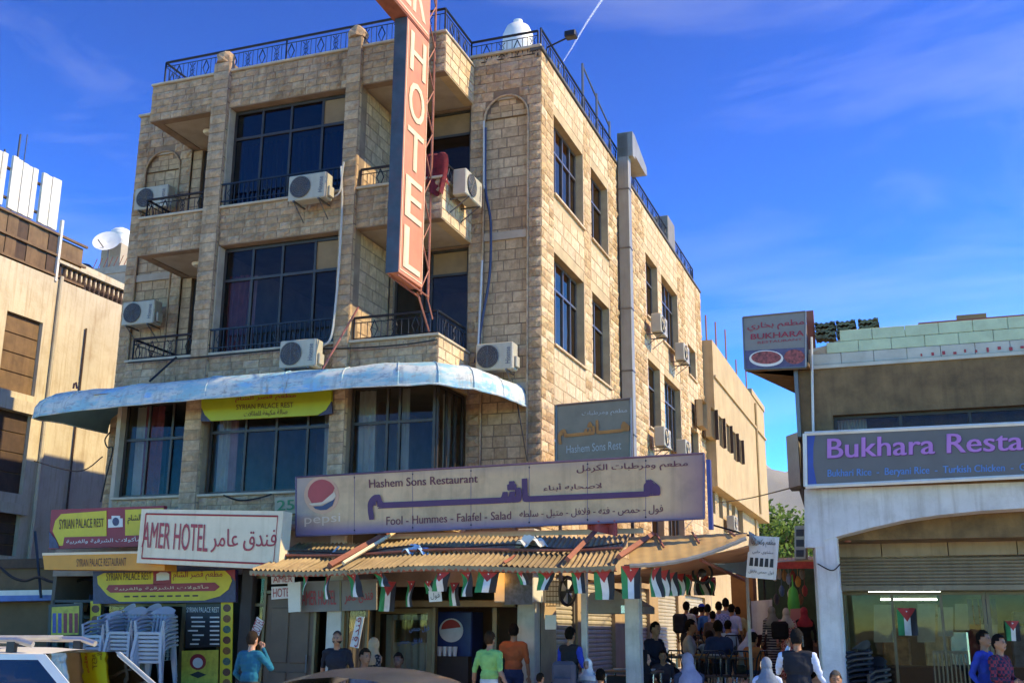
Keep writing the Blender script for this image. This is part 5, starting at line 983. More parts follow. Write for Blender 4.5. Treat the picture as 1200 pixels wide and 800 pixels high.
for k in range(7): q = fp(106+k*6, 306, BBY-.02); solo('roof_rod', 'rusty rod of the roof clutter, %s from the left' % ords[k], 'rod', MB().tube([(q.x, BBY+.1, zt2+.2), (q.x+.3, BBY+.1, zt2+.9)], .025, 4), 'redtube')
# left ground level shops seen past the palace restaurant
LS = thing('corner_shop', 'dark shop with blue and white awning strip at the left picture edge', 'shop', (-15.5, -2, 0)); yy = .2
a, b = fp(-40, 740, yy), fp(105, 740, yy); part('wall', MB().box(a.x-4, b.x+.2, yy, yy+.3, 0, 2.9), mat('shopbrown', '#6b5134', .8, var=.2), LS)
mat('awnblue', '#46689a', .7, var=.3, vsc=2); part('awning_strip', ppanel(MB(), ((-40, 692), (105, 690), (105, 700), (-40, 703)), yy-.4, -.4, 0), 'white', LS); part('awning_valance', ppanel(MB(), ((-40, 698), (105, 696), (105, 702), (-40, 705)), yy-.42, -.38, .0), 'awnblue', LS); part('roof_slab', MB().box(a.x-4, b.x+.2, yy-.1, 3, 2.9, 3.1), 'darkwood', LS)
part('post', MB().tube([fp(41, 622, yy-.5), fp(48, 700, yy-.5)], .03, 5), 'iron', LS)
cable('string of dark bulbs drooping left of palace restaurant', [fp(x, y, -.6) for x, y in ((0, 664), (15, 676), (30, 680), (45, 676), (60, 681), (80, 683), (100, 678), (112, 680))], .03, 'cable_k')
# gift rack with hanging goods
GR = thing('goods_rack', 'shop display rack full of small colourful goods', 'rack', (fp(85, 760, -1.2).x, -1.2, 0)); gx0, gx1 = fp(58, 740, -1.2).x, fp(110, 740, -1.2).x
part('frame', MB().box(gx0, gx0+.05, -1.2, -1.15, 0, 2.2).box(gx1-.05, gx1, -1.2, -1.15, 0, 2.2).box(gx0, gx1, -1.2, -1.15, 2.15, 2.2).box(gx0, gx1, -.9, -.88, .3, 2.1), 'iron', GR)
rg = random.Random(2); cols = ['#8a8a92', '#5a4a6a', '#a06a3a', '#c0b8a8', '#3a4a7a', '#7a2a34', '#4a5a4a', '#b09a4a']
for k in range(40):
    c = cols[k % 8]; x = gx0+.08+(gx1-gx0-.16)*rg.random(); z = rg.choice((.5, .9, 1.3, 1.65, 1.95))+rg.uniform(-.05, .05); s_ = rg.uniform(.05, .1); part('trinket', MB().box(x-s_, x+s_, -1.1-rg.random()*.1, -1.0, z, z+s_*2, .01), mat('goods%d' % (k % 8), c, .6, var=.3, vsc=12), GR)
PFm = thing('poster_frame', 'black framed poster with blue and red figures beside the goods rack', 'poster', (gx0+.4, -1.5, .8)); Q = ((57, 708), (97, 706), (96, 746), (56, 748)); part('frame', ppanel(MB(), Q, -1.5, -.03, 0), 'menublack', PFm); part('print', ppanel(MB(), inset(Q, .1, .08), -1.5, 0, .006), 'poster', PFm)
for k in range(5): x = 62+k*6.4; part('figure', ppanel(MB(), ((x, 718), (x+4, 718), (x+4, 741), (x, 741)), -1.5, .006, .009), mat(('figblue', 'figred')[k > 1], ('#3a4a8a', '#8a2f34')[k > 1], .6, var=.3, vsc=20), PFm)
# ================================================================== cream building behind the hotel
CB = thing('cream_annex', 'plain cream building with narrow windows behind the hotel along the alley', 'building', (-2, 24, 0)); mat('annex', '#b39a72', .85, var=.12, vsc=.8, bump=.3, streak=.45, dcol='#93703f', dirt=.3)
ze, zc = 11.35, sp(860, 583, .35).z; ye = 31.2
wu = [(sp(x0, y0, .35).y, sp(x1, y0, .35).y, sp((x0+x1)/2, y1, .35).z, sp((x0+x1)/2, y0, .35).z) for x0, x1, y0, y1 in ((823, 828, 470, 500), (833, 837, 478, 512), (842, 846, 488, 522), (851, 854.5, 497, 528), (858.5, 862, 506, 538), (864.5, 868, 514, 541))]
mb = MB(); wallpanel(mb, PS(.35), 17.55, ye, zc, ze, wu, .25); part('wall', mb, 'annex', CB); part('wall', MB().box(-6, .345, 17.56, 17.6, zc, ze), 'annex', CB); part('wall', MB().box(-6, .345, ye-.05, ye, zc, ze), 'annex', CB); part('floor_slab', MB().box(-6, .345, 17.6, ye-.05, zc, zc+.15), 'annex', CB); part('roof', MB().box(-6, .345, 17.6, ye-.05, ze-.3, ze-.2), 'annex', CB)
part('drainpipe', MB().tube([(.4, ye-3.2, zc+.1), (.4, ye-3.2, ze-.2)], .05, 6), 'annex', CB); part('drainpipe', MB().tube([(.05, ye-2.2, .8), (.05, ye-2.2, zc-.02)], .05, 6), 'annex', CB)
part_ = None
for w_ in wu: part('shutter_window', MB().pbox(PS(.35), *w_, -.24, -.2), 'darkwood', CB)
for (a0, a1, b0, b1) in wu[1:]: part('open_shutter', MB().box(.36, .47, a1-.03, a1, b0, b1), 'darkwood', CB)
wl = [(sp(x0, y0, 0).y, sp(x1, y0, 0).y, sp((x0+x1)/2, y1, 0).z, sp((x0+x1)/2, y0, 0).z) for x0, x1, y0, y1 in ((832, 837, 562, 600), (841.5, 846, 571, 606), (851, 854, 585, 612), (857, 861, 588, 612), (864, 870, 596, 622))]
mb = MB(); wallpanel(mb, PS(0.), 17.55, ye-1, 0, zc, wl, .2); part('wall', mb, 'annex', CB)
for w_ in wl: part('window', MB().pbox(PS(0.), *w_, -.2, -.15), 'glass_dark' if False else 'darkwood', CB)
part('cornice', MB().box(.352, .42, 17.6, ye, sp(860, 470, .35).z-.04, sp(860, 470, .35).z+.04), 'annex', CB); part('parapet', MB().box(.1, .4, 27, ye+.02, ze, ze+.25), 'annex', CB)
for k in range(5): q = sp(833+k*11, 440, .2); solo('rebar', 'rusty reinforcing bar standing on the cream annex roof, %s along' % ords[k], 'rebar', MB().tube([(.1, q.y, ze-.25), (.1, q.y, ze+1.0+.3*(k % 3))], .03, 4), 'redtube')
for px, l in ((857, 'small air conditioner low on the cream annex wall'),): q = sp(px, 622, .2); ac_unit((.25, q.y, q.z), R(90), l, w=.8)
# ================================================================== corner restaurant on the right
RB = thing('corner_restaurant', 'two storey restaurant with white arched portico and pale green block parapet', 'building', (8, -1, 0)); YF = -1.0; PR = PF(YF)
mat('whitewash', '#cbc5be', .8, var=.14, vsc=1.6, bump=.35, dirt=.45, dcol='#8d7d6a', streak=.5); mat('brownconc', '#745a3a', .85, var=.4, vsc=3, bump=.5, bsc=25, streak=.6, dcol='#54402a'); mat('greenblock', '#b6c29c', .85, var=.12, vsc=4, bump=.4, dirt=.15); mat('whiteblock', '#b5b2a0', .85, var=.15, dirt=.25); mat('beigepanel', '#a08a6c', .75, var=.15, dirt=.35, streak=.4); mat('shutterbrown', '#86745a', .55, .2, var=.15, dirt=.3, streak=.3)
XE = 14.0; XB = fp(943, 600, YF).x
pts = [(942.5, 573), (943, 641), (965, 641), (966, 633), (985, 627), (1020, 618), (1060, 609), (1100, 603), (1150, 598), (1200, 595)]
poly = [(fp(a, b, YF).x, fp(a, b, YF).z) for a, b in pts]; zmax = poly[0][1]; ax = poly[-1][0]; poly += [(XE, poly[-1][1]+.02), (XE, zmax)]
part('fascia', MB().extrude(poly, PR, -.3, 0), 'whitewash', RB)
arch = poly[3:-1]; mb = MB()
for (a, b), (c, d_) in zip(arch[:-1], arch[1:]): mb.quad((a, YF+.3, b+.01), (c, YF+.3, d_+.01), (c, .45, d_+.01), (a, .45, b+.01))
part('soffit', mb, 'whitewash', RB)
part('portico_pillar', MB().box(fp(958, 700, YF).x, fp(985, 700, YF).x, YF+.02, YF+.4, 0, poly[2][1]+.3, .015), 'whitewash', RB)
zb = fp(1000, 652, .4).z; zt3 = poly[8][1]+.25
xs0 = XB+.05; nx = 9
for k in range(nx): a = xs0+(XE-xs0)*k/nx; b = xs0+(XE-xs0)*(k+1)/nx; part('wall_panel', MB().box(a, b-.012, .4, .5, zb, zt3, .006), 'beigepanel', RB)
part('wall', MB().box(xs0, XE, .5, .56, zb, zt3), 'innerdark', RB)
z0, z1 = fp(1050, 689, .45).z, fp(1050, 653, .45).z; xsh = fp(984, 660, .45).x
shutter(PF(.45), xsh, XE, z0+.06, z1, RB, .055, 'shutterbrown', .012); part('shutter_bar', MB().box(xsh, XE, .41, .47, z0-.04, z0+.055, .01), 'shutterbrown', RB); part('wall', MB().box(XB+.1, xsh, .42, .6, 0, zb), 'whitewash', RB)
part('wall', MB().box(XB+.05, XB+.2, YF+.45, 12, 0, zt3), 'whitewash', RB); part('wall', MB().box(XB+.2, XE, 5.2, 5.3, 0, 3.3), mat('shopcream', '#8f8672', .8, var=.3, vsc=1.5), RB); part('ceiling', MB().box(XB+.2, XE, .57, 5.2, 3.0, 3.1), 'ceil', RB)
sh0 = fp(990, 760, .6).x
for k in range(4):
    a = sh0+(XE-sh0)*k/4; b = sh0+(XE-sh0)*(k+1)/4
    window(RB, PF(.62), a, b-.01, .1, z0-.05, (.36, .7), (), -.02, 'glass_shop', 'bronze', name='shop_window')
# upper storey
zs1 = fp(1000, 506, YF).z; zbk = fp(1000, 426, YF).z; ztop3 = 6.42; xw = fp(976, 490, YF).x
mb = MB(); wallpanel(mb, PR, XB+.03, XE, zmax+.003, zbk, [(xw, XE-.3, zs1-.6, fp(1000, 485, YF).z)], .22); part('wall', mb, 'brownconc', RB)
window(RB, PR, xw, XE-.3, zs1-.6, fp(1000, 485, YF).z, (.12, .24, .36, .48, .6, .74), (), -.14, 'glass_grey', 'frame')
part('curtain', curtain(MB(), PF(YF+.35), xw+.05, xw+.5, zs1-.5, zs1+.3, 0, 9, .02), 'curtain_white', RB, True)
part('mass', MB().box(XB+.05, XE, YF+.6, 12, 3.12, zbk+.1), 'brownconc', RB)
# block parapet: single blocks
bx = fp(947, 400, YF).x; hB = (ztop3-zbk)/3; rg = random.Random(4); slope = lambda x: min(ztop3, zbk+.12+(x-bx)*.62)
part('parapet_core', MB().extrude([(bx, zbk), (XE, zbk), (XE, ztop3-.03), (bx+1.2, ztop3-.05), (bx, zbk+.3)], PF(YF+.02), -.2, -.03), 'whiteblock', RB)
for j in range(3):
    x = bx+(.28 if j % 2 else 0)
    while x < XE-.05:
        w_ = .5; z0_ = zbk+.01+j*hB; 
        if z0_+hB*.5 < slope(x+.25)+.1: part('block', MB().box(x+.003, min(x+w_, XE)-.003, YF-.012+rg.uniform(0, .008), YF+.1, z0_+.003, z0_+hB-.003, .006), 'whiteblock' if j == 0 else 'greenblock', RB)
        x += w_
part('render_patch', MB().extrude([(bx-.02, zbk), (bx+.35, zbk+.25), (bx+1.1, ztop3-.18), (bx+.7, ztop3-.05), (bx-.02, ztop3-.35)], PF(YF), -.14, -.012), mat('render', '#a3937a', .9, var=.25, bump=.4), RB)
part('white_pipe', MB().tube([fp(951, 395, YF-.05), fp(953, 506, YF-.05)], .022, 6), 'white', RB); part('ledge', MB().box(XB, XE, YF-.04, YF-.001, zbk-.05, zbk+.005), 'whiteblock', RB)
sc_ = MB()
for k in range(16):
    x = bx+1.7+k*.16; sc_.box(x, x+rg.uniform(.02, .05), YF-.018, YF-.013, zbk+.03+rg.uniform(0, .03), zbk+.07+rg.uniform(0, .05))
part('faded_writing', sc_, 'signred', RB, kind='stuff')
# rusty lamp holders under the arch
for k, (px, py) in enumerate(((992, 632), (1031, 622), (1071, 616), (1108, 612), (1146, 609), (1179, 605))):
    q = fp(px, py, -.3); lh_ = thing('lamp_holder', 'rusty broken lamp holder under the portico arch, %s from the left' % ords[k], 'lamp holder', tuple(q), 'broken lamp holders under the arch'); part('stem', MB().tube([q+Vector((0, 0, .3)), q+Vector((.02, -.02, .05))], .015, 5), 'redtube', lh_); part('socket', MB().lathe([(.03, 0), (.06, -.04), (.05, -.09), (.0, -.1)], tuple(q+Vector((.02, -.02, .05))), 10), 'rustframe', lh_, True); part('wire', MB().tube([q+Vector((0, 0, .2)), q+Vector((.08, -.03, .1)), q+Vector((.05, -.02, 0))], .01, 4), 'cable_k', lh_)
# signs
mat('bukgrey', '#5f5a56', .5, var=.08, dirt=.2); mat('pinkletter', '#b06fae', .5, var=.08); mat('blueletter', '#4a7ab0', .5); mat('bukblue', '#22408c', .45); mat('pinkshadow', '#5a3058', .5)
YB = -1.28; BS = thing('restaurant_sign', 'long grey sign with pink restaurant name and blue dish names', 'sign', (8, YB, 3.95)); xr = 10.6
def row(px, py): return fp(px, py, YB)
tl, tr_, br_, bl_ = row(943, 508), row(1200, 496), row(1200, 558), row(944, 570)
e = (xr-tr_.x); TR = Vector((xr, YB, tr_.z+(tr_.z-tl.z)/(tr_.x-tl.x)*e)); BRr = Vector((xr, YB, br_.z+(br_.z-bl_.z)/(br_.x-bl_.x)*e))
part('panel', MB().slab([bl_, BRr, TR, tl], (0, .2, 0)), 'bukgrey', BS); fr = MB()
for p, q in ((tl, TR), (TR, BRr), (BRr, bl_), (bl_, tl)): fr.tube([p, q], .035, 6)
part('frame', fr, 'white', BS); part('blue_end', ppoly(MB(), [(946, 511), (955, 510.5), (953, 525), (953, 545), (957, 567), (947, 567.5)], YB, 0, .006), 'bukblue', BS)
for k, (m_, dx, tt) in enumerate((('pinkshadow', 1.0, .004), ('pinkletter', 0, .012))): text('Bukhara Restaurant', quadmap(row(970+dx, 514+dx), row(1292+dx, 501+dx), row(1292+dx, 523+dx), row(970+dx, 537+dx), (0, -1, 0)), m_, BS, 3, tt)
text('Bukhari Rice  -  Beryani Rice  -  Turkish Chicken  -  Grilled Meat', quadmap(row(970, 550), row(1252, 541), row(1252, 552), row(970, 561), (0, -1, 0)), 'blueletter', BS, 3)
SB = thing('sign_return', 'grey side box at the left end of the pink lettered sign', 'sign', (XB-.2, -1, 3.9)); p0, p1 = fp(921, 511, -.75), fp(943, 571, -.75); part('box', MB().hexa([(p0.x, -.75, p1.z), (XB-.03, -1.1, p1.z), (XB-.03, -.3, p1.z), (p0.x, -.3, p1.z), (p0.x, -.75, p0.z), (XB-.03, -1.1, p0.z), (XB-.03, -.3, p0.z), (p0.x, -.3, p0.z)]), 'hoodgrey', SB); part('bracket', MB().hexa([(p0.x+.15, -.6, p1.z-.05), (XB, -1., p1.z-.35), (XB, -.35, p1.z-.35), (p0.x+.15, -.35, p1.z-.05), (p0.x+.15, -.6, p1.z-.01), (XB, -1., p1.z-.01), (XB, -.35, p1.z-.01), (p0.x+.15, -.35, p1.z-.01)]), 'innerdark', SB)
YX = -1.3; BX = thing('corner_box_sign', 'square box sign with red Arabic name and food picture over alley corner', 'sign', (4.4, YX, 5.8)); mat('boxgrey', '#7d776e', .55, var=.1, dirt=.25); mat('redname', '#9a2a38', .5); mat('foodpic', '#8a4038', .5, var=.8, vsc=22); mat('foodback', '#4c4660', .5, var=.3, vsc=9)
Q = ((870.5, 372), (944, 365), (944, 430), (873, 433)); part('box', ppanel(MB(), Q, YX, -.16, 0), 'boxgrey', BX); q = pq(Q, YX); fr = MB()
for i, j in ((0, 1), (1, 2), (2, 3), (3, 0)): fr.tube([q[i], q[j]], .016, 5)
part('frame', fr, 'alu', BX); part('picture', ppanel(MB(), ((872, 411), (943.5, 407), (943.5, 429), (873.5, 432)), YX, 0, .006), 'foodback', BX)
part('dish', ppoly(MB(), circ(898, 420, 20, 9.5), YX, .006, .01), 'curtain_white', BX); part('food', ppoly(MB(), circ(898, 419, 17.5, 7.5), YX, .01, .014), 'foodpic', BX); part('food', ppoly(MB(), circ(931, 418, 12, 8.5), YX, .007, .012), 'foodpic', BX)
ptext('مطعم بخاري', ((876, 379), (942, 373), (942, 384), (876, 389)), YX, 'redname', BX, 2); ptext('BUKHARA', ((880, 391.5), (942, 387), (942, 393.5), (880, 398)), YX, 'redname', BX, 3); ptext('RESTAURANT', ((888, 400), (940, 396), (940, 398.5), (888, 403)), YX, 'redname', BX, 1)
za = q[3].z-.01; s1 = gp(940, 478, za); tri = [(q[3].x, YX, za), (q[2].x+.05, YX, za), (q[2].x+.1, max(s1.y, YX+.6), za)]
part('soffit', MB().slab(tri+[(q[2].x+.02, max(s1.y, YX+.6), za)], (0, 0, .06)), 'brownconc', BX); part('back', MB().hexa([(q[3].x+.02, YX+.17, za), (q[2].x, YX+.17, za), (q[2].x, YX+.9, za), (q[3].x+.5, YX+.5, za), (q[3].x+.02, YX+.17, q[0].z), (q[2].x, YX+.17, q[0].z), (q[2].x, YX+.9, q[0].z), (q[3].x+.5, YX+.5, q[0].z)]), 'brownconc', BX)
part('bracket', MB().box(XB-.03, XB+.03, YX+.18, YF+.3, zs1-.05, q[1].z-.25), 'alu', BX)
cable('thin wire slung from hotel wall across the alley to grey sign box', [sp(828, 590, .05), fp(870, 585, 6), fp(925, 572, -.7)], .012, 'cable_k'); cable('thin wire slung across the side street below the canopy end', [fp(120, 535, -.1), fp(90, 552, 2.), sp(40, 540, LX+.02)], .014, 'cable_k'); cable('wire dropping over the white portico fascia', [fp(958, 660, -1.03), fp(975, 668, -1.03), fp(985, 660, -1.03)], .01, 'cable_k')
# roof clutter
mat('rooftile', '#5d6248', .8, var=.5, rnd=.25, vsc=8, bump=.3); 
q = fp(948, 362, YF+.1); solo('red_plank', 'reddish plank standing beside the corner box sign', 'plank', MB().box(q.x-.06, q.x+.06, YF+.2, YF+.26, ztop3-.4, q.z), 'redtube')
for k, (px0, px1) in enumerate(((955, 979), (980, 1003), (1006, 1030))):
    a, b = fp(px0, 385, YF+.25).x, fp(px1, 385, YF+.25).x; tt = thing('tile_stack', 'stack of mossy corrugated roof tiles on parapet, %s from the box sign' % ords[k], 'roof tiles', ((a+b)/2, YF+.3, ztop3-.1), 'stacks of roof tiles on the parapet')
    for j in range(6): part('tile', MB().sheet(lambda u, v: (a+(b-a)*u+.01*math.sin(j*5), YF+.15+.4*v, ztop3-.04+j*.05+.012*math.sin(u*26+j)+.015*math.sin(j*3+u*5)), 16, 1).sheet(lambda u, v: (a+(b-a)*u, YF+.15-.0*v, ztop3-.04+j*.05-.03*v+.012*math.sin(u*26+j)+.015*math.sin(j*3+u*5)), 16, 1), 'rooftile', tt)
a, b = fp(1075, 370, YF+.2).x, XE; solo('roof_beam', 'long brown timber lying on the green block parapet', 'timber', MB().box(a, b, YF+.1, YF+.22, ztop3-.02, ztop3+.06), 'redtube'); a, b = fp(1120, 366, YF+.2).x, fp(1155, 366, YF+.2).x; solo('roof_beam', 'short timber offcut on top of the long brown timber', 'timber', MB().box(a, b, YF+.1, YF+.2, ztop3+.061, ztop3+.13), 'panelwood')
# shop interior
mat('tube', '#d4eaf0', .5, emit=9); mat('paperarch', '#dcd6b8', .7, var=.15, vsc=6, emit=0); mat('foilgold', '#c0a060', .4, .3, var=.4, vsc=10)
for k, (a, b, y0) in enumerate(((1018, 1102, 693.5), (1032, 1098, 702))):
    p, q = fp(a, y0, 1.6), fp(b, y0, 1.6); tl_ = thing('tube_light', '%s lit fluorescent tube inside the restaurant window' % ('upper', 'lower')[k], 'light', ((p.x+q.x)/2, 1.6, p.z)); part('tube', MB().tube([p, q], .014, 8), 'tube', tl_); part('holder', MB().box(p.x, q.x, 1.57, 1.63, p.z+.03, p.z+.07), 'white', tl_)
for k, (a, b, t_, bb) in enumerate(((1024, 1048, 708, 752), (1075, 1096, 707, 752), (1099, 1117, 711, 745), (1119, 1136, 707, 738), (1150, 1169, 724, 752))):
    solo('wall_panel', 'cream arched paper panel behind the restaurant glass, %s from the left' % ords[k], 'panel', ppanel(MB(), ((a, t_), (b, t_), (b, bb), (a, bb)), 1.3, -.02, 0), 'paperarch')
    pz = MB()
f1 = fp(1062, 713, .5); 
flag(1062, 712, 23, 31, .48, 'flag hanging in the middle of the restaurant window', 0, 1, 0, 'flags in the restaurant window'); flag(1186, 727, 16, 22, .48, 'flag at the right edge of the restaurant window', 0, 1, 0, 'flags in the restaurant window')
GF = thing('metal_gate', 'folded brown scissor gate low in the restaurant window', 'gate', (fp(1100, 790, .55).x, .57, 0)); a, b = fp(1095, 780, .57).x, fp(1135, 780, .57).x
for k in range(9): x = a+(b-a)*k/8; part('bar', MB().box(x-.012, x+.012, .56, .585, .1, fp(1100, 762, .57).z), 'bronze', GF)
part('rail', MB().box(a, b, .585, .6, fp(1100, 762, .57).z-.04, fp(1100, 762, .57).z).box(a, b, .585, .6, .1, .14), 'bronze', GF)
solo('counter', 'dark food counter behind the restaurant glass', 'counter', MB().box(sh0+.3, XE-.5, 1.5, 2.1, 0, 1.15, .02), 'innerdark'); solo('food_warmer', 'steel food warmer on the restaurant counter', 'food warmer', MB().box(fp(1112, 750, 1.6).x, fp(1135, 750, 1.6).x, 1.55, 2.0, 1.155, fp(1112, 738, 1.6).z, .03), 'chrome')
mat('purplebar', '#3a3f66', .5, var=.5, vsc=14)
for k in range(5): q = fp(1136+k*7, 705, .9); solo('hanging_ribbon', 'dark blue ribbon strip hanging in the restaurant window, %s from the left' % ords[k], 'ribbon', MB().box(q.x-.035, q.x+.035, .9, .91, q.z-.35, q.z+.05), 'purplebar')
rgc = random.Random(21)
for k in range(10):
    x = sh0+.5+k*.75; h_ = rgc.uniform(.5, 1.2); cc_ = ['#8a6a4a', '#c0b090', '#7a2f34', '#5a6a7a', '#b08a4a'][k % 5]
    solo('shelf_goods', 'pile of goods on the back shelf of the restaurant, %s from the left' % ords[k], 'goods', MB().box(x, x+.5, 3.6, 4.0, 1.0, 1.0+h_, .03).box(x+.05, x+.3, 3.55, 3.9, 1.02+h_, 1.25+h_, .03), mat('stock%d' % (k % 5), cc_, .6, var=.5, vsc=7))
solo('back_shelf', 'long wooden shelf at the back of the restaurant', 'shelf', MB().box(sh0+.3, XE-.6, 3.5, 4.1, 0, .995, .02), 'doorwood')
for k in range(3): cafe = None
# ================================================================== alley depth: annex shops, stall, tree, hill
mat('orangewall', '#a8743c', .85, var=.2, dirt=.3)
solo('alley_pier', 'orange brown pier beyond the alley canopy', 'pier', MB().box(fp(858, 720, 8).x, fp(884, 720, 8).x, 8, 8.6, .74, fp(870, 672, 8).z), 'orangewall')
solo('white_banner', 'white cloth banner on posts beside the alley pier', 'banner', MB().sheet(lambda u, v: fp(878+27*u, 704+40*v-2*u, 7.0)+Vector((0, .04*math.sin(u*6), 0)), 8, 6), 'whiteslat', smooth=True)
for k, px in enumerate((879, 904)): solo('banner_pole', 'thin pole at the %s edge of white cloth banner' % ('left', 'right')[k], 'pole', MB().tube([fp(px, 703, 7.02)+Vector((0, 0, .05)), Vector((fp(px, 703, 7.02).x, 7.02, .74))], .02, 5), 'alu')
PB = thing('price_board', 'white hanging board with rows of dark dish pictures and lines', 'sign', tuple(fp(893, 678, -1.4))); Q = ((878, 627), (913, 629), (909, 679), (874, 676)); part('panel', ppanel(MB(), Q, -1.4, -.04, 0), 'whiteslat', PB)
fm = quadmap(*pq(Q, -1.4), (0, -1, 0))
text('مطعم وكفتيريا', sub(fm, .1, .9, .74, .93), 'menublack', PB, 2); text('مشاوي حلبي', sub(fm, .15, .85, .56, .66), 'menublack', PB, 1); text('فول حمص فلافل', sub(fm, .08, .92, .1, .2), 'menublack', PB, 1)
for k in range(5): part('dish_picture', MB().quad(*[fm(.08+k*.17+a*.13, .28+b*.2, .004) for a, b in ((0, 0), (1, 0), (.9, 1), (.1, 1))]), 'menublack', PB)
part('hanger', MB().tube([fm(0, 1, -.02), fm(0, 1, -.02)+Vector((-.6, .3, .2))], .015, 4), 'iron', PB)
cable('pale rope stretched from canopy across the alley', [fp(832, 660, -1), fp(880, 660, .8), fp(942, 655, 1.0)], .014, 'cable_w')
ST = thing('souvenir_stall', 'dark souvenir stall hung with goods under a red edged awning', 'stall', (fp(925, 700, 9).x, 9, .74)); a, b = fp(902, 700, 9).x, fp(962, 700, 9).x
part('back', MB().box(a-.6, b+.6, 11.5, 11.6, .74, 3.5), mat('stallgreen', '#2c4432', .8, var=.4, vsc=3), ST); part('awning', MB().slab([(a, 8.0, fp(925, 660, 8).z), (b, 8.0, fp(925, 658, 8).z), (b, 10, fp(925, 658, 8).z+.2), (a, 10, fp(925, 660, 8).z+.2)], (0, 0, .05)), 'tanawn', ST); part('valance', MB().box(a, b, 7.97, 7.99, fp(925, 666, 8).z, fp(925, 658, 8).z), 'clothred', ST); part('table', MB().box(a+.4, b, 8.2, 9, .74, 1.5), 'doorwood', ST)
for x in (a, b): part('post', MB().tube([(x, 8.05, .74), (x, 8.05, 3.1)], .03, 6), 'iron', ST)
hg = [(908, 672, '#c0b8a8'), (913, 670, '#b0a898'), (919, 672, '#a07a4a'), (924, 676, '#8a9aa8'), (929, 673, '#8a3a34'), (935, 679, '#c08a3a'), (940, 670, '#7a7a72'), (916, 690, '#4a6a8a'), (910, 700, '#3a3a44'), (926, 694, '#b8b4aa'), (938, 700, '#6a4a3a'), (943, 690, '#8a2f34')]
for k, (px, py, c) in enumerate(hg): q = fp(px, py, 8.3); solo('hanging_ornament', 'small ornament hanging in the souvenir stall, %s along' % ords[k], 'ornament', MB().lathe([(0, .1), (.03, .08), (.07, 0), (.06, -.1), (.03, -.16), (0, -.17)], tuple(q), 8).tube([q+Vector((0, 0, .09)), q+Vector((0, 0, .45))], .006, 3), mat('orn%d' % k, c, .6, var=.3, vsc=14), group='ornaments hanging in the souvenir stall', smooth=True)
q = fp(951, 690, 7.8); solo('green_umbrella', 'bright green folded umbrella leaning at the stall', 'umbrella', MB().lathe([(.03, .0), (.12, .25), (.14, .6), (.1, .9), (.02, 1.0), (.01, 1.25)], (fp(932, 740, 7.8).x, 7.8, fp(932, 738, 7.8).z), 12), mat('brightgreen', '#3fae45', .6), smooth=True)
solo('pink_board', 'pink board leaning in the alley behind the shoppers', 'board', ppanel(MB(), ((926, 713), (942, 712), (942, 738), (926, 738)), 7.6, -.04, 0), mat('pinkboard', '#b07068', .7))
AW = thing('alley_wall_unit', 'cream cooling unit on bracket at the alley corner under the grey sign box', 'air conditioner', tuple(fp(938, 655, 0.))); Q = ((931, 616), (944, 615), (944, 654), (931, 655)); part('casing', ppanel(MB(), Q, .0, -.4, 0), 'acwhite', AW)
for k in range(3): part('louvre', ppanel(MB(), ((933, 620+k*12), (942, 620+k*12), (942, 628+k*12), (933, 628+k*12)), 0., 0, .01), 'acgrille', AW)
# trees
def tree(px, pyb, y, h, r, label, seed, n=2600, col='#4c6428'):
    rg = random.Random(seed); q = fp(px, pyb, y); base = Vector((q.x, y, .0)); t = thing('tree', label, 'tree', tuple(base), 'trees behind the alley'); mb = MB()
    top = base+Vector((0, 0, h*.62)); mb.tube([base, base+Vector((.1, 0, h*.25)), base+Vector((-.05, .1, h*.45)), top], [.22, .17, .12, .05], 8); cl = []
    for k in range(16):
        a = rg.uniform(0, 6.28); e = rg.uniform(-.3, 1); c = base+Vector((math.cos(a)*r*.62*math.sqrt(1-abs(e)*.6)*rg.uniform(.5, 1), math.sin(a)*r*.62*rg.uniform(.5, 1), h*.64+e*h*.26)); cl.append((c, r*rg.uniform(.26, .44))); mb.tube([base+Vector((0, 0, h*rg.uniform(.25, .5))), (base+Vector((0, 0, h*.5))+c)/2+Vector((0, 0, .2)), c], [.07, .045, .015], 5)
    part('trunk', mb, mat('bark', '#5a4a38', .9, var=.3, bump=.5), t, True); lf = MB()
    for k in range(n):
        c, cr_ = cl[k % 16]; v = Vector((rg.gauss(0, 1), rg.gauss(0, 1), rg.gauss(0, .8))).normalized()*cr_*rg.uniform(.55, 1.08); p = c+v; s_ = rg.uniform(.1, .2); d1 = Vector((rg.gauss(0, 1), rg.gauss(0, 1), rg.gauss(0, 1))).normalized(); d2 = d1.orthogonal().normalized(); lf.quad(p-d1*s_, p+d2*s_*.5, p+d1*s_, p-d2*s_*.5)
    ml = stone_mat('leaf%d' % seed, [col, '#5f7a30', '#3d5220', '#6f8a3a'], 0, .1); part('crown', lf, ml, t, label=None)
tree(915, 640, 38, 8.2, 3.2, 'bushy green tree filling the end of the alley', 1); tree(945, 640, 41, 7.2, 2.8, 'darker tree partly hidden behind the grey sign box', 2, 2200, '#3f5624'); tree(893, 640, 36, 5.2, 1.8, 'low tree against the far end of the cream annex', 3, 1600)
solo('alley_end_wall', 'low dark wall closing the far end of the alley', 'wall', MB().box(-1, 14, 30, 30.3, 0, 3.2), 'shopwall')
rg = random.Random(9); mat('hillrock', '#8a8478', .95, var=.25, vsc=.004, bump=.8, bsc=.01)
def hill(u, v):
    x = -2600+5200*u; y = 3000+2200*v; n = mnoise.fractal(Vector((x*.0016, y*.0016, 3.1)), 1., 2.1, 6); env = math.sin(math.pi*min(1, v*1.25))**.8
    return (x+900, y, -5+max(0, (560+240*n+70*math.sin(u*9+1))*env))
solo('mountain', None, None, MB().sheet(hill, 90, 40), 'hillrock', (900, 4000, 0), kind='structure', smooth=True)
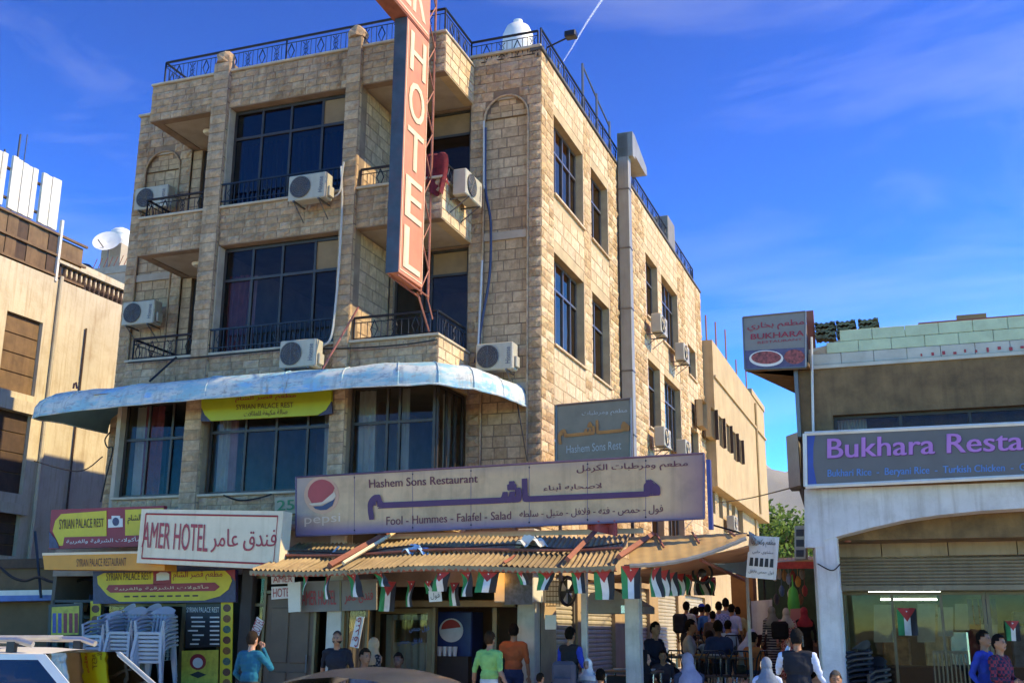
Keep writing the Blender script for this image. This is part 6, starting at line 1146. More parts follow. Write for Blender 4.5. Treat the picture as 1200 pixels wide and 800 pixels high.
# ================================================================== plastic chairs
mat('chairblue', '#8f979e', .45, var=.08, dirt=.2); mat('chairdark', '#26282c', .4, var=.1); mat('tablebrown', '#5c4632', .55, var=.2, vsc=6); mat('chairbrown', '#4a3428', .6)
def plastic_chair(m, label, group):
    t = thing('plastic_chair', label, 'chair', (0, 0, 0), group, local=True)
    part('seat', MB().sheet(lambda u, v: (-.22+.44*u, -.22+.42*v, .42-.02*math.sin(u*3.14)*math.sin(v*3.14)), 5, 5).box(-.23, .23, -.23, -.2, .37, .425, .01), m, t, True)
    bk = MB(); bw = lambda v: .22-.05*v*v
    bk.sheet(lambda u, v: (-(.235-.02*v)+(.47-.04*v)*u, .2+.1*v+.05*math.cos((u-.5)*3.1)-.05, .72+.14*v-.07*abs(u-.5)**2*4*v), 10, 3)
    for k in range(6): x = -.17+k*.068; bk.hexa([(x-.018, .19, .42), (x+.018, .19, .42), (x+.018, .205, .42), (x-.018, .205, .42), (x-.018, .2+.03, .73), (x+.018, .23, .73), (x+.018, .245, .73), (x-.018, .245, .73)])
    part('backrest', bk, m, t, True)
    for sx in (-1, 1):
        for sy in (-1, 1): part('leg', MB().hexa([(sx*.27-.025, sy*.25-.025, 0), (sx*.27+.025, sy*.25-.025, 0), (sx*.27+.025, sy*.25+.025, 0), (sx*.27-.025, sy*.25+.025, 0), (sx*.22-.03, sy*.2-.03, .41), (sx*.22+.03, sy*.2-.03, .41), (sx*.22+.03, sy*.2+.03, .41), (sx*.22-.03, sy*.2+.03, .41)]), m, t)
        part('armrest', MB().tube([(sx*.24, -.22, .41), (sx*.27, -.24, .6), (sx*.27, -.1, .65), (sx*.25, .24, .68)], .025, 6), m, t, True)
    return t
def chair_stack(proto, tree_, spot, n, rot, pitch, lab, first=None):
    for k in range(n):
        o = proto if (first and k == 0) else copy_tree(proto, tree_); _place(o, (spot[0]+.004*(k % 3), spot[1]-.012*k, spot[2]+pitch*k), rot); o['label'] = lab % (('bottom' if k == 0 else 'top') if k in (0, n-1) else ords[k])
pc = plastic_chair('chairblue', 'x', 'grey plastic chairs stacked outside the palace restaurant'); tr5 = tree_of(pc); zb_ = .72
solo('chair_bench', 'low dark bench carrying the stacked grey chairs', 'bench', MB().box(fp(106, 790, -2.4).x, fp(216, 790, -2.4).x, -2.7, -1.45, 0, zb_, .02), 'innerdark')
for k, (px, yy, n, nm) in enumerate(((184, -2.35, 8, 'front right'), (151, -2.15, 8, 'middle'), (122, -2.1, 7, 'front left'), (167, -1.75, 9, 'rear right'), (137, -1.72, 9, 'rear left'))):
    chair_stack(pc, tr5, (fp(px, 760, yy).x, yy, zb_), n, R(8-k*9), .068, 'grey plastic chair, %s of the '+nm+' stack', first=(k == 0))
pk = plastic_chair('chairdark', 'x', 'black plastic chairs stacked by the white pillar'); tk = tree_of(pk)
for k, (px, yy, n, nm) in enumerate(((996, -.3, 10, 'taller'), (1013, -.55, 7, 'lower'))): chair_stack(pk, tk, (fp(px, 760, yy).x, yy, 0.), n, R(-60+k*20), .08, 'black plastic chair, %s of the '+nm+' stack by white pillar', first=(k == 0))
# ================================================================== terrace furniture
def cafe_table(p, label, w=.9, d=.7, h=.74, rot=0.):
    t = thing('cafe_table', label, 'table', p, 'tables on the alley terrace', rot, local=True); part('table_top', MB().box(-w/2, w/2, -d/2, d/2, h-.04, h, .01), 'tablebrown', t)
    for sx in (-1, 1):
        for sy in (-1, 1): part('leg', MB().tube([(sx*(w/2-.05), sy*(d/2-.05), 0), (sx*(w/2-.05), sy*(d/2-.05), h-.04)], .018, 6), 'chrome', t)
    for k in range(3): part('tray', MB().lathe([(.0, h+.004), (.1, h+.006), (.12, h+.03)], (-.25+k*.25, .05*(-1)**k, 0), 12), 'cupwhite' if k != 1 else 'orangestrip', t, True)
    return t
def cafe_chair(label):
    t = thing('cafe_chair', label, 'chair', (0, 0, 0), 'chairs on the alley terrace', local=True); part('seat', MB().lathe([(0, .43), (.19, .43), (.2, .45), (.19, .47), (0, .47)], seg=14), 'chairbrown', t, True)
    part('backrest', MB().tube([(-.19, .17, .45), (-.2, .23, .75), (-.12, .26, .88), (.12, .26, .88), (.2, .23, .75), (.19, .17, .45)], .016, 6).tube([(-.1, .19, .47), (-.08, .25, .86)], .01, 5).tube([(.1, .19, .47), (.08, .25, .86)], .01, 5), 'iron', t, True)
    for sx in (-1, 1):
        for sy in (-1, 1): part('leg', MB().tube([(sx*.14, sy*.14, .44), (sx*.2, sy*.2, 0)], .014, 6), 'chrome', t)
    return t
TBL = [(742, -.2, .0, 1.05, 'low brown table where the woman in black sits'), (822, 2.0, .48, .78, 'terrace table in front of the crowd'), (785, 1.6, .48, .78, 'terrace table nearest the kiosk'), (858, 2.4, .48, .76, 'terrace table by the steps'), (838, 4.4, .74, .76, 'upper terrace table behind the crowd')]
for px, y, z, h, l in TBL: cafe_table((fp(px, 770, y).x, y, z), l, h=h)
cc = cafe_chair('x'); tcx = tree_of(cc)
CH = [(798, 1.3, .48, 170), (830, 1.2, .48, 200), (846, 1.5, .48, 30), (868, 1.6, .48, 190), (872, 2.6, .48, 100), (809, 2.8, .48, 0), (845, 3.0, .48, -20), (770, 1.2, .48, 90), (822, 3.9, .74, 160), (856, 4.0, .74, 200), (716, -.5, 0, 90), (880, 2.0, .48, 250)]
for k, (px, y, z, a) in enumerate(CH):
    o = cc if k == 0 else copy_tree(cc, tcx); _place(o, (fp(px, 770, y).x, y, z), R(a)); o['label'] = 'round seated metal cafe chair on the terrace, %s one' % ords[k]
# ================================================================== vehicles
mat('paintwhite', '#d3d0c8', .3, var=.04, spec=.6, dirt=.12, dcol='#9a8e7a'); mat('paintgrey', '#4a4c50', .25, .5, var=.03, dirt=.15, dcol='#8a8070'); mat('paintyellow', '#c89a2c', .35, var=.04); mat('rubber', '#1a1a1a', .8); mat('carglass', '#141619', .06, spec=.4, var=.02); mat('rackmetal', '#b8b6b0', .3, .7); mat('blacktrim', '#1e1e20', .5)
glass_mat('carpane', '#6a7478', .06)
def car(org, rot, label, paint, L=4.4, Wd=1.75, H=1.6, kind='suv', cat='car'):
    t = thing('parked_car', label, cat, org, 'vehicles on the street', rot, local=True); h0 = .28; bl = H*.58; hw = Wd/2
    if kind == 'suv': prof = [(-L/2, .75), (-L/2+.05, bl), (-L/2+.25, H*.97), (-L/2+.6, H), (L*.02, H), (L*.12, H*.985), (L*.30, bl+.03), (L*.46, bl-.08), (L/2, bl-.25), (L/2, .5)]
    else: prof = [(-L/2, .6), (-L/2+.1, bl-.05), (-L*.34, bl), (-L*.24, H*.87), (-L*.19, H*.945), (-L*.13, H*.985), (-L*.06, H), (L*.01, H*.99), (L*.06, H*.955), (L*.095, H*.9), (L*.24, bl+.02), (L*.44, bl-.1), (L/2, bl-.28), (L/2, .45)]
    # body shell: lower body + roof strip, narrowing above the belt
    wz = lambda z: hw*(1-.03*max(0, (h0+.2-z)/.3)) if z < bl else hw*(1-.2*((z-bl)/(H-bl))**1.2)
    bd = MB(); lowp = [(x, min(z, bl)) for x, z in prof]; n = len(prof)
    ring = [(-L/2+.05, h0)]+lowp+[(L/2-.05, h0)]; k = len(ring)
    for s_ in (-1, 1): bd.v += [(x, s_*wz(z)*(.93 if abs(x) > L*.48 else 1), z) for x, z in ring]
    bd.f.append(tuple(range(k))); bd.f.append(tuple(range(2*k-1, k-1, -1)))
    for i in range(k): j = (i+1) % k; bd.f.append((i, k+i, k+j, j))
    b = part('body', bd, paint, t)
    top = [(x, z) for x, z in prof if z >= bl-.001]; a0 = [p for p in top]
    gl = MB(); base = [(top[0][0]+.02, bl), (top[-1][0], bl)]
    # roof
    rf = MB(); rp = [p for p in top if p[1] > H*(.9 if kind == 'suv' else .86)]
    xs_ = [p[0] for p in rp]; zs_ = [p[1] for p in rp]
    rf.sheet(lambda u, v: (np.interp(u, np.linspace(0, 1, len(rp)), xs_), (v-.5)*2*wz(H*.97), np.interp(u, np.linspace(0, 1, len(rp)), zs_)+.06*math.cos((v-.5)*3.1)-.045), 20, 12); part('roof', rf, paint, t, True)
    cols_ = [(top[0][0], bl), rp[0], rp[-1], (top[-1][0]+.0, bl)]
    for s_ in (-1, 1):
        y0, y1 = s_*wz(bl)*.985, s_*wz(H*.97)
        A, B, C_, D = (cols_[0][0], y0, bl), (rp[0][0], y1, rp[0][1]-.02), (rp[-1][0], y1, rp[-1][1]-.02), (cols_[3][0], y0, bl)
        part('side_glass', MB().quad(A, B, C_, D), 'carpane', t); B2, C2 = Vector(B)+Vector((0, s_*.006, -.06)), Vector(C_)+Vector((0, s_*.006, -.06)); part('roof_rail_trim', MB().hexa([B2, C2, C2+Vector((0, s_*.012, 0)), B2+Vector((0, s_*.012, 0)), Vector(B), Vector(C_), Vector(C_)+Vector((0, s_*.012, .0)), Vector(B)+Vector((0, s_*.012, 0))]), paint, t)
        for f in (0., .3, .62, 1.):
            p = lerp(A, D, f); q = lerp(B, C_, f); o = Vector((0, s_*.012, 0)); d = Vector((.06 if f not in (0., 1.) else .075, 0, 0)); part('pillar', MB().hexa([p+o-d, p+o+d, p+d, p-d, q+o-d, q+o+d, q+d, q-d]), paint if f in (0., 1.) else ('paintwhite' if paint == 'paintwhite' else 'blacktrim'), t)
        part('door_mirror', MB().box(L*.2, L*.25, s_*hw, s_*(hw+.2), bl, bl+.14, .03), paint, t)
        for wx in (-L*.3, L*.31):
            w = part('wheel', MB().lathe([(.2, -.1), (.31, -.1), (.33, -.06), (.33, .06), (.31, .1), (.2, .1)], (wx, s_*(hw-.08), .33), 22, 'y'), 'rubber', t, True); part('rim', MB().lathe([(0, -.08), (.2, -.095), (.2, .095), (0, .08)], (wx, s_*(hw-.08), .33), 14, 'y'), 'rackmetal', w, True)
        part('headlight', MB().box(L/2-.1, L/2+.01, s_*hw*.6-.14, s_*hw*.6+.14, bl-.36, bl-.22, .02), 'chrome', t); part('tail_light', MB().box(-L/2-.01, -L/2+.06, s_*hw*.75-.1, s_*hw*.75+.1, .7, .95, .02), 'syrred', t)
    part('windscreen', MB().quad((rp[-1][0]+.02, -wz(H*.97)*.96, rp[-1][1]-.015), (rp[-1][0]+.02, wz(H*.97)*.96, rp[-1][1]-.015), (cols_[3][0]+.02, wz(bl)*.96, bl+.01), (cols_[3][0]+.02, -wz(bl)*.96, bl+.01)), 'carpane', t); part('rear_glass', MB().quad((rp[0][0], -wz(H*.97)*.95, rp[0][1]-.03), (rp[0][0], wz(H*.97)*.95, rp[0][1]-.03), (cols_[0][0]-.02, wz(bl)*.95, bl+.02), (cols_[0][0]-.02, -wz(bl)*.95, bl+.02)), 'carpane', t)
    for sy in (-1, 1):
        for sx_ in (-.9, .1): part('seat', MB().box(sx_, sx_+.5, sy*.38-.24, sy*.38+.24, .45, .7, .04).box(sx_-.05, sx_+.1, sy*.38-.23, sy*.38+.23, .7, H*.78, .04).box(sx_-.03, sx_+.06, sy*.38-.12, sy*.38+.12, H*.8, H*.9, .03), 'blacktrim', t)
    part('dashboard', MB().box(L*.19, L*.28, -hw*.85, hw*.85, .7, bl+.04, .04), 'blacktrim', t)
    part('bumper', MB().box(L/2-.05, L/2+.08, -hw*.95, hw*.95, .32, .5, .03), 'blacktrim', t); part('bumper', MB().box(-L/2-.08, -L/2+.05, -hw*.95, hw*.95, .32, .5, .03), 'blacktrim', t)
    return t
q = fp(44, 770, -8.4); SUV = car((q.x, -8.4, -.13), R(6), 'white estate car with roof rack at the lower left corner', 'paintwhite', 4.5, 1.72, 1.58)
for s_ in (-1, 1):
    rk = MB().tube([(-1.9, s_*.58, 1.64), (-1.75, s_*.6, 1.68), (.15, s_*.6, 1.68), (.35, s_*.58, 1.63)], .035, 8); part('roof_rail', rk, 'rackmetal', SUV, True)
    for x in (-1.6, -.7, .1): part('rail_foot', MB().box(x-.05, x+.05, s_*.6-.03, s_*.6+.03, 1.55, 1.66), 'blacktrim', SUV)
for x in (-1.3, -.15): part('cross_bar', MB().tube([(x, -.62, 1.7), (x, .62, 1.7)], .03, 6), 'rackmetal', SUV)
q = fp(468, 790, -10.2); car((q.x, -10.2, -.13), R(3), 'dark grey saloon car whose roof shows at bottom centre', 'paintgrey', 4.4, 1.75, 1.5, 'sedan')
q = fp(8, 745, -3.2); car((q.x-.9, -3.4, 0.0), R(0), 'yellow taxi half hidden behind the white estate car', 'paintyellow', 4.4, 1.75, 1.58, 'suv')
# ================================================================== people
PEOPLE = []
SK = {'light': '#b8866a', 'mid': '#9a6a4c', 'dark': '#5c3a2a'}
def cl(c): return mat('cloth_'+c.strip('#'), c, .9, var=.22, vsc=5, bump=.45, bsc=11, spec=.2)
def skin(k): return mat('skin_'+k, SK[k], .55, var=.06, vsc=20)
def person(label, px, py, y, zg, face=0, pose='stand', shirt='#445566', sleeve='short', legs='#2c3040', hair='#1c1612', sk='mid', dress=None, scarf=None, vest=None, beard=False, cap=None, bald=False, wide=1., h=None, base=None):
    top = fp(px, py, y); sit = pose.startswith('sit'); H0 = 1.30 if sit else 1.755
    s = (h or (top.z-zg))/H0; s = max(.62, min(1.12, s)); zb = top.z-H0*s if abs(top.z-zg-H0*s) > .01 else zg
    zb = zg
    PEOPLE.append(dict(label=label, org=(top.x, y, zb), rot=R(face), s=s, pose=pose, shirt=shirt, sleeve=sleeve, legs=legs, hair=hair, sk=sk, dress=dress, scarf=scarf, vest=vest, beard=beard, cap=cap, bald=bald, wide=wide, near=(y < 1)))
def build_people():
    rows = []
    for P in PEOPLE:
        pr = []                                     # (kind, a, b, ra, rb, region)
        pose = P['pose']; sit = pose.startswith('sit'); dz = -.45 if sit else 0.; lean = {'sitlean': .38, 'bend': .5, 'lean': .12}.get(pose, .1 if sit else 0.)
        piv = Vector((0, 0, .95+dz)); ml = Matrix.Rotation(lean, 3, 'X')
        def U_(p, dz=dz, piv=piv, ml=ml): p = Vector((p[0], p[1], p[2]+dz)); return piv+ml @ (p-piv)
        w = P['wide']; E_ = lambda c, r, g: pr.append(('e', U_(c), Vector(r), 0, 0, g)); L_ = lambda a, b, ra, rb, g: pr.append(('l', Vector(a), Vector(b), ra, rb, g))
        tor = 'vest' if P['vest'] else 'shirt'
        E_((0, 0, .97), (.165*w, .12*w, .13), 'legs' if not P['dress'] else 'dress'); E_((0, 0, 1.09), (.155*w, .115*w, .15), tor if not P['dress'] else 'dress'); E_((0, -.01, 1.28), (.18*w, .125*w, .19), tor if not P['dress'] else 'dress'); E_((0, .015, 1.36), (.17*w, .1, .1), tor if not P['dress'] else 'dress')
        L_(U_((-.15, .01, 1.42)), U_((.15, .01, 1.42)), .068, .068, tor if not P['dress'] else 'dress'); L_(U_((0, .01, 1.42)), U_((0, -.015, 1.56)), .058, .052, 'skin')
        E_((0, -.01, 1.645), (.077, .096, .112), 'skin'); E_((0, -.05, 1.585), (.055, .055, .055), 'skin'); E_((0, -.108, 1.628), (.015, .022, .026), 'skin')
        for sx in (-1, 1): E_((sx*.079, .0, 1.63), (.012, .02, .03), 'skin')
        A = {'stand': (((-.24, .04, 1.15), (-.25, -.06, .92)), ((.24, .04, 1.15), (.25, -.06, .92))), 'walk': (((-.24, .1, 1.17), (-.27, -.05, .95)), ((.25, -.06, 1.15), (.27, -.2, .96))), 'phone': (((-.27, -.02, 1.16), (-.36, -.1, 1.0)), ((.28, -.1, 1.2), (.13, -.1, 1.52))), 'phone2': (((-.3, -.12, 1.22), (-.13, -.13, 1.5)), ((.25, .03, 1.15), (.2, -.15, .98))),
             'sit': (((-.23, -.08, 1.16), (-.12, -.32, 1.1)), ((.23, -.08, 1.16), (.14, -.32, 1.1))), 'sitlean': (((-.22, -.1, 1.15), (-.1, -.3, 1.05)), ((.22, -.1, 1.15), (.1, -.32, 1.08))), 'carry': (((-.24, -.02, 1.15), (-.12, -.24, 1.12)), ((.24, -.02, 1.15), (.1, -.25, 1.1))), 'lean': (((-.26, .1, 1.17), (-.27, .12, .93)), ((.25, .02, 1.15), (.2, -.2, 1.0))), 'swing': (((-.27, .12, 1.17), (-.36, .1, .98)), ((.26, .04, 1.15), (.3, -.02, .93)))}
        A = A.get(pose, A['stand']); hands = []
        for (el, wr), sx in zip(A, (-1, 1)):
            sh = U_((sx*.185*w, .01, 1.41)); el = U_(el); wr = U_(wr); sg = 'shirt' if not P['dress'] else 'dress'
            L_(sh, el, .056, .044, sg); L_(el, wr, .042, .03, sg if P['sleeve'] == 'long' else 'skin'); d = (wr-el).normalized(); pr.append(('e', wr+d*.045, Vector((.03, .03, .045)), 0, 0, 'skin')); hands.append((wr, d, sx))
        if P['sleeve'] == 'short': pass
        if sit: LG = [((sx*.1, -.03, .5), (sx*.12, -.43, .5), (sx*.12, -.4, .09), (sx*.13, -.55, .05)) for sx in (-1, 1)]
        elif pose in ('walk', 'swing'): LG = [((-.09, 0, .93), (-.1, -.14, .52), (-.1, -.1, .09), (-.11, -.25, .05)), ((.09, 0, .93), (.1, .05, .5), (.1, .28, .13), (.11, .16, .04))]
        else: LG = [((sx*.09, 0, .93), (sx*.1, -.02, .5), (sx*.11, .02, .08), (sx*.13, -.13, .045)) for sx in (-1, 1)]
        for hp_, kn, an, to in LG:
            L_(hp_, kn, .088, .06, 'legs'); L_(kn, an, .056, .042, 'legs'); L_(an, to, .045, .04, 'shoe')
        if P['dress']:
            if sit: pr.append(('e', Vector((0, -.2, .5)), Vector((.23, .3, .12)), 0, 0, 'dress')); pr.append(('l', Vector((0, -.42, .45)), Vector((0, -.42, .1)), .19, .22, 'dress'))
            else:
                for k in range(4): z = .95-.22*k; pr.append(('e', Vector((0, 0, z-.1)), Vector((.18+.025*k, .15+.028*k, .2)), 0, 0, 'dress'))
        # raw mesh
        raw = MB()
        for kind, a, b, ra, rb, g in pr:
            if kind == 'l':
                n = 5; d = b-a; dl = d.length or 1e-4; d = d/dl; pts = [a-d*ra*.9, a-d*ra*.55, a]+[a+(b-a)*(k/3) for k in (1, 2)]+[b, b+d*rb*.55, b+d*rb*.9]; rs = [ra*.35, ra*.82, ra, ra+(rb-ra)/3, ra+(rb-ra)*2/3, rb, rb*.82, rb*.35]; raw.tube(pts, rs, 10)
            else:
                t_ = MB().lathe([(math.sin(math.pi*k/8), -math.cos(math.pi*k/8)) for k in range(9)], seg=12); raw.v, raw.f = raw.v, raw.f; raw.add(t_, Matrix.Translation(a) @ Matrix.Diagonal((b.x, b.y, b.z, 1)))
        me = bpy.data.meshes.new('raw'); me.from_pydata(raw.v, [], raw.f); bm = bmesh.new(); bm.from_mesh(me); bmesh.ops.remove_doubles(bm, verts=bm.verts, dist=1e-5); bmesh.ops.recalc_face_normals(bm, faces=bm.faces); bm.to_mesh(me); bm.free()
        ob = bpy.data.objects.new('raw', me); COL.objects.link(ob); m_ = ob.modifiers.new('r', 'REMESH'); m_.mode = 'VOXEL'; m_.voxel_size = .0135 if P['near'] else .018; m2 = ob.modifiers.new('s', 'SMOOTH'); m2.factor = .5; m2.iterations = 2
        rows.append((P, pr, ob, hands, U_, ml))
    dg = bpy.context.evaluated_depsgraph_get()
    for P, pr, ob, hands, U_, ml in rows:
        me = bpy.data.meshes.new_from_object(ob.evaluated_get(dg)); nv = len(me.vertices); co = np.zeros(nv*3); me.vertices.foreach_get('co', co); co = co.reshape(-1, 3)
        faces = [tuple(p.vertices) for p in me.polygons]; bpy.data.meshes.remove(me)
        if not faces: continue
        vn = np.zeros((nv, 3)); fa = np.array([f if len(f) == 4 else f+(f[-1],) for f in faces]); nf = np.cross(co[fa[:, 2]]-co[fa[:, 0]], co[fa[:, 3]]-co[fa[:, 1]])
        for i in range(4): np.add.at(vn, fa[:, i], nf)
        vn /= np.maximum(np.linalg.norm(vn, axis=1), 1e-9)[:, None]; sd = sum(map(ord, P['label'])) % 97
        amp = np.array([(mnoise.noise(Vector((v[0]*7+sd, v[1]*7, v[2]*16)))*.012+mnoise.noise(Vector((v[0]*18, v[1]*18+sd, v[2]*30)))*.005) if v[2] < (1.46 if not P['pose'].startswith('sit') else 1.0) else 0. for v in co]); co = co+vn*amp[:, None]
        cen = co[fa].mean(1); best = np.full(len(faces), 9.); reg = np.zeros(len(faces), int)
        REG = ['shirt', 'legs', 'skin', 'shoe', 'vest', 'dress', 'dark']
        for kind, a, b, ra, rb, g in pr:
            if kind == 'l':
                a_ = np.array(a); d = np.array(b)-a_; t = np.clip(((cen-a_) @ d)/max(d @ d, 1e-9), 0, 1); ds = np.linalg.norm(cen-a_-t[:, None]*d, axis=1)-(ra+(rb-ra)*t)
            else: q_ = (cen-np.array(a))/np.array(b); nq = np.linalg.norm(q_, axis=1); ds = (nq-1)*min(b)
            m_ = ds < best; best[m_] = ds[m_]; reg[m_] = REG.index(g)
        mb = MB(); mb.v = [tuple(v) for v in co]; mb.f = list(faces); ri = list(reg)
        def addg(fn, r):
            n = len(mb.f); fn(); ri.extend([r]*(len(mb.f)-n))
        for wr, d, sx in hands:
            lat = d.cross(Vector((0, 1, 0))); lat = lat.normalized() if lat.length > .1 else Vector((1, 0, 0)); nrm = lat.cross(d)
            for k in range(4):
                b0 = wr+d*.075+lat*(k-1.5)*.017; l = (.05, .062, .058, .045)[k]; addg(lambda: mb.tube([b0, b0+d*l*.6+nrm*.006, b0+d*l*.9+nrm*.03*sx*0+nrm*.022], [.009, .0085, .006], 6), 2)
            b0 = wr+d*.03+lat*.028*(-sx); addg(lambda: mb.tube([b0, b0+d*.03+lat*.02*(-sx), b0+d*.055+lat*.018*(-sx)+nrm*.012], [.011, .0095, .007], 6), 2)
        if True:
            for sx in (-1, 1): addg(lambda: mb.add(MB().lathe([(0, -1), (.8, -.5), (1, 0), (.8, .5), (0, 1)], seg=8), Matrix.Translation(U_((sx*.03, -.098, 1.652))) @ Matrix.Diagonal((.013, .008, .007, 1))), 6); addg(lambda: mb.add(MB().box(-.018, .018, -.004, .004, -.003, .003), Matrix.Translation(U_((sx*.031, -.1, 1.672)))), 6)
            addg(lambda: mb.add(MB().box(-.022, .022, -.005, .005, -.004, .004), Matrix.Translation(U_((0, -.103, 1.583)))), 6)
        t = thing('person', P['label'], 'person', P['org'], 'people in the street', P['rot'], local=True); t.scale = (P['s'],)*3
        bd = part('body', mb, None, t, True); me = bd.data
        for m_ in (cl(P['shirt']), cl(P['legs']), skin(P['sk']), M['blacktrim'], cl(P['vest'] or P['shirt']), cl(P['dress'] or P['shirt']), mat('facedark', '#2a1a14', .6)): me.materials.append(m_)
        me.polygons.foreach_set('material_index', ri); me.update()
        hc = U_((0, -.005, 1.655)); rx, ry, rz_ = .083, .104, .116
        def shell(keep, k, jit=0.):
            s_ = MB(); nu, nvv = 22, 16; pts = {}
            for j in range(nvv+1):
                for i in range(nu):
                    if j in (0, nvv) and i: pts[j, i] = pts[j, 0]; continue
                    th, ph = math.pi*j/nvv, 2*math.pi*i/nu; n = Vector((math.sin(th)*math.cos(ph), math.sin(th)*math.sin(ph), math.cos(th))); r_ = k*(1+random.uniform(-jit, jit)); pts[j, i] = (len(s_.v), n); s_.v.append(tuple(hc+ml @ Vector((n.x*rx*r_, n.y*ry*r_, n.z*rz_*r_))))
            for j in range(nvv):
                for i in range(nu):
                    q = [pts[j, i], pts[j+1, i], pts[j+1, (i+1) % nu], pts[j, (i+1) % nu]]; c = sum((p[1] for p in q), Vector())/4
                    if keep(c): s_.f.append(tuple(dict.fromkeys(p[0] for p in q)))
            return s_
        if P['scarf']:
            s_ = shell(lambda n: not (n.y < -.62 and -.8 < n.z < .5 and abs(n.x) < .62), 1.12, .015); rings = []
            for k, (r1, r2, z) in enumerate(((.088, .1, 1.6), (.1, .11, 1.53), (.15, .13, 1.47), (.21, .165, 1.4), (.2, .165, 1.31))):
                n0 = len(s_.v); rings.append(n0); s_.v += [tuple(U_((r1*math.cos(a*.2856), .01+r2*math.sin(a*.2856)*(1+.04*math.sin(a*3)), z-(.03*math.sin(a*.2856) if k > 2 else 0)))) for a in range(22)]
            for a, b in zip(rings[:-1], rings[1:]):
                for i in range(22): j = (i+1) % 22; s_.f.append((a+i, a+j, b+j, b+i))
            part('headscarf', s_, cl(P['scarf']), t, True)
        else:
            if not P['bald']: part('hair', shell(lambda n: n.z > .5 or (n.y > .25 and n.z > -.72) or (n.y > -.12 and n.z > -.15) or (n.z > .25 and n.y > -.55), 1.04, .05), mat('hair_'+P['hair'].strip('#'), P['hair'], .9, bump=.6, bsc=60, spec=.08), t, True)
            else: part('hair', shell(lambda n: n.z > .35 and n.y > -.55, 1.005, .0), mat('hair_stub', '#3a2c24', .8), t, True)
            if P['beard']: part('beard', shell(lambda n: n.y < -.05 and n.z < -.42, 1.06, .02), mat('hair_'+P['hair'].strip('#'), P['hair'], .9, bump=.6, bsc=60, spec=.08), t, True)
            if P['cap']:
                c_ = shell(lambda n: n.z > .3, 1.13); n0 = len(c_.v); c_.v += [tuple(U_((x, y_, 1.7))) for x, y_ in ((-.07, -.1), (.07, -.1), (.06, -.19), (-.06, -.19))]; c_.f.append((n0, n0+1, n0+2, n0+3)); part('cap', c_, cl(P['cap']), t, True)
    for r in rows:
        o = r[2]; m_ = o.data; bpy.data.objects.remove(o); bpy.data.meshes.remove(m_)
person('man in teal hooded top seen from behind before the hotel entrance', 296, 740, -4.9, -.0, 175, 'phone2', '#0f5c70', 'long', '#3a3630', '#2e241c', 'light')
person('bearded man in black t-shirt beside hotel doorway', 397, 739, -2.9, 0, 15, 'lean', '#23252b', 'short', '#2a2c34', '#241a14', 'mid', beard=True, bald=True, wide=1.08)
person('seated person in grey jacket next to the bearded man', 425, 760, -2.5, .0, 60, 'sit', '#6a6a70', 'long', '#2a3a5a', '#2a2018', 'mid')
person('woman in tan headscarf and speckled dress by the white post', 438, 748, -2.2, 0, 150, 'stand', '#8a8680', 'long', dress='#6e6862', scarf='#b08f6e', sk='mid')
person('child in red shirt sitting in front of the shop window', 469, 765, -2.4, .1, 5, 'sit', '#8a2430', 'short', '#3a2a2a', '#1c1410', 'dark')
person('man in light green t-shirt walking towards the felafel shop', 574, 740, -2.8, 0, 170, 'swing', '#7fae62', 'short', '#c8c4bc', '#3a2618', 'mid')
person('man in orange shirt and jeans standing in the shop doorway', 602, 731, -.7, 0, 190, 'stand', '#a8502c', 'short', '#26304a', '#1c1410', 'mid')
person('child whose dark head shows below the shop pillar', 633, 790, -3.2, 0, 150, 'stand', '#3a3a40', 'short', '#2a2a30', '#241a12', 'mid')
person('man in blue shirt and black vest reaching right near the counter', 668, 735, -1.0, 0, 160, 'carry', '#1f3fa0', 'short', '#22252c', '#16120e', 'mid', vest='#26282a')
person('person in dark grey hooded coat seen from behind', 663, 767, -2.3, 0, 185, 'sit', '#3c3c44', 'long', '#2c2c34', '#16120e', 'mid', scarf='#33343c', wide=1.15, h=1.22)
person('girl in white headscarf facing the street', 689, 772, -2.0, 0, -10, 'stand', '#cfcac2', 'long', dress='#8a8a90', scarf='#cfcbc4', sk='light', h=1.26)
person('dark haired man in navy jacket sitting with his back turned', 704, 784, -2.5, 0, 200, 'sit', '#20283c', 'long', '#1c2030', '#14100c', 'mid', wide=1.15)
person('woman in black robe seated at the low table', 750, 763, -.5, .0, 75, 'sit', '#141416', 'long', dress='#141416', scarf='#18181a', sk='light')
person('person in lilac headscarf and slate coat at the low table', 808, 766, -.6, .0, 215, 'sit', '#3c4252', 'long', dress='#3c4252', scarf='#a09aae', sk='light', wide=1.1)
person('dark haired man in black seated beside the terrace post', 764, 729, 1.3, .48, 60, 'sit', '#1e2230', 'long', '#1c1c22', '#16120e', 'mid')
person('child sitting behind the woman in black', 776, 762, .7, .3, 20, 'sit', '#3c3438', 'short', '#2a2a30', '#2a1c14', 'mid')
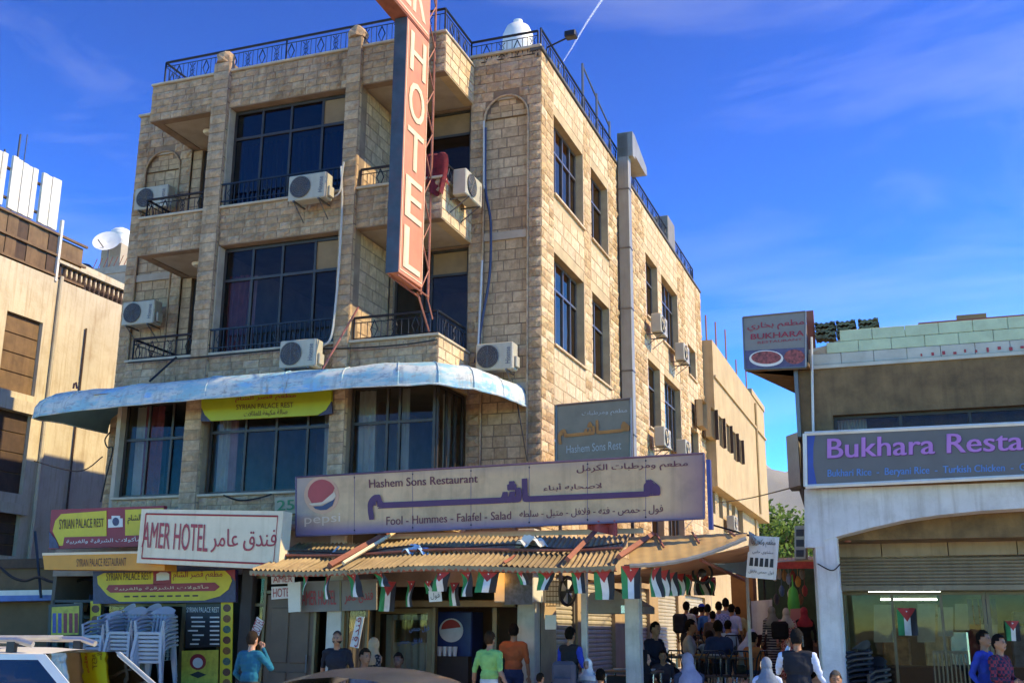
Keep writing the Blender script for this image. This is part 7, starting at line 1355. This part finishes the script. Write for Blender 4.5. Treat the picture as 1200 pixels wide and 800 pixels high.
CR = [('man with backpack in pale grey shirt at left of the crowd', 804, 705, 5.0, .74, 170, 'stand', '#b5ada2', 'short', '#3a3a44', {}), ('man in dark jacket between backpack man and blue cap', 815, 711, 5.6, .74, 160, 'stand', '#22242c', 'long', '#22242c', {}), ('person in red shirt and blue cap in the crowd', 822, 708, 6.2, .74, 150, 'stand', '#8a2a30', 'short', '#2c3448', {'cap': '#2a44a0'}), ('man in bright blue shirt in the crowd', 829, 708, 5.4, .74, 190, 'stand', '#3a6aa0', 'short', '#3a3a44', {}), ('man in lilac checked shirt in the crowd', 842, 705, 5.2, .74, 185, 'stand', '#a3a2c4', 'short', '#30303a', {'wide': 1.1}), ('tallest dark haired man at the back of the crowd', 850, 701, 7.0, .74, 180, 'stand', '#8a8f9a', 'short', '#30303a', {}), ('man in white and lilac t-shirt at right of the crowd', 857, 708, 5.6, .74, 165, 'stand', '#c6c2d4', 'short', '#2c3448', {}),
      ('man in grey t-shirt seated at left terrace table', 804, 726, 2.9, .48, 100, 'sit', '#9a9a98', 'short', '#30343c', {}), ('man with greying shirt bending over terrace table', 831, 736, 3.1, .48, 190, 'sitlean', '#7d95a0', 'short', '#3a3a44', {}), ('dark skinned man seated in navy shirt', 842, 727, 2.6, .48, 200, 'sit', '#2c3a5c', 'short', '#22242c', {'sk': 'dark'}), ('person in white shirt leaning forward at right terrace table', 868, 735, 2.7, .48, 140, 'sitlean', '#c4bcc8', 'short', '#6a5a4a', {'scarf': '#b4aec0'}), ('dark haired youth seen between the two seated men', 835, 716, 4.2, .74, 180, 'stand', '#5a4a44', 'short', '#2a2a30', {}),
      ('youth in white t-shirt standing behind the seated crowd', 811, 713, 7.4, .74, 170, 'stand', '#c9c5bd', 'short', '#3a4458', {}), ('man in pale yellow shirt at the far side of the crowd', 864, 711, 7.8, .74, 200, 'stand', '#c4b078', 'short', '#3a3a40', {}), ('woman in cream scarf walking up the alley', 876, 714, 9.5, .74, 180, 'stand', '#b0a48c', 'long', '#3a3a40', {'dress': '#9a8f78', 'scarf': '#c8b89a'}), ('man in light blue shirt seated at the upper table', 851, 727, 4.0, .74, 160, 'sit', '#8fa8c0', 'short', '#3a3a44', {}), ('boy in orange t-shirt seated by the steps', 880, 741, 2.2, .48, 150, 'sit', '#b0643a', 'short', '#3a4458', {}),
      ('person in red shirt beside the white banner', 890, 710, 8.2, .74, 200, 'stand', '#9a2a2c', 'long', '#4a2a2a', {}), ('woman in black and white striped dress', 904, 711, 5.6, .74, 205, 'stand', '#7a7a80', 'long', '#3a3a40', {'dress': '#8a8a88', 'scarf': '#7c7c72'}), ('woman with red patterned shawl and pale scarf', 921, 713, 5.0, .74, 185, 'stand', '#9a3a40', 'long', '#3a3a40', {'dress': '#8f3038', 'scarf': '#a5a096'}), ('woman in black robe with red scarf at the stall', 942, 712, 5.8, .74, 190, 'stand', '#17171a', 'long', '#17171a', {'dress': '#17171a', 'scarf': '#8a2c38'})]
for l, px, py, y, zg, fc, ps, sh, slv, lg_, kw in CR: person(l, px, py, y, zg, fc, ps, sh, slv, lg_, **kw)
person('man in dark waistcoat and white shirt on the phone', 933, 737, -3.6, 0, 178, 'phone', '#b9c4d8', 'long', '#2a2c34', '#1c1a1a', 'mid', vest='#26272d', wide=1.12)
person('person in pale blue cap and floral top at bottom of picture', 898, 775, -3.9, 0, 190, 'stand', '#a9b4cc', 'short', '#3a3a44', '#5a5a60', 'mid', scarf='#66707e', h=1.36)
person('elderly grey haired man below the white pillar', 978, 781, -3.4, 0, 8, 'sit', '#2c2a2c', 'long', '#2a2a30', '#4c4846', 'mid', h=1.2)
person('man in blue jacket walking past the restaurant window', 1151, 739, -1.6, 0, 62, 'walk', '#1c3f98', 'long', '#2a3048', '#16120e', 'mid')
person('man in red checked shirt at the right picture edge', 1169, 744, -1.9, 0, 55, 'carry', '#7c2f3c', 'long', '#2a2c38', '#1a1512', 'mid')
build_people()
# stripes / checks on clothing, small carried things
def pattern(obj_label, part_i, c2, kind):
    for o in COL.objects:
        if o.get('label') == obj_label:
            me = [c for c in kids(o) if c.name.startswith('body')][0].data; m = me.materials[part_i].copy(); m.name = 'pattern_'+kind; me.materials[part_i] = m; nt = m.node_tree; b = nt.nodes['Principled BSDF']; lk = b.inputs['Base Color'].links[0].from_socket; t = NN(nt, 'ShaderNodeTexCoord')
            if kind == 'stripe': tx = NN(nt, 'ShaderNodeTexWave', bands_direction='Z'); tx.inputs['Scale'].default_value = 5; tx.inputs['Distortion'].default_value = 1.0; fac = tx.outputs['Fac']
            elif kind == 'check': tx = NN(nt, 'ShaderNodeTexChecker'); tx.inputs['Scale'].default_value = 22; fac = tx.outputs['Fac']
            else: tx = NN(nt, 'ShaderNodeTexVoronoi'); tx.inputs['Scale'].default_value = 26; fac = tx.outputs['Distance']
            nt.links.new(t.outputs['Object'], tx.inputs['Vector']); mr = NN(nt, 'ShaderNodeMapRange'); mr.inputs[1].default_value = .42; mr.inputs[2].default_value = .55; nt.links.new(fac, mr.inputs[0]); mx = NN(nt, 'ShaderNodeMixRGB'); nt.links.new(mr.outputs[0], mx.inputs['Fac']); nt.links.new(lk, mx.inputs['Color1']); mx.inputs['Color2'].default_value = (*srgb(c2), 1); nt.links.new(mx.outputs[0], b.inputs['Base Color']); return
pattern('woman in black and white striped dress', 5, '#2c2c30', 'stripe'); pattern('man in red checked shirt at the right picture edge', 0, '#23283c', 'check'); pattern('woman in tan headscarf and speckled dress by the white post', 5, '#26262a', 'spot'); pattern('man in lilac checked shirt in the crowd', 0, '#6f7fae', 'check'); pattern('woman with red patterned shawl and pale scarf', 5, '#c8a0a0', 'spot')
def bag(px, py, y, label, m, w=.3, h=.4, d=.16, name='backpack'):
    q = fp(px, py, y); t = thing(name, label, 'bag', (q.x, y, q.z-h/2)); part('pouch', MB().box(q.x-w/2, q.x+w/2, y-d/2, y+d/2, q.z-h/2, q.z+h/2, .05), m, t, True); part('pocket', MB().box(q.x-w*.36, q.x+w*.36, y-d/2-.04, y-d/2-.002, q.z-h*.4, q.z, .015), m, t, True); part('strap', MB().tube([(q.x-w*.3, y+d/2, q.z+h*.45), (q.x-w*.3, y+d/2+.06, q.z+h*.5), (q.x-w*.3, y+d/2+.02, q.z-h*.3)], .018, 5), m, t)
bag(797, 730, 4.75, 'dark backpack on the man in pale grey shirt', cl('#26262c')); bag(914, 738, 4.75, 'black shoulder bag of the woman in red shawl', cl('#18181c'), .34, .36); bag(661, 793, -2.65, 'dark grey backpack on the hooded coat', cl('#4a4a52'), .36, .46)
q = fp(941, 752, -3.75); solo('mobile_phone', 'dark phone held to the ear of the man in waistcoat', 'phone', MB().box(q.x-.006, q.x+.006, -3.79, -3.72, q.z-.06, q.z+.08, .003), 'blackp')
# ================================================================== air
hz = bpy.data.materials.new('haze_air'); hz.use_nodes = True; nt = hz.node_tree; nt.nodes.clear(); pv = NN(nt, 'ShaderNodeVolumePrincipled'); pv.inputs['Color'].default_value = (.86, .9, .97, 1); pv.inputs['Density'].default_value = 2.4e-5; pv.inputs['Anisotropy'].default_value = .2
ho = NN(nt, 'ShaderNodeOutputMaterial'); nt.links.new(pv.outputs[0], ho.inputs['Volume']); M['haze_air'] = hz
HZ = solo('haze', 'pale thin air between the street and the mountain', 'haze', MB().box(-9500, 9500, -9500, 9500, -12, 1150), 'haze_air', (0, 0, -12), kind='stuff')
SC.cycles.volume_bounces = 0
do_texts()
